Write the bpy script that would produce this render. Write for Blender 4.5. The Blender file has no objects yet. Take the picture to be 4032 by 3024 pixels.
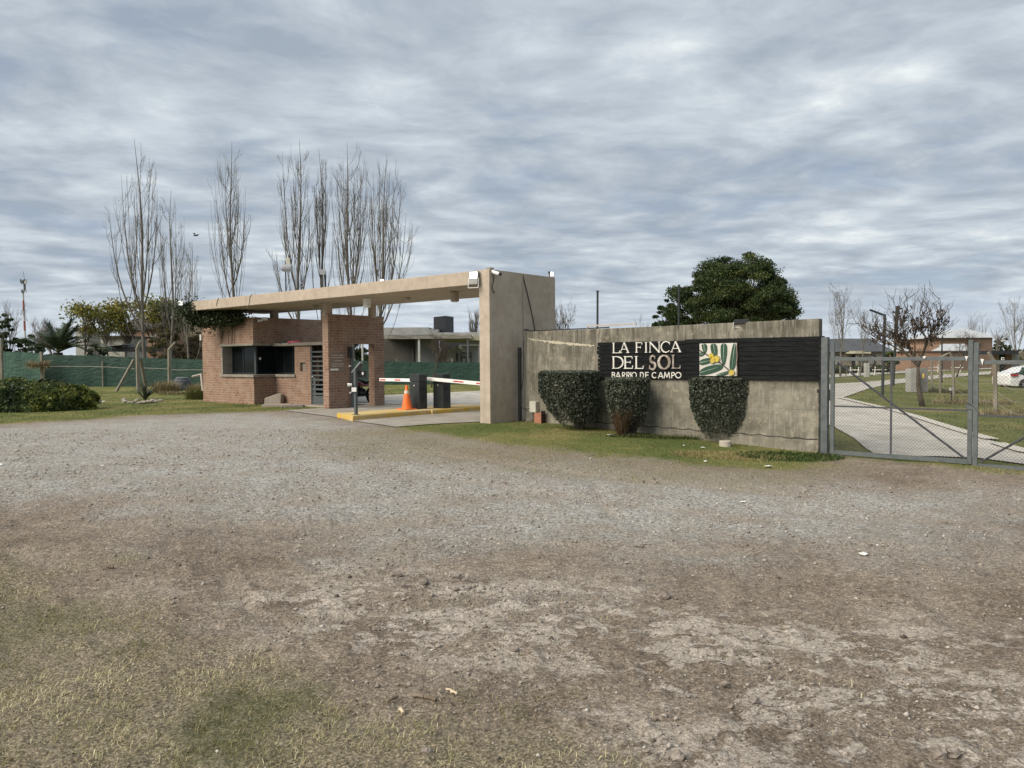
import bpy, math, random
import numpy as np
from mathutils import Vector, Matrix
from mathutils.geometry import delaunay_2d_cdt
random.seed(7)
RNG = np.random.default_rng(11)
R_ = math.radians
scn = bpy.context.scene
# ------------------------------------------------------------------ camera
F_PX = 3000.0; EYE = 1.7
PITCH = math.atan((1512 - 1412) / F_PX); ROLL = 0.007
fw = np.array([0, math.cos(PITCH), -math.sin(PITCH)]); _X = np.array([1., 0, 0]); _Z = np.cross(_X, fw)
RT = _X * math.cos(ROLL) - _Z * math.sin(ROLL); UP = _Z * math.cos(ROLL) + _X * math.sin(ROLL)
CAM = np.array([0, 0, EYE])
cd = bpy.data.cameras.new('camera'); cam = bpy.data.objects.new('camera', cd); scn.collection.objects.link(cam)
cd.sensor_width = 36; cd.lens = F_PX / 4032 * 36; cd.clip_end = 6000; cd.clip_start = .05
m = Matrix(((RT[0], UP[0], -fw[0], 0), (RT[1], UP[1], -fw[1], 0), (RT[2], UP[2], -fw[2], EYE), (0, 0, 0, 1)))
cam.matrix_world = m
scn.camera = cam
# ------------------------------------------------------------------ light
SUN_AZ = 238.0   # compass-like direction the light comes from, degrees clockwise from +Y
SUN_EL = 38.0
sd = bpy.data.lights.new('sun', 'SUN'); sd.energy = 3.2; sd.angle = R_(48); sd.color = (1, .89, .74)
so = bpy.data.objects.new('sun', sd); scn.collection.objects.link(so)
_az = R_(SUN_AZ); _el = R_(SUN_EL)
sdir = Vector((math.sin(_az) * math.cos(_el), math.cos(_az) * math.cos(_el), math.sin(_el)))
so.rotation_euler = sdir.to_track_quat('Z', 'Y').to_euler()
scn.view_settings.view_transform = 'Standard'; scn.view_settings.look = 'None'
scn.view_settings.exposure = 0.56; scn.view_settings.gamma = 1.0
scn.render.engine = 'CYCLES'
# ------------------------------------------------------------------ node helpers
def lk(nt, a, b): nt.links.new(a, b)
def nd(nt, t, **kw):
    n = nt.nodes.new(t)
    for k, val in kw.items():
        if k.startswith('i_'):
            key = k[2:]
            key = int(key) if key.isdigit() else key.replace('_', ' ')
            s = n.inputs[key]
            if hasattr(val, 'is_output'): lk(nt, val, s)
            else: s.default_value = val
        else: setattr(n, k, val)
    return n
def c4(c): return (c[0], c[1], c[2], 1)
def mixc(nt, f, a, b, mode='MIX'):
    n = nt.nodes.new('ShaderNodeMix'); n.data_type = 'RGBA'; n.blend_type = mode
    for s, val in ((n.inputs[0], f), (n.inputs[6], a), (n.inputs[7], b)):
        if hasattr(val, 'is_output'): lk(nt, val, s)
        else: s.default_value = val if isinstance(val, (int, float)) else c4(val)
    return n.outputs[2]
def mth(nt, op, a, b=0.0, cl=False):
    n = nt.nodes.new('ShaderNodeMath'); n.operation = op; n.use_clamp = cl
    for s, val in ((n.inputs[0], a), (n.inputs[1], b)):
        if hasattr(val, 'is_output'): lk(nt, val, s)
        else: s.default_value = val
    return n.outputs[0]
def ramp(nt, f, stops, interp='LINEAR'):
    n = nt.nodes.new('ShaderNodeValToRGB'); n.color_ramp.interpolation = interp
    e = n.color_ramp.elements
    while len(e) < len(stops): e.new(0.5)
    for el, (p, c) in zip(e, stops):
        el.position = p
        el.color = c4(c) if hasattr(c, '__len__') else (c, c, c, 1)
    lk(nt, f, n.inputs[0]); return n.outputs[0]
def noise(nt, vec, scale, detail=6, rough=.55, dist=0):
    n = nd(nt, 'ShaderNodeTexNoise'); n.inputs['Scale'].default_value = scale; n.inputs['Detail'].default_value = detail
    n.inputs['Roughness'].default_value = rough; n.inputs['Distortion'].default_value = dist
    if vec is not None: lk(nt, vec, n.inputs['Vector'])
    return n.outputs['Fac']
def mapping(nt, vec, scale=(1, 1, 1), rot=(0, 0, 0), loc=(0, 0, 0)):
    n = nd(nt, 'ShaderNodeMapping'); lk(nt, vec, n.inputs[0])
    n.inputs['Scale'].default_value = scale; n.inputs['Rotation'].default_value = rot; n.inputs['Location'].default_value = loc
    return n.outputs[0]
# ------------------------------------------------------------------ world: Nishita sky behind a broken layer of altocumulus
w = bpy.data.worlds.new('World'); scn.world = w; w.use_nodes = True
nt = w.node_tree; nt.nodes.clear()
tc = nd(nt, 'ShaderNodeTexCoord'); gen = tc.outputs['Generated']
sky = nd(nt, 'ShaderNodeTexSky', sky_type='NISHITA', sun_disc=False, sun_elevation=_el, sun_rotation=_az)
sky.air_density = 1; sky.dust_density = 1.0; sky.ozone_density = 2.5
skyc = mixc(nt, 1.0, sky.outputs[0], (.088, .086, .096), 'MULTIPLY')
sep = nd(nt, 'ShaderNodeSeparateXYZ'); lk(nt, gen, sep.inputs[0])
zz = mth(nt, 'MAXIMUM', mth(nt, 'ADD', sep.outputs[2], .10), .03)
px_ = mth(nt, 'DIVIDE', sep.outputs[0], zz); py_ = mth(nt, 'DIVIDE', sep.outputs[1], zz)
cmb = nd(nt, 'ShaderNodeCombineXYZ'); lk(nt, px_, cmb.inputs[0]); lk(nt, py_, cmb.inputs[1])
warp = nd(nt, 'ShaderNodeTexNoise', i_Scale=1.1, i_Detail=3.0, i_Vector=cmb.outputs[0]).outputs['Color']
cv = mapping(nt, mixc(nt, .45, cmb.outputs[0], warp, 'ADD'), rot=(0, 0, R_(-12)))
big = noise(nt, mapping(nt, cv, scale=(.62, .60, 1), loc=(3.1, .7, 0)), 1.0, 4, .5, .3)
mid = noise(nt, mapping(nt, cv, scale=(2.3, 2.2, 1), loc=(1.7, 9.3, 0)), 1.0, 9, .58, .1)
fine = noise(nt, mapping(nt, cv, scale=(6.0, 8.0, 1), loc=(.7, .3, 0)), 1.0, 7, .60, .1)
vpf = nd(nt, 'ShaderNodeTexVoronoi', feature='SMOOTH_F1'); lk(nt, mapping(nt, cv, scale=(3.6, 4.6, 1), loc=(.3, 2.1, 0)), vpf.inputs['Vector']); vpf.inputs['Scale'].default_value = 1.0; vpf.inputs['Smoothness'].default_value = .5
puff = mth(nt, 'SUBTRACT', .86, vpf.outputs['Distance'])
mixn = mth(nt, 'ADD', mth(nt, 'ADD', mth(nt, 'MULTIPLY', big, .38), mth(nt, 'MULTIPLY', mid, .30)), mth(nt, 'ADD', mth(nt, 'MULTIPLY', fine, .20), mth(nt, 'MULTIPLY', puff, .13)))
cloud = ramp(nt, mixn, [(.38, (.25, .293, .345)), (.45, (.318, .362, .412)), (.51, (.392, .438, .482)), (.565, (.485, .526, .553)), (.63, (.65, .68, .675))])
cov = ramp(nt, mth(nt, 'ADD', mth(nt, 'MULTIPLY', mid, .5), mth(nt, 'MULTIPLY', big, .5)), [(.34, 0.8), (.44, 1.0)])
col = mixc(nt, cov, skyc, cloud)
# thin bright slit of clearer air low over the horizon, broken in strips
lowm = ramp(nt, sep.outputs[2], [(0.0, 1.0), (.075, .0)])
strips = noise(nt, mapping(nt, gen, scale=(2.2, 2.2, 46), loc=(2.0, 1, 0)), 1.0, 4, .5)
sm = mth(nt, 'MULTIPLY', lowm, ramp(nt, strips, [(.44, 0.0), (.58, .85)]))
col = mixc(nt, sm, col, mixc(nt, .35, (.22, .32, .52), skyc))
hz = ramp(nt, sep.outputs[2], [(0.0, .8), (.09, 0.0)])
col = mixc(nt, hz, col, (.47, .515, .56))
bg = nd(nt, 'ShaderNodeBackground'); lk(nt, col, bg.inputs[0]); bg.inputs[1].default_value = 1.0
wo = nd(nt, 'ShaderNodeOutputWorld'); lk(nt, bg.outputs[0], wo.inputs[0])
# ------------------------------------------------------------------ materials
def newmat(name):
    mt = bpy.data.materials.new(name); mt.use_nodes = True; n = mt.node_tree
    return mt, n, n.nodes['Principled BSDF']
def addbump(n, bs, h, strength=.5, dist=.01):
    b = nd(n, 'ShaderNodeBump'); b.inputs['Strength'].default_value = strength; b.inputs['Distance'].default_value = dist
    lk(n, h, b.inputs['Height']); lk(n, b.outputs[0], bs.inputs['Normal'])
def mk(name, stops, scale=3, rough=.85, bump=0, bscale=60, stretch=(1, 1, 1), metal=0, detail=6, dist=0.0, bd=.01, spec=.3, speck=None, streak=None):
    mt, n, bs = newmat(name)
    tcn = nd(n, 'ShaderNodeTexCoord'); vec = tcn.outputs['Object']
    if stretch != (1, 1, 1): v2 = mapping(n, vec, scale=stretch)
    else: v2 = vec
    if not isinstance(stops[0], tuple) or not hasattr(stops[0][1], '__len__'): stops = [(0.35, tuple(stops)), (.65, tuple(min(1, x * 1.18) for x in stops))]
    f = noise(n, v2, scale, detail, .6, dist)
    c = ramp(n, f, stops)
    if speck:
        f2 = noise(n, vec, speck[0], 3, .7)
        c = mixc(n, ramp(n, f2, [(.42, 0.), (.62, speck[2])]), c, speck[1])
    if streak:
        f3 = noise(n, mapping(n, vec, scale=(5, 5, .35)), streak[0], 7, .65, .3)
        c = mixc(n, ramp(n, f3, [(.50, 0.), (.66, streak[2])]), c, streak[1])
    lk(n, c, bs.inputs['Base Color'])
    bs.inputs['Roughness'].default_value = rough; bs.inputs['Metallic'].default_value = metal
    bs.inputs['Specular IOR Level'].default_value = spec
    if bump: addbump(n, bs, noise(n, vec, bscale, 5, .6), bump, bd)
    return mt
def leafmat(name, cols, rough=.6, trans=.12):
    mt, n, bs = newmat(name)
    a = nd(n, 'ShaderNodeAttribute', attribute_name='tint')
    k = len(cols)
    c = ramp(n, a.outputs['Fac'], [(i / (k - 1), cc) for i, cc in enumerate(cols)])
    lk(n, c, bs.inputs['Base Color']); bs.inputs['Roughness'].default_value = rough
    bs.inputs['Specular IOR Level'].default_value = .25
    tr = nd(n, 'ShaderNodeBsdfTranslucent'); lk(n, c, tr.inputs[0])
    ms = nd(n, 'ShaderNodeMixShader'); ms.inputs[0].default_value = trans
    lk(n, bs.outputs[0], ms.inputs[1]); lk(n, tr.outputs[0], ms.inputs[2])
    lk(n, ms.outputs[0], n.nodes['Material Output'].inputs[0])
    return mt
def emis(name, col, s):
    mt, n, bs = newmat(name); bs.inputs['Base Color'].default_value = c4(col)
    bs.inputs['Emission Color'].default_value = c4(col); bs.inputs['Emission Strength'].default_value = s
    return mt
# building frame: u runs along the portal beam, v goes in through the portal
aA = R_(49.9)
UX = np.array([-math.sin(aA), math.cos(aA), 0.]); VX = np.array([math.cos(aA), math.sin(aA), 0.])
def ray(px, py): return fw * F_PX + RT * (px - 2016) + UP * (1512 - py)
def gp0(px, py, z=0.):
    d = ray(px, py); return CAM + d * (z - EYE) / d[2]
O0 = gp0(1931, 1668)
def L(u, v, z=0.): p = O0 + UX * u + VX * v; return np.array([p[0], p[1], z])
def uvw(p): d = np.asarray(p) - O0; return float(d.dot(UX)), float(d.dot(VX))
def onv(px, py, vv):
    d = ray(px, py); t = (vv - (CAM - O0).dot(VX)) / d.dot(VX); p = CAM + d * t; return float((p - O0).dot(UX)), float(p[2])
def onu(px, py, uu):
    d = ray(px, py); t = (uu - (CAM - O0).dot(UX)) / d.dot(UX); p = CAM + d * t; return float((p - O0).dot(VX)), float(p[2])
def at(px, py, Y):
    d = ray(px, py); return CAM + d * Y / d[1]
def proj(P):
    d = np.asarray(P) - CAM; k = d @ fw; k = np.where(k < .05, .05, k)
    return 2016 + F_PX * (d @ RT) / k, 1512 - F_PX * (d @ UP) / k
def sstep(x, a, b):
    t = np.clip((x - a) / (b - a), 0, 1); return t * t * (3 - 2 * t)
_perm = RNG.random((256, 256))
def vnoise(x, y):
    xi = np.floor(x).astype(int); yi = np.floor(y).astype(int); fx = x - xi; fy = y - yi
    fx = fx * fx * (3 - 2 * fx); fy = fy * fy * (3 - 2 * fy)
    g = lambda i, j: _perm[i % 256, j % 256]
    return (g(xi, yi) * (1 - fx) + g(xi + 1, yi) * fx) * (1 - fy) + (g(xi, yi + 1) * (1 - fx) + g(xi + 1, yi + 1) * fx) * fy
def fbm(x, y, o=4, gain=.5):
    s = 0; a = 1; t = 0
    for k in range(o): s = s + a * vnoise(x * 2 ** k + 17.3 * k, y * 2 ** k + 5.1 * k); t += a; a *= gain
    return s / t
def terr(x, y):
    x = np.asarray(x, float); y = np.asarray(y, float)
    u = (x - O0[0]) * UX[0] + (y - O0[1]) * UX[1]
    z = -.31 * sstep(-u, 0, 10)
    near = 1 - sstep(y, 13, 17)
    z = z + near * ((fbm(x * .5 + 40, y * .5 + 40, 2) - .5) * .10 + (fbm(x * 2.2, y * 2.2, 3) - .5) * .035)
    return z
def gz(x, y): return float(terr(x, y))
def gp(px, py, dz=0.):
    z = 0.
    for _ in range(12):
        p = gp0(px, py, z + dz); z = .5 * z + .5 * gz(p[0], p[1])
    p[2] = gz(p[0], p[1]) + dz; return p
# ------------------------------------------------------------------ mesh helpers
COL = scn.collection
class MB:
    def __init__(s): s.v = []; s.f = []; s.n = 0; s.tint = None
    def add(s, vs, fs):
        s.v.extend([tuple(map(float, p)) for p in vs]); s.f.extend([tuple(i + s.n for i in f) for f in fs]); s.n = len(s.v); return s
    def box8(s, P): return s.add(P, [(0, 3, 2, 1), (4, 5, 6, 7), (0, 1, 5, 4), (1, 2, 6, 5), (2, 3, 7, 6), (3, 0, 4, 7)])
    def box(s, a, b):      # axis aligned in world
        x0, y0, z0 = a; x1, y1, z1 = b
        return s.box8([(x0, y0, z0), (x1, y0, z0), (x1, y1, z0), (x0, y1, z0), (x0, y0, z1), (x1, y0, z1), (x1, y1, z1), (x0, y1, z1)])
    def lbox(s, u0, u1, v0, v1, z0, z1):   # in the building frame
        return s.box8([L(u0, v0, z0), L(u0, v1, z0), L(u1, v1, z0), L(u1, v0, z0), L(u0, v0, z1), L(u0, v1, z1), L(u1, v1, z1), L(u1, v0, z1)])
    def obox(s, c, rz, dx, dy, z0, z1):    # centred on c, turned by rz
        ca, sa = math.cos(rz), math.sin(rz); P = []
        for z in (z0, z1):
            for a, b in ((-1, -1), (1, -1), (1, 1), (-1, 1)):
                x = a * dx / 2; y = b * dy / 2; P.append((c[0] + x * ca - y * sa, c[1] + x * sa + y * ca, z))
        return s.box8(P)
    def prism(s, pts, d):   # planar polygon swept along d
        k = len(pts); P = [np.asarray(p, float) for p in pts] + [np.asarray(p, float) + np.asarray(d, float) for p in pts]
        return s.add(P, [tuple(range(k))[::-1], tuple(range(k, 2 * k))] + [(i, (i + 1) % k, k + (i + 1) % k, k + i) for i in range(k)])
    def tube(s, path, r, n=6, cap=True):
        path = [Vector(p) for p in path]; k = len(path)
        rs = r if hasattr(r, '__len__') else [r] * k
        base = s.n; vs = []; fs = []; prev = None
        for i, p in enumerate(path):
            t = (path[min(i + 1, k - 1)] - path[max(i - 1, 0)])
            t = t.normalized() if t.length > 1e-9 else Vector((0, 0, 1))
            if prev is None:
                a = Vector((0, 0, 1)) if abs(t.z) < .9 else Vector((1, 0, 0)); nx = t.cross(a).normalized()
            else:
                nx = prev - t * prev.dot(t); nx = nx.normalized() if nx.length > 1e-6 else t.orthogonal().normalized()
            prev = nx; ny = t.cross(nx)
            for j in range(n):
                an = 2 * math.pi * j / n; q = p + (nx * math.cos(an) + ny * math.sin(an)) * rs[i]; vs.append((q.x, q.y, q.z))
        for i in range(k - 1):
            for j in range(n):
                a = i * n + j; b = i * n + (j + 1) % n; fs.append((a, b, b + n, a + n))
        if cap and n > 2: fs.append(tuple(range(n))[::-1]); fs.append(tuple(range((k - 1) * n, k * n)))
        return s.add(vs, fs)
    def lathe(s, c, prof, n=20, axis=(0, 0, 1)):   # prof: (radius, height) up the axis from c
        ax = Vector(axis).normalized(); a = ax.orthogonal().normalized(); b = ax.cross(a); c = Vector(c)
        vs = []; fs = []; k = len(prof)
        for r, h in prof:
            for j in range(n):
                an = 2 * math.pi * j / n; vs.append(tuple(c + ax * h + (a * math.cos(an) + b * math.sin(an)) * r))
        for i in range(k - 1):
            for j in range(n): A = i * n + j; B = i * n + (j + 1) % n; fs.append((A, B, B + n, A + n))
        fs.append(tuple(range(n))[::-1]); fs.append(tuple(range((k - 1) * n, k * n)))
        return s.add(vs, fs)
    def blob(s, c, r, seed=0, n=7, m_=5, rough=.25, flat=0.0):   # lumpy closed stone
        rg = random.Random(seed); vs = []; fs = []
        c = np.asarray(c, float); r = np.asarray(r, float) * np.ones(3)
        vs.append(c + (0, 0, -r[2]))
        for i in range(1, m_):
            th = math.pi * i / m_
            for j in range(n):
                an = 2 * math.pi * (j + .5 * (i % 2)) / n; k = 1 + rough * (rg.random() - .5) * 2
                vs.append(c + np.array([math.sin(th) * math.cos(an) * r[0] * k, math.sin(th) * math.sin(an) * r[1] * k, -math.cos(th) * r[2] * k]))
        vs.append(c + (0, 0, r[2] * (1 + rough * (rg.random() - .5))))
        for j in range(n): fs.append((0, 1 + (j + 1) % n, 1 + j))
        for i in range(m_ - 2):
            for j in range(n): a = 1 + i * n + j; b = 1 + i * n + (j + 1) % n; fs.append((a, b, b + n, a + n))
        t = len(vs) - 1; o = 1 + (m_ - 2) * n
        for j in range(n): fs.append((o + j, o + (j + 1) % n, t))
        return s.add(vs, fs)
    def build(s, name, mat, parent=None, smooth=False, bevel=0):
        me = bpy.data.meshes.new(name); V = np.array(s.v, dtype=float) if s.v else np.zeros((0, 3))
        off = root_off(parent); V = V - off
        me.from_pydata(V.tolist(), [], s.f); me.materials.append(mat)
        if smooth: me.polygons.foreach_set('use_smooth', [True] * len(me.polygons))
        me.update(); o = bpy.data.objects.new(name, me); COL.objects.link(o)
        if parent: o.parent = parent
        if bevel:
            b = o.modifiers.new('bevel', 'BEVEL'); b.width = bevel; b.segments = 2; b.limit_method = 'ANGLE'
        return o
def root_off(p):
    off = np.zeros(3)
    while p is not None: off += np.array(p.location); p = p.parent
    return off
def rawmesh(name, V, Fq, mat, parent=None, tint=None, smooth=False):
    """numpy mesh: V (n,3), Fq (m,k) all faces with k corners; tint per face"""
    V = V - root_off(parent)
    me = bpy.data.meshes.new(name); nf, k = Fq.shape
    me.vertices.add(len(V)); me.vertices.foreach_set('co', V.astype(np.float32).ravel())
    me.loops.add(nf * k); me.loops.foreach_set('vertex_index', Fq.astype(np.int32).ravel())
    me.polygons.add(nf); me.polygons.foreach_set('loop_start', np.arange(0, nf * k, k, dtype=np.int32))
    me.update(calc_edges=True)
    if tint is not None:
        a = me.attributes.new('tint', 'FLOAT', 'FACE'); a.data.foreach_set('value', tint.astype(np.float32))
    if smooth: me.polygons.foreach_set('use_smooth', [True] * nf)
    me.materials.append(mat); me.validate()
    o = bpy.data.objects.new(name, me); COL.objects.link(o)
    if parent: o.parent = parent
    return o
def tag(o, label=None, cat=None, group=None, kind=None):
    if label: o['label'] = label
    if cat: o['category'] = cat
    if group: o['group'] = group
    if kind: o['kind'] = kind
    return o
def thing(name, label, cat, loc, group=None):
    o = bpy.data.objects.new(name, None); COL.objects.link(o); o.location = tuple(float(x) for x in loc)
    o.empty_display_size = .2
    return tag(o, label, cat, group)
def copy_tree(o, parent=None):
    c = o.copy(); COL.objects.link(c); c.parent = parent
    for ch in o.children: copy_tree(ch, c)
    return c
def leaves(P, size, nrm=None, up=.0, aspect=1.6, quad=False, rg=RNG):
    """batch of leaf faces at points P; returns V, F"""
    n = len(P); d = rg.normal(size=(n, 3)); d /= np.linalg.norm(d, axis=1)[:, None]
    if nrm is not None: d = d * .8 + nrm; d /= np.linalg.norm(d, axis=1)[:, None]
    a = rg.normal(size=(n, 3)); a[:, 2] += up; a -= d * (a * d).sum(1)[:, None]; a /= np.linalg.norm(a, axis=1)[:, None] + 1e-9
    b = np.cross(d, a); s = (size * (0.65 + .7 * rg.random(n)))[:, None]
    if quad:
        V = np.stack([P - a * s * aspect * .5, P + b * s * .5, P + a * s * aspect * .5, P - b * s * .5], 1).reshape(-1, 3)
        return V, np.arange(4 * n).reshape(n, 4)
    V = np.stack([P - a * s * aspect * .5 - b * s * .35, P - a * s * aspect * .5 + b * s * .35, P + a * s * aspect * .6], 1).reshape(-1, 3)
    return V, np.arange(3 * n).reshape(n, 3)
def sdf(poly, X, Y):
    """signed distance, negative inside"""
    P = np.array([np.asarray(q, float)[:2] for q in poly]); d = np.full(X.shape, 1e9); inside = np.zeros(X.shape, bool); n = len(P)
    for i in range(n):
        a = P[i]; b = P[(i + 1) % n]; e = b - a; wx = X - a[0]; wy = Y - a[1]
        t = np.clip((wx * e[0] + wy * e[1]) / (e @ e + 1e-12), 0, 1)
        d = np.minimum(d, np.hypot(wx - e[0] * t, wy - e[1] * t))
        c = ((a[1] <= Y) & (b[1] > Y)) | ((b[1] <= Y) & (a[1] > Y))
        xs = a[0] + (Y - a[1]) / (b[1] - a[1] + 1e-12) * (b[0] - a[0])
        inside ^= c & (X < xs)
    return np.where(inside, -d, d)
def pxpoly(pts, s=4032 / 2212): return [gp(x * s, y * s)[:2] for x, y in pts]
def sheet(name, poly, dz, mat, step=.6, thick=0, label=None, kind='structure'):
    poly = [np.array(p[:2], float) for p in poly]; pts = []; n = len(poly)
    for i in range(n):
        a, b = poly[i], poly[(i + 1) % n]; k = max(1, int(np.linalg.norm(b - a) / step))
        for j in range(k): pts.append(a + (b - a) * j / k)
    nb = len(pts); P = np.array(pts); edges = [(i, (i + 1) % nb) for i in range(nb)]
    xs = np.arange(P[:, 0].min(), P[:, 0].max(), step); ys = np.arange(P[:, 1].min(), P[:, 1].max(), step)
    X, Y = np.meshgrid(xs, ys); s_ = sdf(poly, X, Y); k = s_ < -step * .45
    allp = [Vector((float(p[0]), float(p[1]))) for p in pts] + [Vector((float(a), float(b))) for a, b in zip(X[k], Y[k])]
    r = delaunay_2d_cdt(allp, edges, [list(range(nb))], 1, 1e-5)
    vs = [(p.x, p.y) for p in r[0]]; A = np.array(vs); z = terr(A[:, 0], A[:, 1]) + dz
    mb = MB(); mb.add([(a[0], a[1], zz_) for a, zz_ in zip(vs, z)], r[2])
    o = mb.build(name, mat)
    me = o.data
    if len(me.polygons) and me.polygons[0].normal.z < 0: me.flip_normals()
    if kind: o['kind'] = kind
    return o
# ------------------------------------------------------------------ the ground
YARD = pxpoly([(-700, 940), (0, 917), (330, 897), (500, 891), (640, 886), (700, 884), (760, 890), (885, 930), (1000, 948), (1300, 985), (1600, 1008), (1700, 1014), (1780, 1006), (1825, 990), (2112, 1012), (2600, 1062)])
YARD = YARD + [np.array((60., 6.)), np.array((60., -60.)), np.array((-60., -60.)), np.array((-60., 20.))]
GRAV = pxpoly([(-500, 925), (0, 922), (330, 902), (650, 890), (780, 924), (900, 950), (1050, 985), (1400, 1010), (1720, 1050), (2250, 1070), (2250, 1120), (1750, 1190), (1400, 1215), (1000, 1190), (700, 1150), (450, 1120), (200, 1080), (0, 1060), (-500, 1070)])
DRY = pxpoly([(-700, 1160), (0, 1175), (200, 1250), (420, 1350), (650, 1440), (850, 1480), (1000, 1490), (1150, 1540), (1290, 1659), (1330, 2300), (-700, 2300)])
PALE = pxpoly([(330, 1270), (900, 1225), (1500, 1290), (2000, 1330), (2600, 1500), (2600, 1800), (1420, 1800), (1150, 1500), (520, 1400)])
ISLE = pxpoly([(640, 930), (900, 925), (1300, 975), (1650, 1000), (1850, 985), (1880, 1010), (1700, 1060), (1350, 1050), (1000, 1010), (700, 985)])
def masks(X, Y):
    wob = (fbm(X * 1.1, Y * 1.1, 4) - .5); wf = (fbm(X * 5, Y * 5, 3) - .5)
    sy = sdf(YARD, X, Y)
    lawn = sstep(sy + wob * 1.1 + wf * .5, -.35, .35)
    gr = 1 - sstep(sdf(GRAV, X, Y) + wob * 3.0 + wf * 1.2, -1.6, 1.6)
    dr = 1 - sstep(sdf(DRY, X, Y) + wob * 1.6 + wf * 1.0, -.7, .5)
    isl = (1 - sstep(sdf(ISLE, X, Y) + wob * 1.6, -.9, .6)) * .8
    pa = 1 - sstep(sdf(PALE, X, Y) + wob * 1.5, -.8, .8)
    g0 = gp(532 * 1.8228, 1560 * 1.8228); gspot = 1 - sstep(np.hypot((X - g0[0]), (Y - g0[1]) * .8) + wf * .5, .12, .55)
    g1 = gp(60, 2480); gspot2 = (1 - sstep(np.hypot(X - g1[0], Y - g1[1]) + wf * .5, .1, .9)) * .5
    return lawn, gr, np.maximum(dr, isl), pa * (1 - dr), np.maximum(gspot, gspot2)
def build_ground():
    an = np.concatenate([np.arange(-180, -50, 5.), np.arange(-50, 50, .23), np.arange(50, 180, 5.)])
    rr = [.3]
    while rr[-1] < 3500:
        r = rr[-1]; rr.append(r * (1.05 if r < 1.5 else 1.0085 if r < 15 else 1.016 if r < 75 else 1.09))
    rr = np.array(rr); A, Rr = np.meshgrid(np.radians(an), rr)
    X = (Rr * np.sin(A)).ravel(); Y = (Rr * np.cos(A)).ravel(); Z = terr(X, Y)
    lawn, gr, dr, pa, gs = masks(X, Y)
    nearf = 1 - sstep(Y, 9, 16)
    Z = Z + (fbm(X * 13, Y * 13, 3) - .5) * .030 * nearf * (1 - .5 * lawn)
    # clods and ruts in the dirt
    Z = Z + np.clip(fbm(X * 7 + 9, Y * 7, 4) - .56, 0, 1) * .10 * nearf * (1 - lawn) * (1 - gr * .7)
    trk = np.zeros_like(X)
    for (a, b, wd) in TRACKS:
        dx, dy = b[0] - a[0], b[1] - a[1]; ln = math.hypot(dx, dy); t = ((X - a[0]) * dx + (Y - a[1]) * dy) / ln ** 2
        off = ((X - a[0]) * -dy + (Y - a[1]) * dx) / ln + .12 * np.sin(t * 3.1)
        inn = np.exp(-(off / wd) ** 2) * sstep(t, -.02, .1) * (1 - sstep(t, .85, 1.02))
        trk = np.maximum(trk, inn); Z = Z - .026 * inn + .006 * inn * np.sin(t * ln * 2 * math.pi / .055)
    nr, nc = Rr.shape; V = np.stack([X, Y, Z], 1)
    i = np.arange(nr - 1)[:, None] * nc; j = np.arange(nc)[None, :]; j2 = (j + 1) % nc
    Fq = np.stack([i + j, i + j2, i + nc + j2, i + nc + j], -1).reshape(-1, 4)[:, ::-1]
    me = bpy.data.meshes.new('ground'); me.vertices.add(len(V) + 1)
    V = np.vstack([V, [0, 0, gz(0, 0)]]); me.vertices.foreach_set('co', V.astype(np.float32).ravel())
    nf = len(Fq); tri = np.array([(len(V) - 1, (k + 1) % nc, k) for k in range(nc)])
    me.loops.add(nf * 4 + len(tri) * 3); me.loops.foreach_set('vertex_index', np.concatenate([Fq.ravel(), tri.ravel()]).astype(np.int32))
    me.polygons.add(nf + len(tri)); me.polygons.foreach_set('loop_start', np.concatenate([np.arange(0, nf * 4, 4), nf * 4 + np.arange(0, len(tri) * 3, 3)]).astype(np.int32))
    me.update(calc_edges=True)
    if me.polygons[nf // 2].normal.z < 0: me.flip_normals()
    for nm, a in (('lawn', lawn), ('gravelly', gr), ('dry', dr), ('pale', pa), ('spot', gs), ('track', trk)):
        at_ = me.attributes.new(nm, 'FLOAT', 'POINT'); at_.data.foreach_set('value', np.append(a, 0).astype(np.float32))
    me.polygons.foreach_set('use_smooth', [True] * len(me.polygons))
    me.materials.append(ground_mat()); me.validate()
    o = bpy.data.objects.new('ground', me); COL.objects.link(o); o['kind'] = 'structure'
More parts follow.
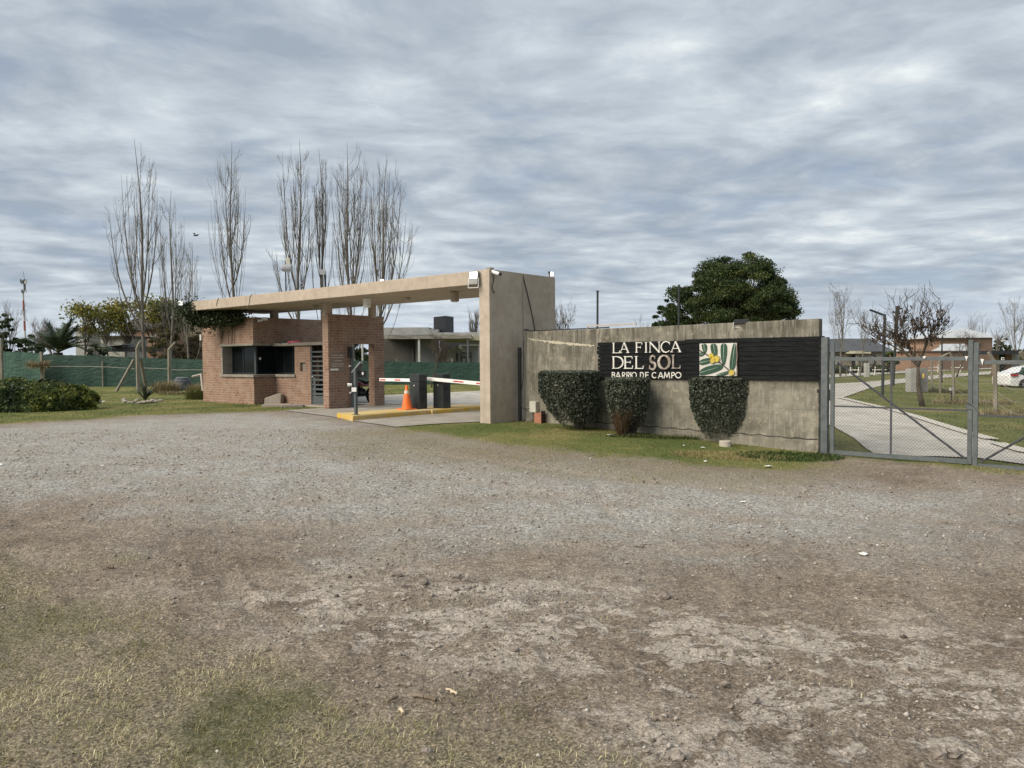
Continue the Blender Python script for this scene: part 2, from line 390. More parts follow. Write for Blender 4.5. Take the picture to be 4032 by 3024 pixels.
def ground_mat():
    mt, n, bs = newmat('ground')
    vec = nd(n, 'ShaderNodeTexCoord').outputs['Object']
    at_ = lambda s: nd(n, 'ShaderNodeAttribute', attribute_name=s).outputs['Fac']
    n1 = noise(n, vec, 1.3, 7, .62); n2 = noise(n, vec, 9, 6, .65); n3 = noise(n, vec, 60, 5, .75); n5 = noise(n, vec, 24, 6, .75); n4 = noise(n, vec, .45, 4, .5)
    mixd = mth(n, 'ADD', mth(n, 'MULTIPLY', n1, .3), mth(n, 'ADD', mth(n, 'MULTIPLY', n2, .22), mth(n, 'ADD', mth(n, 'MULTIPLY', n5, .25), mth(n, 'MULTIPLY', n3, .23))))
    dirt = ramp(n, mixd, [(.38, (.105, .083, .064)), (.46, (.19, .154, .12)), (.53, (.265, .22, .175)), (.61, (.38, .33, .275))])
    vg = nd(n, 'ShaderNodeTexVoronoi'); lk(n, vec, vg.inputs['Vector']); vg.inputs['Scale'].default_value = 34
    sp = nd(n, 'ShaderNodeSeparateColor'); lk(n, vg.outputs['Color'], sp.inputs[0])
    g1 = ramp(n, sp.outputs[0], [(0, (.19, .182, .166)), (.5, (.36, .352, .328)), (1, (.54, .53, .50))])
    grav = mixc(n, mth(n, 'MULTIPLY', mth(n, 'SUBTRACT', n3, .3), .9, True), g1, (.33, .325, .305))
    grav = mixc(n, ramp(n, n1, [(.44, .0), (.64, .6)]), grav, mixc(n, .4, dirt, (.30, .268, .22)))
    c = mixc(n, mth(n, 'MULTIPLY', at_('gravelly'), ramp(n, n2, [(.25, .7), (.5, 1.)])), dirt, grav)
    vc = nd(n, 'ShaderNodeTexVoronoi', feature='DISTANCE_TO_EDGE'); vw = nd(n, 'ShaderNodeMix'); 
    vw = mixc(n, .06, vec, nd(n, 'ShaderNodeTexNoise', i_Scale=6.0, i_Vector=vec).outputs['Color'])
    lk(n, vw, vc.inputs['Vector']); vc.inputs['Scale'].default_value = 7.5
    crack = ramp(n, vc.outputs['Distance'], [(.0, .0), (.05, 1.)])
    vcc = nd(n, 'ShaderNodeTexVoronoi'); lk(n, vw, vcc.inputs['Vector']); vcc.inputs['Scale'].default_value = 7.5
    spc = nd(n, 'ShaderNodeSeparateColor'); lk(n, vcc.outputs['Color'], spc.inputs[0])
    pn = mth(n, 'ADD', noise(n, mapping(n, vec, scale=(1, 1.4, 1)), 2.0, 9, .74, .3), mth(n, 'MULTIPLY', mth(n, 'SUBTRACT', spc.outputs[0], .5), .07))
    pm = mth(n, 'MULTIPLY', ramp(n, pn, [(.50, 0.), (.518, 1.)]), mth(n, 'MULTIPLY', at_('pale'), mth(n, 'ADD', mth(n, 'MULTIPLY', crack, .75), .25)))
    palec = ramp(n, n2, [(.3, (.40, .352, .30)), (.7, (.52, .47, .41))])
    c = mixc(n, mth(n, 'MULTIPLY', pm, .9), c, palec)
    dryc = ramp(n, n3, [(.36, (.11, .095, .058)), (.5, (.215, .185, .125)), (.64, (.36, .315, .225))])
    dm = mth(n, 'MULTIPLY', at_('dry'), ramp(n, n2, [(.33, .25), (.55, .95)]))
    c = mixc(n, dm, c, dryc)
    greenc = ramp(n, mth(n, 'ADD', mth(n, 'MULTIPLY', n4, .55), mth(n, 'MULTIPLY', n2, .45)), [(.38, (.085, .115, .032)), (.5, (.145, .155, .052)), (.6, (.25, .215, .09))])
    spk = mth(n, 'MULTIPLY', ramp(n, n3, [(.36, .55), (.5, .95), (.64, 1.5)]), ramp(n, n5, [(.36, .72), (.5, 1.), (.64, 1.3)]))
    spc2 = nd(n, 'ShaderNodeCombineColor'); [lk(n, spk, spc2.inputs[i]) for i in range(3)]
    c = mixc(n, at_('lawn'), c, greenc)
    c = mixc(n, mth(n, 'MULTIPLY', at_('track'), .45), c, (.33, .285, .235))
    c = mixc(n, .85, c, spc2.outputs[0], 'MULTIPLY')
    c = mixc(n, mth(n, 'MULTIPLY', at_('spot'), .5), c, (.085, .10, .04))
    lk(n, c, bs.inputs['Base Color']); bs.inputs['Roughness'].default_value = .95; bs.inputs['Specular IOR Level'].default_value = .15
    hgt = mth(n, 'ADD', mth(n, 'ADD', mth(n, 'MULTIPLY', n5, .8), mth(n, 'MULTIPLY', n3, .55)), mth(n, 'MULTIPLY', pm, .22))
    hgt = mth(n, 'SUBTRACT', hgt, mth(n, 'MULTIPLY', vg.outputs['Distance'], .35))
    addbump(n, bs, hgt, .9, .03)
    return mt
TRACKS = [(gp(880, 2250), gp(1180, 2480), .10), (gp(700, 2480), gp(2010, 2330), .12), (gp(2860, 2380), gp(2680, 2230), .11), (gp(3640, 2240), gp(3830, 2500), .12), (gp(2350, 1900), gp(2440, 2050), .10), (gp(0, 2150), gp(330, 2230), .12), (gp(1250, 2820), gp(2050, 2810), .1), (gp(300, 1990), gp(2500, 1930), .16), (gp(200, 2080), gp(2300, 2030), .16), (gp(1500, 1760), gp(3300, 1960), .15), (gp(1300, 1800), gp(3250, 2070), .15), (gp(2900, 1930), gp(3950, 1900), .14), (gp(1700, 2130), gp(3900, 2160), .15)]
build_ground()
# concrete driveway through the portal and the estate roads inside
M_conc = mk('drive_concrete', [(.35, (.36, .34, .30)), (.5, (.46, .438, .395)), (.65, (.53, .508, .465))], .9, .9, .35, 30, detail=9, speck=(2.2, (.25, .225, .19), .4))
M_concf = mk('apron_concrete', [(.3, (.22, .205, .18)), (.5, (.32, .30, .265)), (.7, (.38, .36, .32))], 1.6, .95, .35, 24, speck=(5, (.2, .18, .15), .4))
gq = lambda x, y: gp(x, y)[:2]
sheet('driveway', [gq(1120, 1618), gq(1290, 1640), gq(1430, 1665), gq(1560, 1683), gq(1700, 1672), gq(1900, 1662), L(.6, .4), L(.5, 5), L(-3, 9.5), L(-3, 12), L(9, 12), L(9, -.2)], .02, M_concf, .4)
sheet('estate_road', [L(1, 4.2), L(9.1, 4.2), L(9.1, 3.3), L(13.1, 3.3), L(13.9, 5.1), L(14.4, 8.9), L(13.6, 14.3), L(13, 30), L(7, 30), L(1, 20)], .03, M_conc, .8)
ROAD = [(3150, 1500), (3224, 1517), (3290, 1512), (3400, 1506), (3500, 1497), (3580, 1489), (3700, 1477), (3900, 1463), (4300, 1455), (4300, 1464), (3900, 1474), (3700, 1490), (3585, 1506), (3490, 1517), (3420, 1532), (3310, 1571), (3400, 1594), (3500, 1617), (3600, 1645), (3700, 1678), (3822, 1716), (3905, 1740), (4032, 1768), (4300, 1830), (5000, 1985), (5000, 2060), (4300, 1885), (4032, 1832), (3850, 1808), (3700, 1802), (3560, 1800), (3450, 1797), (3400, 1762), (3360, 1727), (3290, 1687), (3225, 1657), (3080, 1590)]
sheet('estate_road', [gq(*p) for p in ROAD], .03, M_conc, .5)
M_kerb = mk('kerb_concrete', (.46, .44, .39), 6, .9, .2)
def strip(name, pts, w0, dz, mat, **kw):
    P = [np.array(p) for p in pts]; left = []; right = []
    for i, p in enumerate(P):
        t = P[min(i + 1, len(P) - 1)] - P[max(i - 1, 0)]; t = t / np.linalg.norm(t); nn = np.array([-t[1], t[0]])
        left.append(p + nn * w0 / 2); right.append(p - nn * w0 / 2)
    return sheet(name, left + right[::-1], dz, mat, **kw)
kp = [(3312, 1571), (3400, 1592), (3500, 1615), (3600, 1643), (3700, 1676), (3822, 1714), (3905, 1737)]
strip('kerb', [gq(*p) for p in kp], .34, .06, M_kerb, step=.3)
strip('kerb', [gq(*p) for p in [(3925, 1752), (4032, 1785), (4300, 1848), (5000, 2000)]], .34, .06, M_kerb, step=.3)
strip('far_road', [gq(*p) for p in [(3100, 1494), (3270, 1483), (3380, 1476), (3480, 1470), (3600, 1462), (3900, 1452), (4200, 1445)]], 3.2, .05, M_conc, step=1.5)
# ------------------------------------------------------------------ entrance portal
M_plas = mk('tan_render', [(.3, (.38, .32, .255)), (.5, (.44, .375, .305)), (.7, (.49, .425, .35))], 1.6, .92, .8, 34, detail=8, bd=.025, speck=(5, (.30, .255, .21), .35), streak=(1.2, (.26, .22, .18), .25))
Y0 = L(0, 0)
portal = thing('entrance_portal', 'long tan concrete canopy beam over the entrance lanes with one broad pillar', 'entrance portal', L(7, 1.4))
SU = 15.75
mb = MB(); mb.prism([L(.36, 0, 3.67), L(.36, 3.25, 3.67), L(.36, 3.25, 4.03), L(.36, 0, 4.03)], L(SU, 0) - L(.36, 0))
mb.build('canopy_slab', M_plas, portal, bevel=.012)
mb = MB(); mb.lbox(0, .36, 0, 1.597, -.5, 4.035); mb.lbox(.002, .36, 1.603, 2.86, -.5, 4.035); mb.lbox(.02, .34, 1.597, 1.603, -.5, 4.02)
mb.build('pillar', M_plas, portal, bevel=.01)
def slab_post(u, v, r, z0):
    m_ = MB(); m_.lathe(L(u, v, z0), [(r, 0), (r, 3.672 - z0)], 20); return m_.build('support_post', M_plas, portal, smooth=False)
slab_post(8.6, 1.22, .17, 3.2)
slab_post(8.45, 3.08, .15, 3.2); slab_post(13.7, 2.4, .17, 3.3); slab_post(16.6 - .95, 1.4, .15, 3.3)
M_black = mk('black_paint', (.018, .019, .022), 5, .5, .05); M_white = mk('white_plastic', (.72, .72, .70), 5, .45)
M_metal = mk('grey_metal', (.33, .34, .35), 8, .5, .05, metal=.6)
def ceil_lamp(px, py, lab, v=1.4):
    z = 3.67; d = ray(px, py); t = (z - EYE) / d[2]; p = CAM + d * t
    o = thing('ceiling_light', lab, 'ceiling light', (p[0], p[1], z), 'lights under the canopy')
    m_ = MB(); m_.obox(p, aA, .24, .11, z - .03, z + .01); m_.build('fixture_body', M_plas, o)
    m_ = MB(); m_.obox(p, aA, .16, .06, z - .075, z - .03); m_.build('lens', M_metal, o); return o
ceil_lamp(1605, 1170, 'flat dark light fixture under the canopy, between hanging white drum lamp and pillar')
ceil_lamp(1243, 1201, 'flat dark light fixture under the canopy, left of the brick doorway wall')
for (px_l, Yl, lab_l, mt_l) in ((1445, 24.4, 'white cylindrical lamp hanging under the canopy by the brick wall', M_white), (1791, 22.3, 'tan cylindrical lamp hanging under the canopy close to the pillar', M_plas)):
  p = at(px_l, 1205, Yl); dl = thing('drum_lamp', lab_l, 'lamp', (p[0], p[1], 3.3), 'drum lamps under the canopy')
  mb = MB(); mb.lathe((p[0], p[1], 3.38), [(.11, 0), (.125, 0), (.125, .27), (.0, .27)], 24); mb.build('shade', mt_l, dl)
  mb = MB(); mb.lathe((p[0], p[1], 3.36), [(.09, 0), (.09, .03)], 20); mb.build('lens', M_white, dl)
# ------------------------------------------------------------------ guard house
def brickmat(name, b1, b2, mort, bw=.27, bh=.083):
    mt, n, bs = newmat(name)
    vec = nd(n, 'ShaderNodeTexCoord').outputs['Object']
    gm = nd(n, 'ShaderNodeNewGeometry').outputs['Position']
    r = mapping(n, gm, rot=(0, 0, -(aA + math.pi / 2)))
    s = nd(n, 'ShaderNodeSeparateXYZ'); lk(n, r, s.inputs[0])
    wav = mth(n, 'MULTIPLY', mth(n, 'SUBTRACT', noise(n, gm, 2.2, 3), .5), .03)
    cx = nd(n, 'ShaderNodeCombineXYZ'); lk(n, mth(n, 'ADD', s.outputs[0], s.outputs[1]), cx.inputs[0]); lk(n, mth(n, 'ADD', s.outputs[2], wav), cx.inputs[1])
    bt = nd(n, 'ShaderNodeTexBrick'); lk(n, cx.outputs[0], bt.inputs['Vector'])
    bt.inputs['Scale'].default_value = 1; bt.inputs['Brick Width'].default_value = bw; bt.inputs['Row Height'].default_value = bh
    bt.inputs['Mortar Size'].default_value = .014; bt.inputs['Mortar Smooth'].default_value = .35; bt.inputs['Bias'].default_value = -.1
    bt.inputs['Color1'].default_value = c4(b1); bt.inputs['Color2'].default_value = c4(b2); bt.inputs['Mortar'].default_value = c4(mort)
    f = noise(n, gm, 3.2, 7, .65); f2 = noise(n, gm, 28, 4, .6)
    c = mixc(n, ramp(n, f, [(.38, 0.), (.62, .75)]), bt.outputs['Color'], mort)
    c = mixc(n, mth(n, 'MULTIPLY', f2, .35), c, tuple(x * .45 for x in b1))
    lk(n, c, bs.inputs['Base Color']); bs.inputs['Roughness'].default_value = .95; bs.inputs['Specular IOR Level'].default_value = .2
    addbump(n, bs, mth(n, 'ADD', mth(n, 'MULTIPLY', bt.outputs['Fac'], -1.), mth(n, 'MULTIPLY', f2, .8)), .9, .014)
    return mt
M_brick = brickmat('brick', (.20, .110, .080), (.285, .165, .12), (.38, .29, .225), .29, .095)
M_fconc = mk('fair_concrete', [(.35, (.20, .185, .16)), (.5, (.27, .25, .22)), (.65, (.33, .31, .275))], 3, .9, .3, 40, speck=(6, (.12, .115, .1), .5))
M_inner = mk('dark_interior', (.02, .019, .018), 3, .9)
gh = thing('guard_house', 'brick guard house with dark corner window band under the left end of the canopy', 'guard house', L(11, 3))
GU, GV, AV = 13.19, 1.14, 2.1
GE = 17.08
Z0, ZS, ZL, ZT, ZA = -.35, 1.12, 2.27, 3.36, 2.36
W = .15
mb = MB()
# wall of the tall block: a skin with the window band cut away at the corner
mb.lbox(GU, GE, GV, GV + W, Z0, ZS - .07)
mb.lbox(15.54, GE, GV, GV + W, ZS - .07, ZL + .08)
mb.lbox(GU, GE, GV, GV + W, ZL + .08, ZT)
mb.lbox(GU, GU + W, GV + W, 5, ZL + .08, ZT)
mb.lbox(GU, GU + W, GV + W, AV, Z0, ZS - .07)
mb.lbox(GE - W, GE, GV + W, 5, Z0, ZT); mb.lbox(GU, GE - W, 5 - W, 5, Z0, ZT - .001)
mb.build('tall_block_wall', M_brick, gh)
mb = MB(); mb.lbox(GU + W, GE - W, GV + W, 5 - W, ZT - .25, ZT - .1); mb.build('block_roof', M_fconc, gh)
mb = MB()
mb.lbox(11.9, GU, AV, AV + W, Z0, ZS - .07); mb.lbox(11.55, 11.9, AV, AV + W, Z0, ZL - .02)
mb.lbox(11.2, 11.55, AV, AV + W, Z0, 1.27); mb.lbox(11.2, 11.55, AV, AV + W, 1.61, ZL - .02); mb.lbox(10.88, 11.2, AV, AV + W, Z0, ZL - .02)
mb.lbox(9.98, 10.1, AV + .02, 3.25, Z0, ZL - .02); mb.lbox(10.1, GU, 3.12, 3.25, Z0, ZL - .02)
mb.build('low_block_wall', M_brick, gh)
mb = MB(); mb.lbox(11.201, 11.549, AV + .10, AV + .14, 1.27, 1.61); mb.build('slot_recess', M_fconc, gh)
mb = MB(); mb.prism([L(9.85, AV - .12, ZL - .02), L(GU - .002, AV - .12, ZL - .02), L(GU - .002, 3.3, ZL - .02), L(9.85, 3.3, ZL - .02)], (0, 0, .115))
mb.build('low_block_roof', M_fconc, gh, bevel=.008)
mb = MB(); mb.lbox(GU - .05, 15.62, GV - .06, GV + .36, ZL + .0, ZL + .078); mb.lbox(GU - .05, GU + .36, GV + .361, AV - .125, ZL, ZL + .078); mb.build('window_lintel', M_fconc, gh, bevel=.006)
mb = MB(); mb.lbox(GU - .05, 15.62, GV - .06, GV + .4, ZS - .068, ZS + .03); mb.lbox(GU - .05, GU + .4, GV + .401, AV - .061, ZS - .068, ZS + .03); mb.lbox(11.84, GU + .4, AV - .06, AV + .4, ZS - .068, ZS + .03)
mb.build('window_sill', M_fconc, gh, bevel=.006)
mb = MB(); mb.lbox(15.45, 15.54, GV - .02, GV + .5, ZS + .031, ZL - .002); mb.build('window_jamb', M_fconc, gh)
M_frame = mk('window_frame', (.022, .026, .030), 5, .45, metal=.3)
def glassmat():
    mt, n, bs = newmat('dark_glass'); bs.inputs['Base Color'].default_value = (.012, .016, .018, 1); bs.inputs['Roughness'].default_value = .06
    bs.inputs['Alpha'].default_value = .75; bs.inputs['Specular IOR Level'].default_value = .15; return mt
M_glass = glassmat()
IG = .4
def window(face, a0, a1, k, z0, z1, muls):
    fr = MB(); g = MB()
    def bx(mbx, p0, p1, q0, q1, d0, d1):
        if face == 'v': mbx.lbox(p0, p1, k + d0, k + d1, q0, q1)
        else: mbx.lbox(k + d0, k + d1, p0, p1, q0, q1)
    bx(fr, a0, a1, z0, z0 + .07, 0, .05); bx(fr, a0, a1, z1 - .05, z1, 0, .05)
    for c in [a0 + .03] + muls + [a1 - .03]: bx(fr, c - .025, c + .025, z0 + .07, z1 - .05, .002, .048)
    bx(g, a0 + .05, a1 - .05, z0 + .07, z1 - .05, .02, .028)
    f = fr.build('window', M_frame, gh); g.build('pane', M_glass, f); return f
window('v', 13.75, 15.45, GV + IG, ZS + .031, ZL - .002, [14.6])
window('u', GV + IG + .051, AV + IG - .001, 13.7, ZS + .031, ZL - .002, [])
window('v', 12.0, 13.7, AV + IG, ZS + .031, ZL - .022, [13.2, 12.6])
mb = MB(); mb.lbox(13.66, 13.76, GV + IG - .02, GV + IG + .05, ZS + .031, ZL - .001); mb.build('corner_mullion', mk('mull', (.05, .058, .065), 4, .6), gh)
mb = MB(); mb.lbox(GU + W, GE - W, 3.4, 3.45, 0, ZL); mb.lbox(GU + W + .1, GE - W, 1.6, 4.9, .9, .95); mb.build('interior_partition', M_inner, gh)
mb = MB(); mb.lbox(12.5, 12.95, 2.9, 2.93, 1.55, 1.85); mb.build('monitor', M_black, gh)
mb = MB(); mb.lbox(13.672, 13.68, 1.68, 1.76, 1.72, 1.82); mb.build('intercom_sticker', M_white, gh)
# barred door
M_door = mk('door_steel', (.085, .10, .105), 5, .5, .05, metal=.2)
dr = MB(); dr.lbox(10.82, 10.879, AV + .02, AV + .1, Z0, ZL - .021); dr.lbox(10.1, 10.14, AV + .02, AV + .1, Z0, ZL - .021); 
door = dr.build('door', M_door, gh)
mb = MB(); mb.lbox(10.14, 10.82, AV + .04, AV + .075, .02, .36); mb.build('kick_plate', M_door, door)
nb_ = 10
for i in range(nb_):
    z = .40 + i * .175
    m_ = MB(); m_.lbox(10.141, 10.819, AV + .035, AV + .07, z, z + (.055 if i not in (0, 1, 3) else .075)); m_.build('bar', M_door, door)
mb = MB(); mb.lbox(10.66, 10.80, AV + .055, AV + .068, .36, 1.06); mb.build('lock_panel', M_door, door)
mb = MB(); mb.lathe(L(10.76, AV + .03, 1.08), [(.02, 0), (.02, .05)], 10, axis=-VX); mb.build('lock', M_white, door)
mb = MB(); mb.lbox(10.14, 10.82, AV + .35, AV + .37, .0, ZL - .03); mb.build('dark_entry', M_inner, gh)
# doorway wall
mb = MB()
WU0, WU1 = 8.36, 8.68
mb.lbox(WU0, WU1, 1.06, 2.08, -.3, 3.275); mb.lbox(WU0, WU1, 3.07, 3.53, -.3, 3.275); mb.lbox(WU0, WU1, 2.08, 3.07, 2.26, 3.275)
wing = mb.build('doorway_wall', M_brick, gh)
M_plate = mk('information_plate', (.20, .15, .12), 4, .5)
pl = MB(); pl.lbox(WU0 - .014, WU0, 1.12, 1.76, 1.30, 1.95); plate = pl.build('information_plate', M_plate, gh)
def text_obj(name, body, mat, parent, origin, xdir, zdir, size, width=None, align='CENTER', depth=.003):
    cu = bpy.data.curves.new(name, 'FONT'); cu.body = body; cu.size = size; cu.extrude = depth; cu.align_x = align; cu.align_y = 'CENTER'
    to = bpy.data.objects.new(name + '_tmp', cu); COL.objects.link(to); dg = bpy.context.evaluated_depsgraph_get()
    me = bpy.data.meshes.new_from_object(to.evaluated_get(dg)); COL.objects.unlink(to); bpy.data.objects.remove(to)
    n_ = len(me.vertices); co = np.zeros(n_ * 3, np.float32); me.vertices.foreach_get('co', co); co = co.reshape(-1, 3).astype(float)
    if width: k = width / (co[:, 0].max() - co[:, 0].min()); co[:, 0] *= k
    xd = np.array(xdir, float); zd = np.array(zdir, float); nn = np.cross(xd, zd)
    P = np.array(origin) + co[:, :1] * xd + co[:, 1:2] * zd + co[:, 2:3] * nn - root_off(parent)
    me.vertices.foreach_set('co', P.astype(np.float32).ravel()); me.materials.clear(); me.materials.append(mat); me.update()
    o = bpy.data.objects.new(name, me); COL.objects.link(o); o.parent = parent; return o
M_let = mk('plate_lettering', (.62, .56, .50), 4, .6)
for i, (s, z, w_) in enumerate([('Compradores e Inquilinos', 1.86, .5), ('Por favor no obstruir acceso', 1.78, .5), ('a la administracion', 1.67, .34), ('Informese sobre su comprobante', 1.56, .5), ('requisitos de terceros', 1.49, .5)]):
    text_obj('lettering', s, M_let, plate, L(WU0 - .017, 1.44, z), VX, (0, 0, 1), .05, w_)
mb = MB(); mb.lbox(WU0 - .02, WU0 - .014, 1.13, 1.46, 1.335, 1.395); mb.build('white_strip', M_white, plate)
mb = MB(); mb.lbox(GE - .04, GE + .02, GV - .09, GV, 2.55, 2.80); jb = mb.build('junction_box', M_white); tag(jb, 'small white box on the left edge of the brick guard house wall', 'junction box')
jb.location = (0, 0, 0)
# things on the guard house
p = L(13.05, 1.2, 3.30); mb = MB()
cm = thing('security_camera', 'white bullet camera and box at the top corner of the guard house', 'camera', p)
mb = MB(); mb.lbox(12.93, 13.18, 1.5, 1.62, 3.24, 3.36); mb.build('mount_box', M_white, cm)
mb = MB(); mb.lathe(L(13.16, 1.3, 3.22), [(.045, 0), (.05, .02), (.05, .2), (.03, .21)], 14, axis=VX * .9 + np.array([0, 0, .15])); mb.build('camera_body', M_white, cm)
mb = MB(); mb.lathe(L(13.16, 1.285, 3.218), [(.034, 0), (.034, .012)], 12, axis=VX); mb.build('lens', M_black, cm)
M_pink = mk('pink_cloth', (.42, .10, .14), 6, .9, .3)
mb = MB(); mb.blob(L(11.9, AV + .05, ZA + .02), (.3, .2, .07), 3, 9, 6, .2); tag(mb.build('folded_cloth', M_pink, smooth=True), 'pinkish red cloth folded on the low concrete roof above the window', 'cloth')
mb = MB(); mb.blob(L(12.55, AV + .05, ZA + .02), (.28, .16, .06), 5, 9, 6, .2); tag(mb.build('plastic_bag', mk('bag_black', (.03, .03, .035), 8, .5), smooth=True), 'black crumpled bag on the low concrete roof beside pink cloth', 'bag')
# blocks of broken concrete at the foot of the guard house
def rock(px, py, size, seed, lab, mat, name='concrete_block', cat='concrete block', group=None, rough=.12, sink=.3):
    q = gp(px, py); m_ = MB(); m_.blob(q + (0, 0, size[2] * (1 - sink)), size, seed, 8, 6, rough); return tag(m_.build(name, mat), lab, cat, group)
M_rub = mk('rubble', (.28, .245, .215), 7, .95, .6, 30)
q = L(12.75, 1.7, -.02)
mb = MB(); mb.prism([q + (-.38, 0, 0), q + (.30, -.1, .0), q + (.33, -.1, .40), q + (.20, -.1, .44), q + (-.36, 0, .26)], (.06, .26, 0)); tag(mb.build('concrete_block', M_rub, bevel=.03), 'tilted rough concrete block leaning in the guard house recess', 'concrete block')
for i, (x, y, sx, lab) in enumerate([(1090, 1600, .75, 'flat broken concrete slab lying below the tilted block'), (1150, 1602, .6, 'flat broken slab lying right of the other, before the slotted brick wall')]):
    q = gp(x, y); m_ = MB(); m_.obox(q, .1 + .2 * i, sx * 1.3, .5, q[2] - .03, q[2] + .09); tag(m_.build('paving_slab', M_rub, bevel=.02), lab, 'slab')
q = gp(1225, 1612); mb = MB(); mb.lbox(8.9, 10.9, 1.55, 2.08, -.1, .045); tag(mb.build('door_step', M_rub, bevel=.015), 'low concrete step in front of the barred door', 'step')
# steel gate post and pipe at the doorway
mb = MB(); gpst = thing('steel_post', 'dark steel frame post standing at the edge of the brick doorway', 'post', L(8.3, 2.03))
mb.lbox(8.27, 8.35, 1.98, 2.06, -.05, 2.16); mb.build('pole', M_door, gpst)
mb = MB(); mb.lbox(8.24, 8.345, 1.87, 1.975, 1.78, 2.15); mb.build('lock_box', M_black, gpst)
for z in (.54, 1.48): mb = MB(); mb.lathe(L(8.3, 1.97, z), [(.022, 0), (.022, .05), (.035, .051), (.035, .08)], 10, axis=-VX); mb.build('hinge', M_white, gpst)
# ------------------------------------------------------------------ traffic island, barriers, cone, reader
M_yel = mk('yellow_kerb_paint', [(.35, (.50, .32, .045)), (.55, (.56, .37, .06)), (.7, (.60, .46, .22))], 2.5, .8, .2, 30, speck=(4, (.42, .36, .26), .55))
M_yeltop = mk('yellow_top', [(.35, (.52, .37, .10)), (.6, (.60, .47, .22))], 2, .85, .1, speck=(3, (.5, .44, .32), .6))
isl = thing('kerb_island', 'raised traffic island with worn yellow painted kerb under the barriers', 'traffic island', L(4.3, 1))
mb = MB(); mb.prism([L(3.68, -1.6, -.1), L(3.66, 1.35, -.1), L(4.95, 1.35, -.1), L(5.0, -1.15, -.1)], (0, 0, .235)); mb.build('island_block', M_yel, isl, bevel=.012)
mb = MB(); mb.prism([L(3.58, 1.353, -.1), L(3.5, 4.2, -.1), L(4.95, 4.2, -.1), L(4.95, 1.353, -.1)], (0, 0, .235)); mb.build('island_block', M_yel, isl, bevel=.012)
mb = MB(); mb.prism([L(3.72, -1.54, .137), L(3.70, 4.1, .137), L(4.9, 4.1, .137), L(4.94, -1.15, .137)], (0, 0, .008)); mb.build('top_face', M_yeltop, isl)
M_cab = mk('barrier_cabinet', (.028, .033, .035), 4, .42, .03)
M_red = mk('red_reflector', (.42, .05, .045), 4, .4); M_arm = mk('arm_white', (.74, .74, .74), 2, .4)
def barrier(u0, v0, lab):
    o = thing('barrier_gate', lab, 'barrier', L(u0 + .22, v0 + .17, .145), 'lift barriers on the island')
    m_ = MB(); m_.lbox(u0, u0 + .44, v0, v0 + .34, .145, 1.0); m_.lbox(u0 + .02, u0 + .42, v0 + .02, v0 + .32, 1.0, 1.012); m_.lbox(u0, u0 + .44, v0, v0 + .34, 1.012, 1.20); 
    m_.prism([L(u0 + .0, v0 + .0, 1.2), L(u0 + .44, v0 + .0, 1.2), L(u0 + .40, v0 + .0, 1.24), L(u0 + .04, v0 + .0, 1.24)], VX * .34)
    m_.build('cabinet', M_cab, o, bevel=.012)
    m_ = MB(); m_.lbox(u0 + .05, u0 + .39, v0 - .006, v0, .26, .93); d_ = m_.build('cabinet_door', M_cab, o)
    m_ = MB(); m_.lathe(L(u0 + .22, v0 - .006, .88), [(.018, 0), (.018, .01)], 10, axis=-VX); m_.build('lock', M_white, d_)
    for k in range(6):
        m_ = MB(); m_.lbox(u0 - .004, u0, v0 + .1, v0 + .22, .36 + .035 * k, .378 + .035 * k); m_.build('vent_slot', M_black, o)
    m_ = MB(); m_.lbox(u0 - .03, u0, v0 + .08, v0 + .2, .72, .82); m_.build('handle', M_black, o)
    return o
b1 = barrier(4.18, 1.37, 'dark lift barrier cabinet with white arm reaching towards the brick doorway, cone beside it')
m_ = MB(); m_.lbox(4.62, 6.16, 1.44, 1.5, .99, 1.09); arm = m_.build('arm', M_arm, b1, bevel=.01)
for a in (5.12, 5.84): m_ = MB(); m_.lbox(a, a + .27, 1.434, 1.44, 1.02, 1.06); m_.build('reflector', M_red, arm)
b2 = barrier(3.82, 2.05, 'dark lift barrier cabinet behind the arm that reaches to the tan pillar')
m_ = MB(); AZ = lambda a, d: 1.075 - .05 * (4.4 - a) + d
m_.prism([L(.5, 1.92, AZ(.5, -.055)), L(4.42, 1.92, AZ(4.42, -.055)), L(4.42, 1.92, AZ(4.42, .055)), L(.5, 1.92, AZ(.5, .055))], VX * .06); arm = m_.build('arm', M_arm, b2, bevel=.01)
m_ = MB(); m_.lbox(3.92, 4.1, 1.98, 2.05, .98, 1.14); m_.build('arm_bracket', M_black, b2)
for a in (.9, 1.85, 2.8): m_ = MB(); m_.prism([L(a, 1.914, AZ(a, -.02)), L(a + .42, 1.914, AZ(a + .42, -.02)), L(a + .42, 1.914, AZ(a + .42, .02)), L(a, 1.914, AZ(a, .02))], VX * .006); m_.build('reflector', M_red, arm)
M_or = mk('cone_orange', (.72, .16, .035), 4, .45, .05)
q = L(4.42, 1.07, .146); cone = thing('traffic_cone', 'orange traffic cone with grey band on the yellow island', 'traffic cone', q)
m_ = MB(); m_.obox(q, aA, .44, .44, q[2], q[2] + .035); m_.lathe(q + (0, 0, .035), [(.17, 0), (.16, .03), (.035, .70), (.03, .72), (.0, .722)], 24); m_.build('cone_body', M_or, cone, smooth=False)
m_ = MB(); m_.lathe(q + (0, 0, .50), [(.0835, 0), (.068, .09)], 24); m_.build('reflective_band', mk('band', (.5, .48, .45), 4, .4), cone)
q = gp(1402, 1633, .145); q[2] = .145; rd = thing('access_reader', 'black access reader post with tilted screen and small white camera on the island', 'access reader', q)
m_ = MB(); m_.obox(q, aA, .075, .075, q[2], 1.42); m_.obox(q, aA, .16, .16, q[2], q[2] + .012); m_.build('post', M_door, rd)
hp = q + (0, 0, 0)
m_ = MB(); c_ = q; a = -UX * 0 + RT * 0
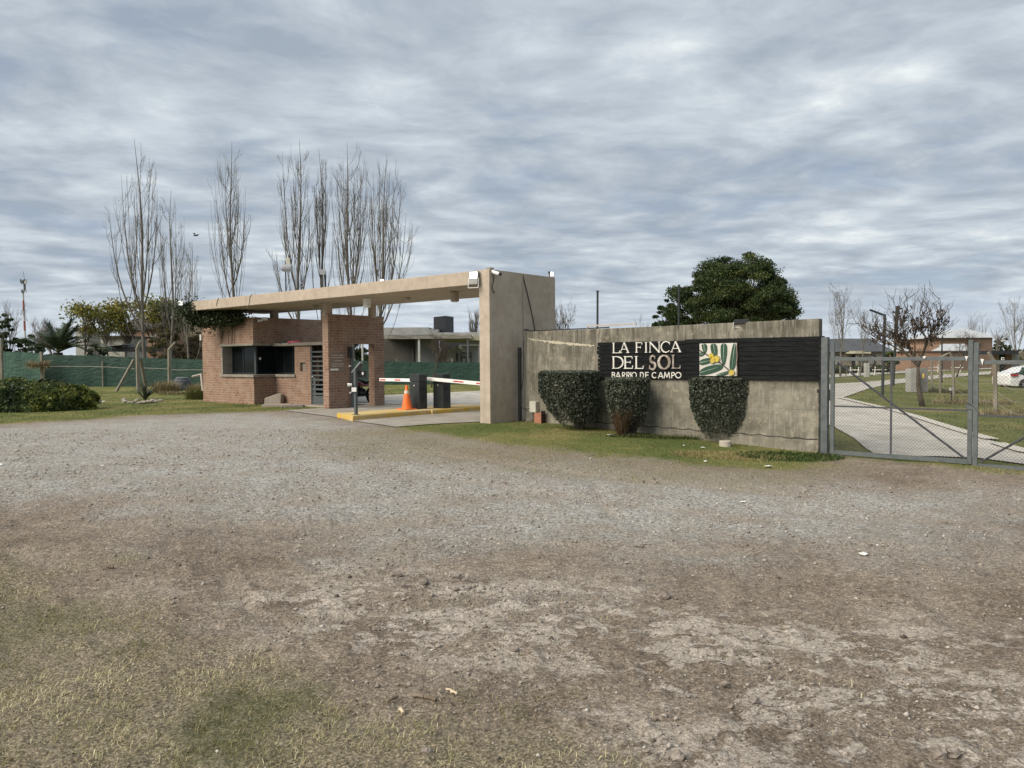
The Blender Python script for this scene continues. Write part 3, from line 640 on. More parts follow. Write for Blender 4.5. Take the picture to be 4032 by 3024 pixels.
def head(mbx, x0, x1, y0, y1, z00, z01, z10, z11):
    P = []
    for (z0_, z1_), x in (((z00, z01), x0), ((z10, z11), x1)): pass
    return mbx
m_.prism([c_ + (-.135, .06, 1.20), c_ + (-.115, .06, 1.18), c_ + (.13, .06, 1.47), c_ + (.105, .06, 1.50)], (.02, .3, 0)); m_.build('screen_hood', M_metal, rd)
m_ = MB(); m_.prism([c_ + (-.10, .07, 1.02), c_ + (-.01, .07, 1.0), c_ + (.13, .07, 1.43), c_ + (.10, .07, 1.44), c_ + (-.10, .07, 1.2)], (.02, .26, 0)); m_.build('reader_body', M_black, rd)
m_ = MB(); m_.obox(c_ + (.215, .1, 0), .15, .17, .16, 1.19, 1.395); m_.obox(c_ + (.11, .12, 0), .15, .10, .12, 1.20, 1.38); m_.build('keypad_box', M_black, rd)
m_ = MB(); m_.obox(c_ + (.20, .012, 0), .15, .045, .01, 1.27, 1.35); m_.build('keypad_label', M_white, rd)
m_ = MB(); m_.obox(c_ + (-.035, -.06, 0), 0, .13, .05, .80, .92); m_.lathe(c_ + (-.10, -.06, .85), [(.04, 0), (.04, .05), (.048, .051), (.048, .12)], 12, axis=(-1, -.3, 0)); m_.build('camera', M_white, rd)
m_ = MB(); m_.lathe(c_ + (-.225, -.095, .85), [(.038, 0), (.038, .015)], 12, axis=(-1, -.3, 0)); m_.build('camera_lens', M_black, rd)
# ------------------------------------------------------------------ stained concrete wall with the sign
def stainmat():
    mt, n, bs = newmat('stained_concrete')
    gm = nd(n, 'ShaderNodeNewGeometry').outputs['Position']
    r = mapping(n, gm, rot=(0, 0, -(aA + math.pi / 2)))
    s = nd(n, 'ShaderNodeSeparateXYZ'); lk(n, r, s.inputs[0])
    base = ramp(n, noise(n, r, 2.3, 8, .65), [(.36, (.13, .122, .098)), (.5, (.20, .19, .155)), (.62, (.285, .27, .222))])
    streak = noise(n, mapping(n, r, scale=(4.5, 1, .5)), 1.6, 8, .68, .5)
    streak2 = noise(n, mapping(n, r, scale=(11, 1, .8)), 2.2, 5, .6, .1)
    topd = ramp(n, s.outputs[2], [(0, 0.), (1, 1.)])
    zt = mth(n, 'MULTIPLY', mth(n, 'SUBTRACT', s.outputs[2], .9), .62, True)
    dk = mth(n, 'MULTIPLY', ramp(n, streak, [(.40, 0.), (.60, 1.)]), mth(n, 'ADD', mth(n, 'MULTIPLY', zt, .70), .25))
    c = mixc(n, dk, base, (.075, .070, .056))
    c = mixc(n, mth(n, 'MULTIPLY', ramp(n, streak2, [(.56, 0.), (.62, 1.)]), .32), c, (.38, .36, .31))
    bl = noise(n, mapping(n, gm, loc=(4, 2, 1)), 5, 5, .6)
    c = mixc(n, ramp(n, bl, [(.60, 0.), (.66, .35)]), c, (.42, .37, .28))
    # pale repair seam sagging to the right near the top left
    xs = mth(n, 'ADD', s.outputs[0], mth(n, 'MULTIPLY', noise(n, gm, 7, 4), .0))
    lk(n, c, bs.inputs['Base Color']); bs.inputs['Roughness'].default_value = .95; bs.inputs['Specular IOR Level'].default_value = .2
    # board marks
    row = mth(n, 'PINGPONG', mth(n, 'ADD', s.outputs[2], .03), .31)
    ln = ramp(n, row, [(.0, 0.), (.012, 1.)])
    h = mth(n, 'ADD', mth(n, 'MULTIPLY', ln, .25), mth(n, 'ADD', mth(n, 'MULTIPLY', noise(n, gm, 22, 5), .6), mth(n, 'MULTIPLY', streak, .4)))
    addbump(n, bs, h, .7, .02)
    return mt
M_stain = stainmat()
WV = 1.1; UL = -.30; UR = -8.04
wall = thing('concrete_wall', 'long grey stained concrete wall with black sign boards, between tan pillar and gate', 'wall', L(-4.2, 1.2))
mb = MB()
mb.prism([L(UL, WV, -.55), L(UR, WV, -.8), L(UR, WV, 2.475), L(-4.2, WV, 2.435), L(-.36, WV, 2.42), L(UL, WV, 2.38)], VX * .2)
mb.build('wall_panel', M_stain, wall, bevel=.012)
pts = []; rg = random.Random(4)
# horizontal crack near the foot (thin open joint) as a dark inlay strip
cr = MB(); k = 60; up = []; lo = []
for i in range(k + 1):
    uu = -1.3 + (UR + 1.3 + .01) * i / k; zc = .13 - .12 * i / k - .02 + .014 * math.sin(i * 1.7) + .012 * (rg.random() - .5); t = .008 + .010 * rg.random()
    up.append(L(uu, WV - .003, zc + t)); lo.append(L(uu, WV - .003, zc - t))
for i in range(k): cr.add([up[i], up[i + 1], lo[i + 1], lo[i]], [(0, 1, 2, 3)])
cr.build('crack', mk('crack', (.05, .045, .04), 5, .95), wall)
cr = MB(); k = 40; up = []; lo = []
for i in range(k + 1):
    f_ = i / k; uu = -.38 - 2.15 * f_; zc = 2.245 - .23 * f_ ** .8 + .008 * math.sin(i * 2.1); t = (.006 + .018 * rg.random()) * (1 + .8 * math.sin(f_ * 3.1))
    up.append(L(uu, WV - .003, zc + t * .6)); lo.append(L(uu, WV - .003, zc - t * 1.4))
for i in range(k): cr.add([up[i], up[i + 1], lo[i + 1], lo[i]], [(0, 1, 2, 3)])
cr.build('mortar_seam', mk('mortar_seam', (.40, .37, .29), 9, .95), wall)
# sign boards
M_plank = mk('black_stained_wood', [(.35, (.006, .0068, .0078)), (.5, (.010, .0112, .0125)), (.68, (.020, .021, .023))], 3, .8, .5, 14, stretch=(1, 1, 14), spec=.12)
uS0 = onv(2349.7, 1400, WV - .06)[0]; uS1 = onv(2698, 1400, WV - .06)[0]; uS2 = onv(3236, 1400, WV - .06)[0]
sign = thing('estate_sign', 'black planked sign reading LA FINCA DEL SOL BARRIO DE CAMPO with leaf emblem panel', 'sign', L((uS0 + uS2) / 2, WV - .05, 1.2))
def planks(u0, u1, zb, zt_, n, jag=0):
    m_ = MB(); h = (zt_ - zb) / n; rg = random.Random(int(abs(u0) * 100))
    for i in range(n):
        a = u0 - jag * rg.random() * .05; b = u1 + .0; dz = (rg.random() - .5) * .006
        m_.lbox(b, a, WV - .06 - .003 * rg.random(), WV - .028, zb + i * h + .007, zb + (i + 1) * h - .005 + dz * 0)
    for uu in np.linspace(u0 - .12, u1 + .12, 4): m_.lbox(uu - .03, uu + .03, WV - .0275, WV - .001, zb + .02, zt_ - .02)
    return m_.build('plank_panel', M_plank, sign)
planks(uS0, uS1 + .006, 1.19, 2.09, 9, 1); planks(uS1, uS2, 1.20, 2.115, 9, 0)
mb = MB(); mb.lbox(uS2 - .045, uS2 - .005, WV - .07, WV - .03, 1.6, 2.115); mb.build('end_post', M_plank, sign)
def P6(x, y): return (2300 + x / 3.0157, 1250 + y / 3.0157)
FV = WV - .064
def glyph_pt(x, y): u_, z_ = onv(*P6(x, y), FV); return u_, z_
M_cream = mk('cream_letters', [(.35, (.60, .59, .53)), (.6, (.70, .69, .64))], 12, .7, .15)
M_worn = mk('worn_tin', [(.3, (.13, .10, .08)), (.5, (.32, .28, .24)), (.7, (.55, .52, .47))], 9, .45, .35, 20, metal=.35, detail=8)
_lay = [0]
def ribbon(m_, pts, wd, box, depth=.03):
    """pts in unit glyph space, stroke of width wd (in glyph-height units), box = (u0,u1,z0,z1)"""
    u0, u1, z0, z1 = box; H_ = z1 - z0; _lay[0] += 1; off = .0004 * (_lay[0] % 12)
    Q = [np.array((u0 + (u1 - u0) * x, z0 + H_ * y)) for x, y in pts]
    ws = wd if hasattr(wd, '__len__') else [wd] * len(Q); k = len(Q); A = []; B = []
    closed = np.linalg.norm(Q[0] - Q[-1]) < 1e-6
    for i in range(k):
        if closed: t = Q[(i + 1) % (k - 1)] - Q[(i - 1) % (k - 1)]
        else: t = Q[min(i + 1, k - 1)] - Q[max(i - 1, 0)]
        t = t / (np.linalg.norm(t) + 1e-9); nn = np.array((-t[1], t[0])) * ws[i] * H_ / 2; A.append(Q[i] + nn); B.append(Q[i] - nn)
    f0 = FV - depth - off; f1 = FV + .002
    for i in range(k - 1):
        m_.box8([L(A[i][0], f0, A[i][1]), L(B[i][0], f0, B[i][1]), L(B[i + 1][0], f0, B[i + 1][1]), L(A[i + 1][0], f0, A[i + 1][1]),
                 L(A[i][0], f1, A[i][1]), L(B[i][0], f1, B[i][1]), L(B[i + 1][0], f1, B[i + 1][1]), L(A[i + 1][0], f1, A[i + 1][1])])
def arc(cx, cy, rx, ry, a0, a1, n=22): return [(cx + rx * math.cos(R_(a0 + (a1 - a0) * i / n)), cy + ry * math.sin(R_(a0 + (a1 - a0) * i / n))) for i in range(n + 1)]
def wvar(n, lo, hi, f): return [lo + (hi - lo) * abs(f(i / n)) for i in range(n + 1)]
TH, TN = .118, .06
def serif(ch, m_, box, wq):
    R = lambda p, w_: ribbon(m_, p, w_, box)
    sx = .13 / wq; fx = .10 / wq    # stem half-serif in x units
    def stem(x, y0=0., y1=1., w_=TH, s=1):
        R([(x, y0), (x, y1)], w_)
        if s: R([(x - sx, y0 + .025), (x + sx, y0 + .025)], .05); R([(x - sx, y1 - .025), (x + sx, y1 - .025)], .05)
    if ch == 'L': stem(.24); R([(.24, .03), (.93, .03)], .065); R([(.93, .0), (.985, .24)], .06)
    if ch == 'A': R([(.12, .03), (.47, 1.0)], .065); R([(.46, 1.02), (.88, .03)], TH); R([(.24, .35), (.70, .35)], .055); R([(.0, .022), (.26, .022)], .045); R([(.70, .022), (1., .022)], .045)
    if ch == 'F': stem(.24); R([(.24, .965), (.93, .965)], .065); R([(.93, 1.), (.96, .78)], .055); R([(.24, .52), (.75, .52)], .06); R([(.75, .64), (.75, .40)], .045)
    if ch == 'I': stem(.5)
    if ch == 'N': stem(.13, w_=.065); stem(.87, w_=.065); R([(.10, 1.0), (.88, -.01)], TH)
    if ch == 'C':
        p = arc(.54, .5, .46, .5, 42, 318); R(p, wvar(22, .055, TH, lambda t: math.sin(t * math.pi))); R([(.90, .72), (.90, .98)], .05)
    if ch == 'D':
        stem(.17); p = [(.17, .965)] + arc(.42, .5, .56, .467, 90, -90) + [(.17, .033)]; R(p, [.06] + wvar(22, .06, TH, lambda t: math.sin(t * math.pi)) + [.06])
    if ch == 'E':
        stem(.20); R([(.20, .965), (.90, .965)], .065); R([(.90, 1.), (.93, .79)], .055); R([(.20, .52), (.74, .52)], .06); R([(.74, .63), (.74, .41)], .045); R([(.20, .033), (.93, .033)], .065); R([(.93, .0), (.99, .24)], .06)
    if ch == 'O':
        p = arc(.5, .5, .44, .47, 0, 360, 30); R(p, wvar(30, .09, .20, lambda t: math.cos(t * 2 * math.pi)))
    if ch == 'S':
        p = arc(.5, .745, .34, .235, 25, 262, 14) + arc(.47, .255, .40, .245, 80, -155, 14); R(p, [.06] + [.09 + .09 * math.sin(i / 28 * math.pi) for i in range(28)] + [.07]); R([(.82, .98), (.82, .76)], .05); R([(.06, .30), (.02, .02)], .06)
def place(ch, xl, xr, yt, yb, m_, fn=serif):
    uL, zT = glyph_pt(xl, yt); uR, _ = glyph_pt(xr, yt); _, zB = glyph_pt(xl, yb)
    fn(ch, m_, (uL, uR, zB, zT), abs(uR - uL) / (zT - zB))
mb = MB()
for ch, a, b, t, bo in [('L', 333, 430, 300, 425), ('A', 425, 545, 298, 422), ('/', 0, 0, 0, 0), ('F', 608, 697, 296, 419), ('I', 712, 772, 293, 418), ('N', 772, 916, 291, 416), ('C', 912, 1032, 288, 414), ('A', 1028, 1162, 286, 413)]: 
    if ch == '/': mb.build('lettering', M_cream, sign); mb = MB()
    else: place(ch, a, b, t, bo, mb)
mb.build('lettering', M_cream, sign)
mb = MB()
for ch, a, b, t, bo in [('D', 333, 470, 461, 608), ('E', 472, 586, 460, 608), ('L', 598, 712, 459, 609)]: place(ch, a, b, t, bo, mb)
mb.build('lettering', M_cream, sign)
for ch, a, b, t, bo in [('S', 780, 862, 452, 618), ('O', 884, 1028, 446, 614), ('L', 1036, 1150, 444, 606)]:
    mb = MB(); place(ch, a, b, t, bo, mb); o = mb.build('lettering', M_worn, sign); o['label'] = 'letter %s with its paint gone, bent bare metal' % ch
def sans(ch, m_, box, wq):
    T = .128; h = .075; R = lambda p, w_=T: ribbon(m_, p, w_, box, .02); k = .075 / wq
    if ch == 'B': R([(k, 0), (k, 1)]); R([(k, .93)] + arc(.45, .74, .42, .19, 90, -90, 10) + [(k, .55)]); R([(k, .53)] + arc(.48, .30, .46, .225, 90, -90, 10) + [(k, .075)])
    if ch == 'A': R([(.06, 0), (.5, .98)]); R([(.5, .98), (.94, 0)]); R([(.22, .30), (.78, .30)], .12)
    if ch == 'R': R([(k, 0), (k, 1)]); R([(k, .93)] + arc(.48, .70, .42, .225, 90, -90, 10) + [(k, .475)]); R([(.45, .48), (.90, .0)])
    if ch == 'I': R([(.5, 0), (.5, 1)])
    if ch == 'O': R(arc(.5, .5, .5 - k, .43, 0, 360, 28))
    if ch == 'D': R([(k, 0), (k, 1)]); R([(k, .93)] + arc(.35, .5, .58, .43, 90, -90, 16) + [(k, .07)])
    if ch == 'E': R([(k, 0), (k, 1)]); R([(k, .93), (1, .93)]); R([(k, .52), (.95, .52)]); R([(k, .07), (1, .07)])
    if ch == 'C': R(arc(.54, .5, .5 - k, .43, 45, 315, 22))
    if ch == 'M': R([(.06, 0), (.16, 1)]); R([(.16, 1), (.5, .15)], .13); R([(.5, .15), (.84, 1)], .13); R([(.84, 1), (.94, 0)])
    if ch == 'P': R([(k, 0), (k, 1)]); R([(k, .93)] + arc(.46, .68, .44, .25, 90, -90, 10) + [(k, .43)])
mb = MB()
for ch, a, b in [('B', 333, 372), ('A', 378, 440), ('R', 455, 494), ('R', 508, 547), ('I', 552, 566), ('O', 566, 630), ('/', 0, 0), ('D', 668, 714), ('E', 730, 770), ('/', 0, 0), ('C', 805, 868), ('A', 882, 946), ('M', 952, 1024), ('P', 1040, 1082), ('O', 1086, 1160)]:
    if ch == '/': mb.build('lettering', M_cream, sign); mb = MB()
    else: place(ch, a, b, 648, 722, mb, sans)
mb.build('lettering', M_cream, sign)
# leaf emblem
emu0, emz1 = glyph_pt(1378, 311); emu1, _ = glyph_pt(1817, 309); _, emz0 = glyph_pt(1378, 692)
mb = MB(); mb.lbox(emu1, emu0, FV - .03, FV + .002, emz0, emz1); emb = mb.build('emblem_panel', mk('emblem_white', [(.4, (.50, .48, .44)), (.6, (.58, .56, .53))], 4, .6), sign)
M_leafg = mk('emblem_green', [(.4, (.018, .055, .035)), (.6, (.026, .072, .045))], 8, .5)
M_pale = mk('emblem_rib', (.45, .52, .45), 8, .5); M_stem = mk('emblem_stem', (.03, .025, .015), 8, .6); M_yfl = mk('emblem_yellow', [(.4, (.42, .32, .05)), (.6, (.52, .42, .10))], 30, .7, .5, 90)
def eL(x, y): return emu0 + (emu1 - emu0) * (x - 1378) / 439, emz1 - (emz1 - emz0) * (y - 310) / 382
def eprism(m_, pts, f0, f1):
    q = [eL(*p) for p in pts]; P = [L(a, f0, b) for a, b in q]
    m_.prism(P, VX * (f1 - f0))
def smoothpoly(pts, it=2):
    for _ in range(it):
        o = []
        for i in range(len(pts)):
            a = np.array(pts[i]); b = np.array(pts[(i + 1) % len(pts)]); o += [tuple(a * .75 + b * .25), tuple(a * .25 + b * .75)]
        pts = o
    return pts
LV = [([(1406, 314), (1470, 314), (1472, 385), (1452, 426), (1424, 402), (1408, 355)], ((1432, 316), (1445, 405))),
      ([(1380, 415), (1440, 403), (1452, 425), (1425, 452), (1380, 468)], ((1384, 440), (1435, 424))),
      ([(1512, 314), (1585, 314), (1598, 400), (1592, 455), (1560, 472), (1528, 430), (1516, 380)], ((1549, 318), (1568, 440))),
      ([(1638, 314), (1708, 314), (1710, 420), (1692, 535), (1666, 578), (1643, 520), (1632, 400)], ((1673, 318), (1667, 530))),
      ([(1780, 314), (1813, 314), (1813, 560), (1790, 612), (1758, 634), (1738, 610), (1740, 530), (1757, 420)], ((1800, 320), (1768, 600))),
      ([(1380, 508), (1450, 485), (1520, 478), (1548, 490), (1530, 522), (1490, 548), (1380, 570)], ((1384, 538), (1505, 510))),
      ([(1380, 630), (1450, 585), (1560, 560), (1640, 556), (1668, 580), (1648, 614), (1560, 652), (1450, 680), (1380, 688)], ((1384, 655), (1600, 592))),
      ([(1560, 688), (1620, 660), (1690, 640), (1748, 626), (1742, 652), (1680, 688)], ((1590, 684), (1710, 650)))]
for i, (pl_, rib) in enumerate(LV):
    m_ = MB(); sp_ = smoothpoly(pl_); eprism(m_, sp_, FV - .046, FV - .029); lf = m_.build('leaf', M_leafg, emb)
m_ = MB()
for pl_, (a, b) in LV:
    a = np.array(a, float); b = np.array(b, float); t = (b - a) / np.linalg.norm(b - a); nn = np.array((-t[1], t[0])) * 2.2
    eprism(m_, [a + nn, b + nn * .2, b - nn * .2, a - nn], FV - .048, FV - .045)
m_.build('leaf_ribs', M_pale, emb)
m_ = MB(); st = [(1380, 388), (1500, 455), (1620, 530), (1700, 592), (1770, 655)]
for a, b in zip(st[:-1], st[1:]):
    a = np.array(a, float); b = np.array(b, float); t = (b - a) / np.linalg.norm(b - a); nn = np.array((-t[1], t[0])) * 4.5
    eprism(m_, [a + nn, b + nn, b - nn, a - nn], FV - .058, FV - .044)
m_.build('stem', M_stem, emb)
rg = random.Random(5)
for i, (x, y, r) in enumerate([(1526, 458, 35), (1590, 492, 42), (1543, 515, 34), (1768, 652, 36)]):
    m_ = MB(); pts = []
    for k in range(44):
        an = 2 * math.pi * k / 44; q = r * (1.0 if k % 2 else .74) * (.9 + .2 * rg.random()); pts.append((x + q * math.cos(an), y + q * math.sin(an)))
    eprism(m_, pts, FV - .066 - .002 * i, FV - .056); m_.build('flower', M_yfl, emb)
m_ = MB()
for i, (x, y) in enumerate([(1520, 455), (1555, 485), (1600, 510)]):
    eprism(m_, [(x - 16, y - 14), (x - 2, y - 20), (x + 18, y + 8), (x + 12, y + 18), (x - 6, y + 10)], FV - .085 - .001 * i, FV - .065)
m_.build('flower_centre', mk('emblem_yellow_deep', (.52, .40, .045), 20, .6), emb)
mb = MB(); e0 = glyph_pt(1820, 309)[0]
mb.tube([L(e0 - .01 + .01 * math.sin(k * .9), FV - .03, emz1 - (emz1 - emz0) * k / 14) for k in range(15)], .012, 5); mb.build('dry_vine', mk('dry_vine', (.12, .08, .055), 9, .95), sign)
# ------------------------------------------------------------------ pipe, cables, meter box, lamps on the pillar and wall
M_cable = mk('cable', (.035, .033, .03), 5, .6); M_gcab = mk('cable_grey', (.24, .22, .20), 5, .7)
mb = MB(); mb.tube([L(-.12, WV - .02, -.1), L(-.12, WV - .02, 2.0)], .05, 12); mb.tube([L(-.12, WV - .02, 1.78), L(-.12, WV - .02, 1.86)], .058, 12)
tag(mb.build('downpipe', M_black, smooth=False), 'black vertical pipe in the gap between tan pillar and concrete wall', 'pipe')
def pil(px, py, du=-.015): v_, z_ = onu(px, py, 0); return L(du, v_, z_)
mb = MB(); mb.tube([pil(2057, 1077), pil(2057, 1100), pil(2058, 1190), pil(2059, 1295), pil(2060, 1340)], .011, 5); tag(mb.build('cable', M_gcab), 'grey cable running straight down the tan pillar from its top', 'cable')
mb = MB(); mb.tube([pil(2057, 1078), pil(2065, 1117), pil(2083, 1190), pil(2097, 1255), pil(2105, 1303)], .013, 5); tag(mb.build('cable', M_cable), 'black cable slanting down the pillar face to the wall top', 'cable')
mb = MB(); mb.tube([pil(2062, 1299), pil(2075, 1298), pil(2095, 1303), L(-.7, WV + .1, 2.44), L(-1.6, WV + .1, 2.45), L(-2.3, WV + .1, 2.45), L(-2.9, WV + .12, 2.46)], .016, 5); tag(mb.build('cable', M_cable), 'black cable lying along the top of the concrete wall', 'cable')
p0 = onv(2061, 1350, WV - .09)
def wl(px, py, dv=.03): u_, z_ = onv(px, py, WV - dv); return L(u_, WV - dv, z_)
mb = MB(); mb.tube([wl(2061, 1340, .1), wl(2061, 1480, .1), wl(2054, 1535, .1), wl(2048, 1585, .12), wl(2055, 1606, .12), wl(2072, 1612, .1), wl(2088, 1606, .1)], .012, 5); tag(mb.build('cable', M_cable), 'dark cable looping low beside the black pipe to the meter box', 'cable')
ua, za = onv(2086, 1580, WV - .12); ub, zb = onv(2112, 1625, WV - .12)
mbx = thing('meter_box', 'pale grey metal meter box at the left end of the concrete wall', 'meter box', L((ua + ub) / 2, WV - .06, zb))
mb = MB(); mb.lbox(ub, ua, WV - .14, WV - .002, zb, za); mb.build('box_body', mk('box_grey', (.42, .42, .36), 5, .5), mbx, bevel=.008)
mb = MB(); mb.lbox(ub + .01, ua - .01, WV - .15, WV - .141, zb + .012, za - .012); mb.build('box_door', mk('box_grey_door', (.46, .46, .395), 5, .5), mbx, bevel=.004)
mb = MB(); mb.tube([wl(2098, 1626), wl(2092, 1645, .08), wl(2078, 1655, .15), wl(2068, 1664, .25)], .013, 5); tag(mb.build('conduit', M_gcab), 'thin grey conduit hose from under the meter box into the grass', 'conduit')
ua, za = onv(2105, 1626, WV - .2); ub, _ = onv(2132, 1626, WV - .2); qb = gz(*L(ub, WV - .1)[:2])
M_hb = mk('hollow_brick', [(.4, (.30, .13, .085)), (.6, (.36, .17, .11))], 5, .9, .3, 60, stretch=(1, 1, 8))
hb = thing('hollow_brick', 'orange ribbed hollow clay brick standing below the meter box', 'brick', L((ua + ub) / 2, WV - .12, qb))
cx_, sx_ = (ua + ub) / 2, abs(ua - ub)
mb = MB(); mb.lbox(cx_ - sx_ / 2 - .0, cx_ + sx_ / 2, WV - .22, WV - .03, qb - .02, za); hbo = mb.build('brick_body', M_hb, hb)
mb = MB()
for i in range(2):
    for j in range(4): mb.lbox(cx_ - sx_ / 2 - .006, cx_ - sx_ / 2 + .0, WV - .205 + i * .085, WV - .135 + i * .085, qb + .02 + j * .08, qb + .085 + j * .08)
mb.build('brick_holes', M_black, hb)
M_lens = emis('lit_led', (1, .99, .96), 1.3)
def floodlight(name, lab, c, w_, h, facing, tilt, lit=True, mat=None, cat='floodlight'):
    c = np.array(c, float); fdir = Vector(facing).normalized(); rt = Vector((0, 0, 1)).cross(fdir).normalized()
    fd = (fdir * math.cos(tilt) + Vector((0, 0, -1)) * math.sin(tilt)); up = fd.cross(rt)
    o = thing(name, lab, cat, c)
    def bx(m_, x0, x1, y0, y1, z0, z1):   # x right, y forward, z up in lamp frame
        P = [Vector(c) + rt * x + fd * y + up * z for z in (z0, z1) for x, y in ((x0, y0), (x1, y0), (x1, y1), (x0, y1))]
        m_.box8([tuple(q) for q in P])
    m_ = MB(); bx(m_, -w_ / 2, w_ / 2, -.09, 0, -h / 2, h / 2); m_.build('housing', mat or M_metal, o, bevel=.01)
    m_ = MB(); bx(m_, -w_ * .42, w_ * .42, 0.001, .006, -h * .42 if lit != 'half' else -h * .05, h * .42); m_.build('lens', M_lens if lit else M_black, o)
    m_ = MB(); bx(m_, -w_ / 2 - .02, -w_ / 2 - .005, -.06, -.02, -h * .5 - .08, 0); bx(m_, w_ / 2 + .005, w_ / 2 + .02, -.06, -.02, -h * .5 - .08, 0); bx(m_, -w_ / 2 - .02, w_ / 2 + .02, -.06, -.02, -h * .5 - .09, -h * .5 - .075); m_.build('bracket', M_metal, o)
    return o
c = L(.42, -.16, 3.83); floodlight('floodlight', 'large lit grey floodlight on the front corner of the tan pillar', c, .26, .36, (-.35, -.9, 0), R_(-8), 'half', mk('silver', (.20, .20, .195), 5, .5, metal=.2))
c = at(712, 1193, L(SU, 0)[1] - .1); floodlight('floodlight', 'lit white floodlight in the vine at the left end of the canopy', c, .17, .19, (.2, -1, 0), R_(15), True)
u_, z_ = onv(1503, 1100, .5); floodlight('floodlight', 'lit small floodlight on top of the canopy beam halfway along', L(u_, .5, 4.10), .13, .13, (.5, -1, 0), R_(10), True)
v_, z_ = onu(2167, 1085, .15); floodlight('floodlight', 'small lit floodlight on the back top corner of the tan pillar', L(.1, v_, 4.14), .13, .15, (.6, -.8, 0), R_(5), True, M_black)
u_, z_ = onv(2923, 1263, WV + .05); floodlight('floodlight', 'black unlit floodlight tipped over on top of the concrete wall', L(u_, WV - .02, 2.47), .30, .10, (-.45, -.9, 0), R_(0), False, M_black)
u_, z_ = onv(2171, 1300, WV + .05)
mb = MB(); ub_ = onv(2312, 1300, WV + .1)[0]; mb.lbox(onv(2505, 1290, WV + .1)[0], ub_, WV + .08, WV + .13, 2.50, 2.535); mb.lbox(ub_ - .02, ub_, WV + .08, WV + .12, 2.42, 2.5)
tag(mb.build('metal_rail', mk('rail_tan', (.38, .34, .30), 6, .7)), 'pale thin metal rail lying along the top of the concrete wall', 'rail')
# camera by the pillar top
q = L(.0, .25, 3.93); cm = thing('security_camera', 'white bullet camera at the top front of the tan pillar face', 'camera', q)
mb = MB(); mb.lathe(L(-.02, .12, 3.97), [(.05, 0), (.05, .06)], 14, axis=-UX); mb.build('base', M_white, cm)
mb = MB(); mb.lathe(L(-.08, .1, 3.95), [(.04, 0), (.045, .02), (.045, .17)], 14, axis=(.75, -.45, -.25)); mb.build('camera_body', M_white, cm)
mb = MB(); mb.lathe(np.array(L(-.08, .1, 3.95)) + np.array((.75, -.45, -.25)) / .91 * .17, [(.047, 0), (.04, .05)], 14, axis=(.75, -.45, -.25)); mb.build('lens_hood', M_black, cm)
mb = MB(); mb.lbox(.1, .24, .15, .3, 4.035, 4.10); tag(mb.build('junction_box', M_gcab), 'grey box on top of the tan pillar above the floodlight', 'junction box')
mb = MB(); mb.tube([L(-.02, .14, 3.9), L(-.02, .16, 3.75), L(-.03, .08, 3.62), L(-.02, .1, 3.5), L(-.02, .19, 3.44), L(-.03, .12, 3.42)], .012, 5); tag(mb.build('cable', M_cable), 'short tangled black cable under the camera on the pillar', 'cable')
def fas(px, py): u_, z_ = onv(px, py, -.01); return L(u_, -.012, z_)
mb = MB(); mb.tube([fas(1008, 1156), fas(992, 1158), fas(983, 1170), fas(981, 1195), fas(975, 1212), L(onv(955, 1230, .1)[0], .3, 3.62)], .010, 5); tag(mb.build('cable', M_gcab), 'thin cable looping over the middle left of the canopy fascia', 'cable')
mb = MB(); mb.tube([fas(861, 1173), fas(855, 1188), fas(851, 1205)], .013, 5); tag(mb.build('cable', M_gcab), 'short cable over the canopy fascia near the vine', 'cable')
# antennas on the canopy roof
mb = MB(); q = L(onv(1126, 1145, 1.6)[0], 1.6); an = thing('antenna_mast', 'thin mast on the canopy with panel and box antennas', 'antenna', (q[0], q[1], 4.0)); Yq = q[1]
zt = at(1126, 1027, Yq)[2]; mb.tube([(q[0], q[1], 4.0), (q[0], q[1], zt)], .025, 8); mb.build('mast', M_black, an)
a1 = at(1129, 1056, Yq); mb = MB(); mb.lathe((a1[0] - .15, a1[1] - .08, a1[2]), [(.0, 0), (.12, .001), (.135, .05), (.135, .33), (.12, .37), (0, .371)], 16, axis=(1, 0, 0)); mb.build('drum_antenna', mk('ant', (.26, .28, .31), 5, .5), an)
a1 = at(1133, 1033, Yq); mb = MB(); mb.obox(a1, .2, .14, .08, a1[2] - .20, a1[2] + .17); mb.build('panel_antenna', mk('antp', (.55, .53, .45), 5, .5), an)
q = L(onv(1281, 1120, 1.6)[0], 1.6); an = thing('antenna_mast', 'short dark pole on the canopy with a small grey box', 'antenna', (q[0], q[1], 4.0)); zt = at(1281, 1080, q[1])[2]
mb = MB(); mb.tube([(q[0], q[1], 4.0), (q[0], q[1], zt + .1)], .035, 8); mb.build('mast', M_black, an)
mb = MB(); mb.obox((q[0] - .07, q[1] - .08), .1, .2, .1, zt - .02, zt + .16); mb.build('antenna_box', M_metal, an)
# ------------------------------------------------------------------ the double gate
M_gate = mk('gate_steel', [(.4, (.085, .10, .105)), (.6, (.115, .13, .135))], 8, .55, .1, 60, metal=.15); M_wire = mk('gate_wire', (.11, .105, .10), 5, .6, metal=.3); M_dgate = mk('gate_brace', (.06, .066, .08), 6, .5)
GP = thing('gate_post', 'square grey steel gate post right beside the concrete wall', 'post', L(-8.42, 1.0, -.5))
ug0 = onv(3232, 1500, .95)[0]; ug1 = onv(3258, 1500, .95)[0]
mb = MB(); mb.lbox(ug1, ug0, .95, 1.08, -.6, 2.09); mb.build('pole', M_gate, GP, bevel=.006)
mb = MB(); mb.lbox(ug0, UR + .005, 1.0, 1.06, .96, 1.03); mb.build('wall_tie', M_black, GP)
for z in (.93, -.35): m_ = MB(); m_.lbox(ug1 - .07, ug1, .98, 1.03, z - .12, z + .1); m_.build('hinge', M_black, GP)
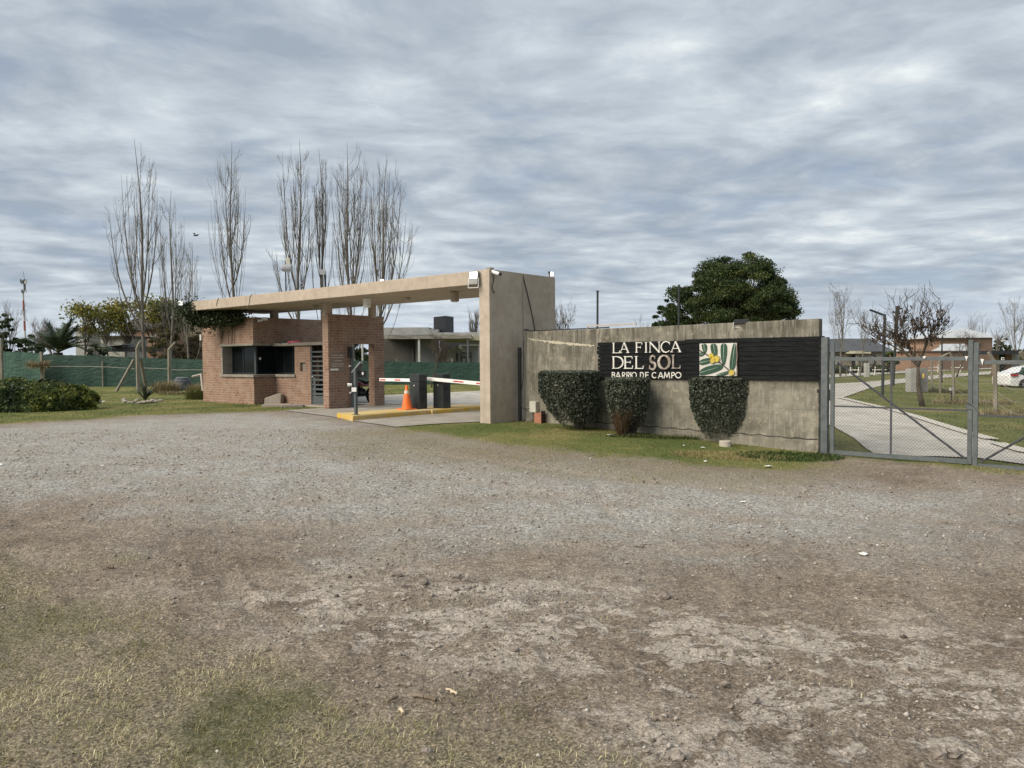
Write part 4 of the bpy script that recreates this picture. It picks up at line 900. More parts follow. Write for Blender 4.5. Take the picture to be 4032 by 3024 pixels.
def gate_leaf(u0, u1, zb, zt, zs0, dv, lab, braces, vmid, hmid, free_right):
    o = thing('gate_leaf', lab, 'gate', L((u0 + u1) / 2, dv, zb), 'leaves of the chain link gate')
    t = .055; v0, v1 = dv - .03, dv + .03; w_ = .075
    m_ = MB(); m_.lbox(u0 - w_, u0, v0, v1, zb, zs0[0]); m_.build('stile', M_gate, o, bevel=.004)
    m_ = MB(); m_.lbox(u1, u1 + w_, v0, v1, zb, zs0[1]); m_.build('stile', M_gate, o, bevel=.004)
    m_ = MB(); m_.lbox(u1 + w_ + .001, u0 - w_ - .001, v0 + .005, v1 - .005, zt - .07, zt); m_.build('top_rail', M_gate, o)
    m_ = MB(); m_.lbox(u1 + w_ + .001, u0 - w_ - .001, v0 + .005, v1 - .005, zb, zb + .08); m_.build('bottom_rail', M_gate, o)
    a, b = u0 - w_, u1 + w_
    for (x0, z0_, x1, z1_) in braces:
        p0 = L(a + (b - a) * x0, dv + .012, z0_); p1 = L(a + (b - a) * x1, dv + .012, z1_); m_ = MB(); m_.tube([p0, p1], .02, 4); m_.build('brace', M_dgate, o)
    if vmid: m_ = MB(); um = a + (b - a) * vmid; m_.lbox(um - .016, um + .016, v0 + .02, v1 - .01, zb + .08, zt - .071); m_.build('middle_bar', M_dgate, o)
    m_ = MB(); m_.lbox(b, a, v0 + .022, v1 - .022, hmid - .016, hmid + .016); m_.build('middle_rail', M_dgate, o)
    m_ = MB(); d = .062; zb2, zt2 = zb + .08, zt - .07; Wd = a - b; Hd = zt2 - zb2; k = int((Wd + Hd) / (d)) + 1
    for s in (0, 1):
        for i in range(1, k):
            c_ = i * d    # line x + z = c
            x0 = max(0, c_ - Hd); x1 = min(Wd, c_)
            if x1 - x0 < .01: continue
            za_, zb_ = c_ - x0, c_ - x1
            if s: xa, xb = x0, x1
            else: xa, xb = Wd - x0, Wd - x1
            dvv = dv - .012 - .003 * s
            m_.tube([L(a - xa, dvv, zb2 + za_), L(a - xb, dvv, zb2 + zb_)], .0023, 3, cap=False)
    m_.build('chain_link_mesh', M_wire, o)
    return o
gl = onv(3271, 1500, 1.0)[0]; gr_ = onv(3831, 1500, 1.0)[0]; zb = onv(3276, 1783, 1.0)[1]
g1 = gate_leaf(gl, gr_, -.27, 1.68, (1.97, 1.98), 1.0, 'left grey chain link gate leaf hung beside the concrete wall', [(.02, 1.58, .98, -.17)], .45, .70, True)
g2 = gate_leaf(onv(3834, 1500, .97)[0], onv(3834, 1500, .97)[0] - 2.42, -.33, 1.61, (1.93, 1.9), .97, 'right grey chain link gate leaf cut by the right edge of the picture', [(.02, -.22, .55, .68), (.55, .68, .98, 1.5)], None, .62, False)
mb = MB(); u_ = gr_; mb.lbox(u_ - .06, u_ + .1, .955, .969, .73, .82); mb.tube([L(u_ + .08, .94, .86), L(u_ - .02, .93, .80), L(u_ - .1, .935, .7)], .012, 5); mb.build('latch', M_gate, g1)
M_rag = mk('white_rag', (.6, .6, .58), 9, .9)
for i, px in enumerate((3640, 3806)):
    u_, z_ = onv(px, 1412, .96); mb = MB(); mb.prism([L(u_ - .03, .955, z_ + .04), L(u_ + .03, .955, z_ + .045), L(u_ + .012, .955, z_ + .0), L(u_, .955, z_ - .05 * i), L(u_ - .01, .955, z_ + .01)], VX * .006)
    tag(mb.build('cloth_tie', M_rag), 'small white rag tied on the left leaf top rail, %s' % ('above the tree trunk' if i == 0 else 'next to the meeting stiles'), 'rag')
u_, z_ = onv(3868, 1424, .93); mb = MB(); mb.prism([L(u_ - .025, .925, 1.63), L(u_ + .03, .925, 1.64), L(u_ + .01, .925, 1.57), L(u_ - .0, .925, 1.52), L(u_ - .01, .925, 1.58)], VX * .006)
tag(mb.build('cloth_tie', M_rag), 'small white rag tied on the right leaf top rail', 'rag')
# ------------------------------------------------------------------ vegetation helpers
M_bark = mk('poplar_bark', [(.3, (.085, .076, .064)), (.6, (.15, .137, .116))], 5, .95, .4, 30)
M_barkd = mk('dark_bark', [(.3, (.045, .036, .028)), (.6, (.085, .07, .055))], 6, .95, .4, 30)
M_barkg = mk('grey_bark', [(.3, (.11, .10, .085)), (.6, (.19, .175, .15))], 6, .95, .4, 30)
def poplar(lab, px, pyb, top, hw_px, Y, seed, t0=.12, n=34, lead=(), mat=M_bark, group='bare poplars behind the green fence', sub=4, r0=.0085, name='poplar_tree'):
    rg = random.Random(seed); b = at(px, pyb, Y); b[2] = 0; tp = at(top[0], top[1], Y); H = tp[2]; W = hw_px * Y / F_PX
    o = thing(name, lab, 'tree', b, group)
    lean = np.array([tp[0] - b[0], 0, 0])
    leaders = [(0, 0, 1.0, lean)] + [(f0, dx * Y / F_PX, hh, None) for f0, dx, hh in lead]
    tr = MB(); br = MB()
    def tpos(s):
        return b + lean * s ** 1.3 + np.array([.12 * math.sin(s * 7 + seed), .1 * math.cos(s * 5 + seed), H * s])
    tr.tube([tuple(tpos(i / 12)) for i in range(13)], [H * r0 * (1 - .93 * (i / 12)) ** 1.0 for i in range(13)], 7)
    axes = [(tpos, 0, 1.0, n)]
    for f0, dx, hh in lead:
        st = tpos(f0); wd = dx * Y / F_PX; ez = H * hh
        def lp(s, st=st, wd=wd, ez=ez, f0=f0): return st + np.array([wd * (1 - math.exp(-2.6 * s)), .3 * math.sin(wd * 9) * s, (ez - st[2]) * s])
        tr.tube([tuple(lp(i / 9)) for i in range(10)], [H * r0 * .62 * (1 - f0) * (1 - .92 * i / 9) for i in range(10)], 6)
        axes.append((lp, f0, hh, int(n * .55)))
    def shoot(p, az, hor, rise, r, mb_, nseg=6, bend=2.4, sides=3):
        pts = []; ax, ay = math.cos(az), math.sin(az); ph = rg.random() * 6
        for i in range(nseg + 1):
            s = i / nseg; k = (1 - math.exp(-bend * s)) / (1 - math.exp(-bend)); wv = .012 * rise * math.sin(ph + s * 4) * s
            pts.append((p[0] + ax * hor * k + wv, p[1] + ay * hor * k, p[2] + rise * (s * .85 + .15 * s * s)))
        mb_.tube(pts, [r * (1 - .8 * i / nseg) + .003 for i in range(nseg + 1)], sides, cap=False); return pts
    for fn, f0, hh, cnt in axes:
        cnt = int(cnt * .52)
        for i in range(cnt):
            t = t0 + (.93 - t0) * ((i + rg.random() * .8) / cnt) ** 1.05 if f0 == 0 else .05 + .85 * (i + rg.random()) / cnt
            p = fn(t); az = rg.random() * 2 * math.pi; room = (H * hh - p[2])
            rise = room * (.34 + .46 * rg.random()) + .4
            hor = W * (.55 + 1.15 * rg.random()) * (1 - (p[2] / H)) ** .42 * (1 if f0 == 0 else .5)
            r = .023 * (1 - t) * (H / 15) + .0045
            pts = shoot(p, az, hor, rise, r, br, 7, 2.2, 4)
            for j in range(sub):
                k = 1 + int(rg.random() * 5.5); q = pts[k]; f_ = 1 - k / 8
                pp = shoot(q, az + rg.uniform(-1.6, 1.6), hor * f_ * rg.uniform(.2, .6) + .12, rise * f_ * rg.uniform(.45, .95), r * .36 + .002, br, 4, 2.4)
                if rg.random() < .45:
                    k2 = 1 + int(rg.random() * 2.5); shoot(pp[k2], az + rg.uniform(-2, 2), .12 + hor * .12, rise * f_ * .3, .007, br, 3, 2.4)
    tr.build('trunk', mat, o, smooth=True); br.build('branches', mat, o, smooth=True); return o
poplar('tallest leftmost bare poplar with wide low limbs behind the leaning concrete posts', 578, 1500, (532, 548), 85, 56, 3, .10, 30, [(.34, 40, .93), (.28, -75, .86), (.22, -130, .72), (.3, 75, .8)])
poplar('shorter bare poplar second from the left, twin shrubby stems at its foot', 672, 1500, (680, 747), 58, 55, 5, .12, 26, [(.3, 30, .88), (.25, -35, .8)])
poplar('small pale bare poplar between the second tree and the vine on the canopy', 744, 1500, (750, 950), 55, 52, 8, .1, 22, [(.3, 35, .95), (.3, -30, .9)], mat=M_barkg)
poplar('bare poplar rising alone over the left half of the canopy', 928, 1500, (906, 557), 80, 57, 13, .16, 34, [(.4, 50, .72), (.3, -60, .7), (.5, -25, .93)])
poplar('bare poplar behind the drum antenna mast, wide fan of limbs', 1183, 1500, (1176, 547), 78, 57, 21, .15, 34, [(.35, -55, .95), (.42, 25, .93), (.3, 60, .75), (.22, -90, .55)])
poplar('slim bare poplar right behind the short antenna pole', 1281, 1500, (1256, 586), 38, 58, 34, .16, 26, [(.5, 22, .95), (.4, -15, .85)], sub=5)
poplar('bushy bare poplar in the middle of the right group of three', 1389, 1500, (1359, 559), 85, 57, 45, .14, 40, [(.3, 25, .88), (.33, 55, .90), (.25, -60, .7), (.36, -22, .94)])
poplar('rightmost bare poplar with low sprays hanging beside the doorway wall', 1484, 1500, (1530, 606), 92, 56, 55, .12, 40, [(.3, -25, .93), (.28, 95, .88), (.22, 120, .75), (.25, 40, .93)])
def bush_trim(lab, px, py, top_px, x0, x1, seed, n, taper=.42, stems=26, sq=.5, low=.0):
    rg = np.random.default_rng(seed); q = gp(px, py); Y = q[1]
    xl = at(x0, top_px, Y)[0]; xr = at(x1, top_px, Y)[0]; W = (xr - xl) / 2 * .97; cx = (xl + xr) / 2; zt = at((x0 + x1) / 2, top_px, Y)[2]; H = zt - q[2]
    o = thing('trimmed_bush', lab, 'bush', q, 'trimmed bushes by the wall')
    def hw(t):   # half width against height fraction
        body = np.interp(t, [0, .06, .14, .33, .55, .8, 1], [.34, .40, .52, .78, .92, 1., 1.]) ** (.62 if n > 12000 else 1.)
        rnd = np.sqrt(np.clip(1 - ((t - .93) / .07).clip(0, 1) ** 3 * .14, 0, 1)); return W * body * rnd
    m_ = n
    t = np.concatenate([rg.random(int(m_ * .78)) ** .75, 1 - rg.random(m_ - int(m_ * .78)) * .03])
    k = len(t); az = rg.random(k) * 2 * math.pi
    rad = np.where(np.arange(k) < int(m_ * .78), 1 - rg.random(k) ** 2 * .28, np.sqrt(rg.random(k)))
    se = (np.abs(np.cos(az)) ** 3 + np.abs(np.sin(az)) ** 3) ** (-1 / 3.)
    h = hw(t) * rad * se * (1 + .035 * np.sin(az * 5 + seed) * 1) * (1 + .07 * (fbm(az * 3, t * 9 + seed, 3) - .5) * 2)
    keep = rg.random(k) < np.clip((t - low) * 2.6, .0, 1)
    cxs = q[0] + (cx - q[0]) * np.clip(t * 1.6, 0, 1)
    P = np.stack([cxs + np.cos(az) * h, q[1] + np.sin(az) * h * .92, q[2] + t * H + rg.normal(size=k) * .008], 1)[keep]; tt = t[keep]
    nr = np.stack([np.cos(az), np.sin(az), (t > .97) * 2.], 1)[keep]
    V, Fq = leaves(P, .036, nr * .5, quad=True, aspect=1.5, rg=rg)
    tint = np.clip(rg.normal(.45, .22, len(P)), 0, 1)
    rawmesh('foliage', V, Fq, M_bushleaf, o, tint)
    sm_ = MB(); r2 = random.Random(seed)
    for i in range(stems):
        a = r2.random() * 2 * math.pi; e = (.3 + .6 * r2.random()); tz = .5 + .4 * r2.random(); hh = float(hw(np.array(tz))) * e
        e_ = (cx - q[0]); sm_.tube([(q[0] + math.cos(a) * .07, q[1] + math.sin(a) * .07, q[2] - .05), (q[0] + math.cos(a) * hh * .45 + e_ * .3, q[1] + math.sin(a) * hh * .45, q[2] + H * tz * .45), (q[0] + math.cos(a) * hh + e_, q[1] + math.sin(a) * hh, q[2] + H * tz)], [.022, .014, .007], 4)
    for i in range(46):      # stray shoots past the clipped outline
        a = r2.random() * 2 * math.pi; tz = .35 + .65 * r2.random(); hh = float(hw(np.array(tz))); e_ = (cx - q[0]) * min(1, tz * 1.6)
        p0 = (q[0] + e_ + math.cos(a) * hh * .9, q[1] + math.sin(a) * hh * .85, q[2] + H * tz * .96); l_ = .05 + .07 * r2.random()
        sm_.tube([p0, (p0[0] + math.cos(a) * l_, p0[1] + math.sin(a) * l_, p0[2] + l_ * (.4 + 1.0 * r2.random()))], [.004, .002], 3)
    sm_.build('stems', M_barkd, o)
    return o
M_bushleaf = leafmat('grey_green_leaf', [(.016, .022, .015), (.040, .050, .034), (.085, .10, .072), (.16, .175, .13)], .55, .08)
bush_trim('broad flat-topped dark bush nearest the tan pillar, touching the sign corner', 2284, 1690, 1462, 2119, 2357, 3, 17000, .34, 30, low=.05)
bush_trim('smaller flat-topped bush in the middle with dead brown grass at its foot', 2476, 1712, 1488, 2382, 2556, 5, 10500, .40, 20, low=.12)
bush_trim('large flat-topped bush under the leaf emblem behind the concrete ring', 2850, 1736, 1487, 2712, 2978, 9, 19000, .40, 34, low=.02)
# dead brown grass clump
M_dead = leafmat('dead_grass', [(.05, .03, .018), (.13, .08, .045), (.27, .20, .125)], .9, .1)
def blades(P, ln, wd, lean, rg=RNG, bend=.35):
    """two-segment blades: 5 verts, 1 quad + 1 tri packed as 2 quads-ish triangles (3 tris)"""
    n = len(P); az = rg.random(n) * 2 * math.pi; d = np.stack([np.cos(az), np.sin(az), np.zeros(n)], 1)
    le = (lean * (.3 + 1.2 * rg.random(n)))[:, None]; l_ = (ln * (.5 + rg.random(n)))[:, None] if not hasattr(ln, 'shape') else ln[:, None]
    s = np.cross(d, [0, 0, 1.]); s *= (wd * (.7 + .6 * rg.random(n)))[:, None] / 2
    z = np.array([0, 0, 1.]); up1 = z * np.cos(le) + d * np.sin(le); le2 = np.minimum(le + bend + .3 * rg.random((n, 1)), 1.75); up2 = z * np.cos(le2) + d * np.sin(le2)
    m_ = P + up1 * l_ * .55; t = m_ + up2 * l_ * .45
    V = np.stack([P - s, P + s, m_ + s * .75, m_ - s * .75, t], 1).reshape(-1, 3); b = np.arange(n)[:, None] * 5
    Fq = np.concatenate([b + [0, 1, 2], b + [0, 2, 3], b + [3, 2, 4]], 1).reshape(-1, 3); return V, Fq
def clump(lab, px, py, n, ln, rx, ry, lean, mat, name='dry_grass_clump', wd=.008, seed=1, cat='grass clump', group=None, bend=.5):
    rg = np.random.default_rng(seed); q = gp(px, py); o = None
    a = rg.random(n) * 2 * math.pi; r = np.sqrt(rg.random(n)); x = q[0] + np.cos(a) * r * rx; y = q[1] + np.sin(a) * r * ry
    P = np.stack([x, y, terr(x, y)], 1); V, Fq = blades(P, ln, wd, lean, rg, bend)
    ob = rawmesh(name, V - np.array([q[0], q[1], q[2]]), Fq, mat, None, np.repeat(rg.random(n), 3)); ob.location = tuple(q); tag(ob, lab, cat, group); return ob
clump('tall dead brown grass clump in front of the middle bush', 2447, 1718, 620, .58, .10, .08, .34, M_dead, wd=.010, seed=4, bend=.30)
clump('dead brown twigs and grass right of the brown clump under the middle bush', 2492, 1714, 260, .45, .08, .06, .3, leafmat('dead_grey', [(.07, .055, .045), (.16, .13, .11)], .9, .1), wd=.010, seed=6, bend=.3)
clump('low green weeds spreading before the wall end beside the gate post', 3110, 1800, 3000, .07, 1.05, .62, .95, leafmat('green_weed', [(.02, .04, .012), (.045, .08, .02), (.09, .13, .035)], .8, .2), 'green_weeds', .014, 51, 'weeds')
clump('yellowed grass patch in front of the concrete ring', 2880, 1796, 3500, .06, 1.2, .55, .95, leafmat('yellow_grass', [(.16, .13, .05), (.28, .23, .10), (.42, .36, .19)], .9, .2), 'yellow_grass', .008, 52, 'grass patch')
clump('rough grass along the foot of the concrete wall', 2640, 1726, 1800, .10, 1.5, .14, .6, leafmat('foot_grass', [(.03, .045, .015), (.08, .10, .03), (.16, .16, .07)], .9, .2), 'foot_grass', .009, 53, 'grass tuft')
# concrete ring, black cloth, stone
q = gp(2856, 1757); mb = MB(); 
mb.lathe(q + (0, 0, -.03), [(.125, 0), (.13, .02), (.13, .14), (.12, .15), (.0, .151)], 26); tag(mb.build('concrete_ring', mk('ring_concrete', (.36, .33, .28), 7, .95, .5, 40)), 'round pale concrete drum lying in front of the large bush', 'concrete ring')
q = gp(2755, 1725); mb = MB(); mb.blob(q + (0, 0, .02), (.30, .13, .05), 8, 12, 6, .45); mb.blob(q + (.28, .1, .06), (.20, .10, .10), 12, 11, 6, .45)
tag(mb.build('black_cloth', mk('black_fabric', (.016, .016, .017), 6, .9, .5, 30)), 'crumpled black cloth lying at the wall foot left of the large bush', 'cloth')
# round hedge on the left lawn
def mound(lab, name, px0, px1, pytop, pyb, seed, n, mat, size=.06, dy=.8, cat='bush', group=None, Y=None, dome=.42):
    rg = np.random.default_rng(seed); c = gp((px0 + px1) / 2, pyb) if Y is None else np.array([*at((px0 + px1) / 2, pyb, Y)[:2], 0.])
    if Y is None: c[0] *= (c[1] + dy) / c[1]; c[1] += dy
    W = (px1 - px0) / 2 * c[1] / F_PX; H = at((px0 + px1) / 2, pytop, c[1])[2] - c[2]
    o = thing(name, lab, cat, c, group)
    a = rg.random(n) * 2 * math.pi; t = rg.random(n); r = np.sqrt(1 - t ** (1 / dome)) ** .8 * 1.0
    lump = 1 + .16 * (fbm(a * 2.2 + seed, t * 3, 3) - .5) * 2; k = (1 - rg.random(n) ** 2 * .2) * lump
    P = np.stack([c[0] + np.cos(a) * r * W * k, c[1] + np.sin(a) * r * min(W, dy * 1.3) * k, c[2] + t * H * k], 1)
    nr = np.stack([np.cos(a) * r, np.sin(a) * r, t], 1); V, Fq = leaves(P, size, nr * .7, up=.4, aspect=2.0, quad=True, rg=rg)
    yb = fbm(P[:, 0] * 1.3 + seed, P[:, 2] * 1.3 + P[:, 1], 3)
    rawmesh('foliage', V, Fq, mat, o, np.clip(rg.normal(.35, .17, n) + (yb - .5) * 1.2 + (t - .5) * .0, 0, 1))
    sm_ = MB(); r2 = random.Random(seed)
    for i in range(14):
        b = r2.random() * 6.28; sm_.tube([(c[0], c[1], c[2] - .05), (c[0] + math.cos(b) * W * .35, c[1] + math.sin(b) * dy * .3, c[2] + H * .4), (c[0] + math.cos(b) * W * .7, c[1] + math.sin(b) * dy * .6, c[2] + H * .6)], [.03, .02, .01], 4)
    sm_.build('stems', M_barkd, o); return o
M_hedge = leafmat('yellow_green_leaf', [(.014, .026, .012), (.045, .07, .024), (.12, .145, .03), (.28, .27, .04)], .45, .15)
mound('low wide round green hedge with yellow patches at the left edge of the lawn', 'round_hedge', -150, 368, 1497, 1622, 4, 26000, M_hedge, .075, 1.1)
# agave in its stone ring
q = gp(572, 1574); ag = thing('agave_plant', 'spiky dark agave plant in a ring of stones on the left lawn', 'agave', q)
M_agave = mk('agave_leaf', [(.4, (.03, .035, .028)), (.6, (.07, .075, .055))], 6, .6)
mb = MB(); rg = random.Random(3)
for i in range(30):
    a = rg.random() * 6.28; e = rg.uniform(.1, .95); ln = rg.uniform(.55, .95); dx, dy = math.cos(a), math.sin(a); h0 = np.array(q)
    mid = h0 + np.array([dx * ln * .45 * math.sin(e), dy * ln * .45 * math.sin(e), ln * .5 * math.cos(e)]); tip = h0 + np.array([dx * ln * math.sin(e * 1.05), dy * ln * math.sin(e * 1.05), ln * math.cos(e * 1.05) * .95])
    s = np.array([-dy, dx, 0]) * .045; mb.add([h0 - s * .8, h0 + s * .8, mid + s, tip, mid - s, mid + np.array([0, 0, -.025])], [(0, 1, 2, 4), (4, 2, 3), (0, 5, 1), (1, 5, 2), (0, 4, 5), (4, 3, 5), (5, 3, 2)])
mb.build('leaves', M_agave, ag)
M_stone = mk('garden_stone', [(.35, (.20, .18, .15)), (.65, (.40, .38, .34))], 5, .95, .5, 20)
for i, (x, y, s_) in enumerate([(492, 1585, .13), (512, 1588, .11), (530, 1586, .12), (548, 1590, .12), (566, 1589, .15), (590, 1587, .17), (612, 1584, .12), (630, 1581, .13), (542, 1577, .11), (488, 1577, .12), (605, 1578, .12)]):
    rock(x, y, (s_ * 1.2, s_, s_ * .45), i + 3, '%s stone in the ring round the spiky agave' % ['leftmost big pale', 'second pale from the left, low', 'third from the left, large', 'small fourth from the left', 'front middle', 'biggest, right of the middle', 'right front', 'rightmost flat', 'back left', 'leftmost back grey', 'back right'][i], M_stone, 'garden_stone', 'stone', 'stones around the agave', .2)
rock(380, 1590, (.22, .18, .13), 44, 'pale stone at the right foot of the round hedge', M_stone, 'garden_stone', 'stone')
# braced concrete post, second post
M_post = mk('concrete_post', [(.35, (.15, .135, .108)), (.65, (.25, .23, .19))], 4, .95, .4, 30, stretch=(1, 1, .3))
q = gp(546, 1541); Y = q[1]
bp = thing('braced_post', 'old concrete fence post with bent top and two leaning braces on the left lawn', 'fence post', q)
t_ = at(546, 1372, Y); mb = MB(); mb.tube([(q[0], q[1], q[2] - .2), (q[0] - .02, q[1], t_[2]), tuple(at(551, 1350, Y)), tuple(at(557, 1342, Y + .2))], [.13, .11, .10, .07], 4); mb.build('post', M_post, bp)
for (a, b, w_) in [((528, 1416), (457, 1540), .085), ((552, 1410), (576, 1535), .10)]:
    m_ = MB(); p0 = at(*a, Y + .1); p1 = at(*b, Y + (.0 if a[0] < 540 else 1.8)); p1[2] = min(p1[2], gz(*p1[:2])) - .03; m_.tube([tuple(p0), tuple(p1)], w_, 4); m_.build('brace', M_post, bp)
q = at(668, 1500, 47); q[2] = 0; p2 = thing('fence_post', 'old concrete post with forked bent top wrapped in dead weeds, left of the water barrel', 'fence post', q)
mb = MB(); mb.tube([(q[0], q[1], -.1), tuple(at(667, 1376, 47)), tuple(at(690, 1348, 47))], [.13, .12, .07], 4); mb.build('post', M_post, p2)
M_weed = leafmat('dry_weed', [(.13, .095, .055), (.25, .19, .11), (.36, .30, .18), (.16, .17, .07)], .9, .15)
clump('tall mound of dry weeds around the fence post left of the barrel', 655, 1548, 900, .65, .6, .5, .5, M_weed, 'dry_weeds', .022, 3, 'weeds')
clump('dry weeds between the water barrel and the brick guard house', 782, 1549, 900, .55, .55, .4, .6, M_weed, 'dry_weeds', .022, 5, 'weeds')
clump('green and dry grass tuft growing at the left corner of the guard house', 812, 1572, 1400, .55, .9, .4, .5, leafmat('tuft', [(.05, .08, .02), (.12, .14, .04), (.2, .17, .08)], .8, .15), 'grass_tuft', .018, 7, 'grass tuft')
clump('low dry weeds in front of the water barrel', 715, 1553, 500, .22, 1.2, .2, .6, M_weed, 'dry_weeds', .02, 9, 'weeds')
q = gp(718, 1537); mb = MB(); mb.lathe(q, [(.0, 0), (.38, .01), (.46, .12), (.48, .35), (.46, .56), (.40, .64), (.40, .68), (.33, .70), (.0, .71)], 26); br_ = thing('water_barrel', 'round dark blue grey plastic barrel among dry weeds by the guard house', 'barrel', q)
mb.build('barrel_body', mk('barrel', [(.4, (.05, .06, .075)), (.6, (.085, .095, .115))], 4, .5), br_); mb = MB(); mb.lathe(q + (0, 0, .705), [(.34, 0), (.345, .03), (.31, .05), (.0, .055)], 22); mb.build('lid', mk('barrel_lid', (.17, .18, .19), 4, .6), br_)
q = at(775, 1480, 34); mb = MB(); mb.tube([tuple(at(757, 1483, 34.6)), tuple(at(795, 1474, 33.6))], .05, 4); mb.tube([tuple(at(792, 1474, 33.6)), tuple(at(799, 1540, 33.2))], .05, 4); tag(mb.build('timber_frame', mk('old_timber', (.30, .28, .24), 6, .9)), 'weathered timber frame leaning on the left wall of the guard house', 'timber')
# vine at the canopy end
rg_ = np.random.default_rng(8); nv = 8000; c1 = L(SU + .1, .15, 3.45); c2 = L(SU - 1.1, .9, 3.33)
vt = thing('climbing_vine', 'dark green vine hanging over the left end of the canopy and guard house', 'vine', (c1[0], c1[1], 3))
s_ = rg_.random(nv); A = L(SU + .25, -.1, 3.78); B = L(SU - .1, .5, 3.35); C_ = L(SU - 1.9, 1.0, 3.42); 
P = np.where((s_ < .45)[:, None], A + (B - A) * (s_ / .45)[:, None], B + (C_ - B) * ((s_ - .45) / .55)[:, None]) + rg_.normal(size=(nv, 3)) * np.array([.24, .22, .19]) * (1.1 - .3 * s_[:, None])
V, Fq = leaves(P, .06, quad=True, rg=rg_); rawmesh('foliage', V, Fq, leafmat('vine_leaf', [(.012, .02, .010), (.03, .045, .018), (.07, .09, .04)], .5, .1), vt, rg_.random(nv))
mb = MB(); 
for k in range(9):
    a = random.Random(k); x = L(SU - 1.3 * a.random(), GV - .02, 3.36); mb.tube([(x[0], x[1], 3.4), (x[0] + .03, x[1], 3.0), (x[0] - .03, x[1], 2.7 - .5 * a.random())], .008, 3)
mb.build('stems', M_barkd, vt)
# big evergreen beyond the wall
def leafy_tree(lab, c, W, z0, z1, seed, nclump, per, size, mat, trunk_mat=M_barkd, name='leafy_tree', group=None, dome=True, cl=.16, gap=0., yr=.8, tbias=0, base=None, rt_=.3):
    rg = np.random.default_rng(seed); o = thing(name, lab, 'tree', (c[0], c[1], 0), group)
    H = z1 - z0; P = []; T = []; K = []
    while len(K) < nclump:
        d = rg.normal(size=3); d /= np.linalg.norm(d); 
        if d[2] < -.25: continue
        r = .55 + .42 * rg.random() ** .6 if rg.random() < .8 else rg.random() * .6
        r *= 1 + .14 * math.sin(math.atan2(d[1], d[0]) * 3 + seed) 
        K.append(d * r)
    K = np.array(K); z_ = np.clip(K[:, 2], -.2, 1)
    cc = np.stack([c[0] + K[:, 0] * W, c[1] + K[:, 1] * W * yr, z0 + (z_ + .2) / 1.2 * H], 1)
    tm = rg.normal(.42 + tbias, .16, nclump)
    for i in range(nclump):
        k = int(per * (.6 + .8 * rg.random())); s = W * cl * (.6 + .8 * rg.random()); g = rg.normal(size=(k, 3)); g /= (np.linalg.norm(g, axis=1)[:, None] + .8); P.append(cc[i] + g * np.array([s * 1.25, s * 1.2, s * .62]) * (rg.random(k)[:, None] ** .4)); T.append(np.clip(rg.normal(tm[i], .14, k) , 0, 1))
    P = np.vstack(P); T = np.concatenate(T); V, Fq = leaves(P, size, np.array([0, 0, .35]), quad=True, aspect=1.9, rg=rg)
    rawmesh('crown', V, Fq, mat, o, T)
    m_ = MB(); b = np.array([c[0], c[1], -.2]) if base is None else np.array(base); fork = b + (0, 0, z0 * .75 + .3)
    m_.tube([tuple(b), tuple((b + fork) / 2 + (.05, 0, 0)), tuple(fork)], [rt_, rt_ * .8, rt_ * .7], 8)
    lim = MB()
    for i in range(0, nclump, 1):
        e = cc[i]; mid = fork + (e - fork) * .5 + np.array([0, 0, -.08 * H]) + rg.normal(size=3) * .15
        lim.tube([tuple(fork), tuple(mid), tuple(e)], [rt_ * .32, rt_ * .16, .015], 4, cap=False)
    m_.build('trunk', trunk_mat, o, smooth=True); lim.build('limbs', trunk_mat, o); return o
M_ever = leafmat('evergreen_leaf', [(.016, .028, .012), (.035, .056, .020), (.07, .095, .030), (.15, .16, .05)], .5, .28)
Yt = 52
c = at(2905, 1240, Yt); leafy_tree('big rounded dark evergreen tree rising behind the right part of the concrete wall', c, 243 * Yt / F_PX, at(2925, 1272, Yt)[2], at(2925, 1000, Yt)[2], 6, 300, 380, .082, M_ever, cl=.20, rt_=.26)
c = at(2640, 1240, Yt + 2); leafy_tree('small thin leaved tree left of the big evergreen behind the wall', c, 92 * Yt / F_PX, at(2640, 1300, Yt)[2], at(2640, 1155, Yt)[2], 9, 44, 110, .11, M_ever, cl=.18, rt_=.12)
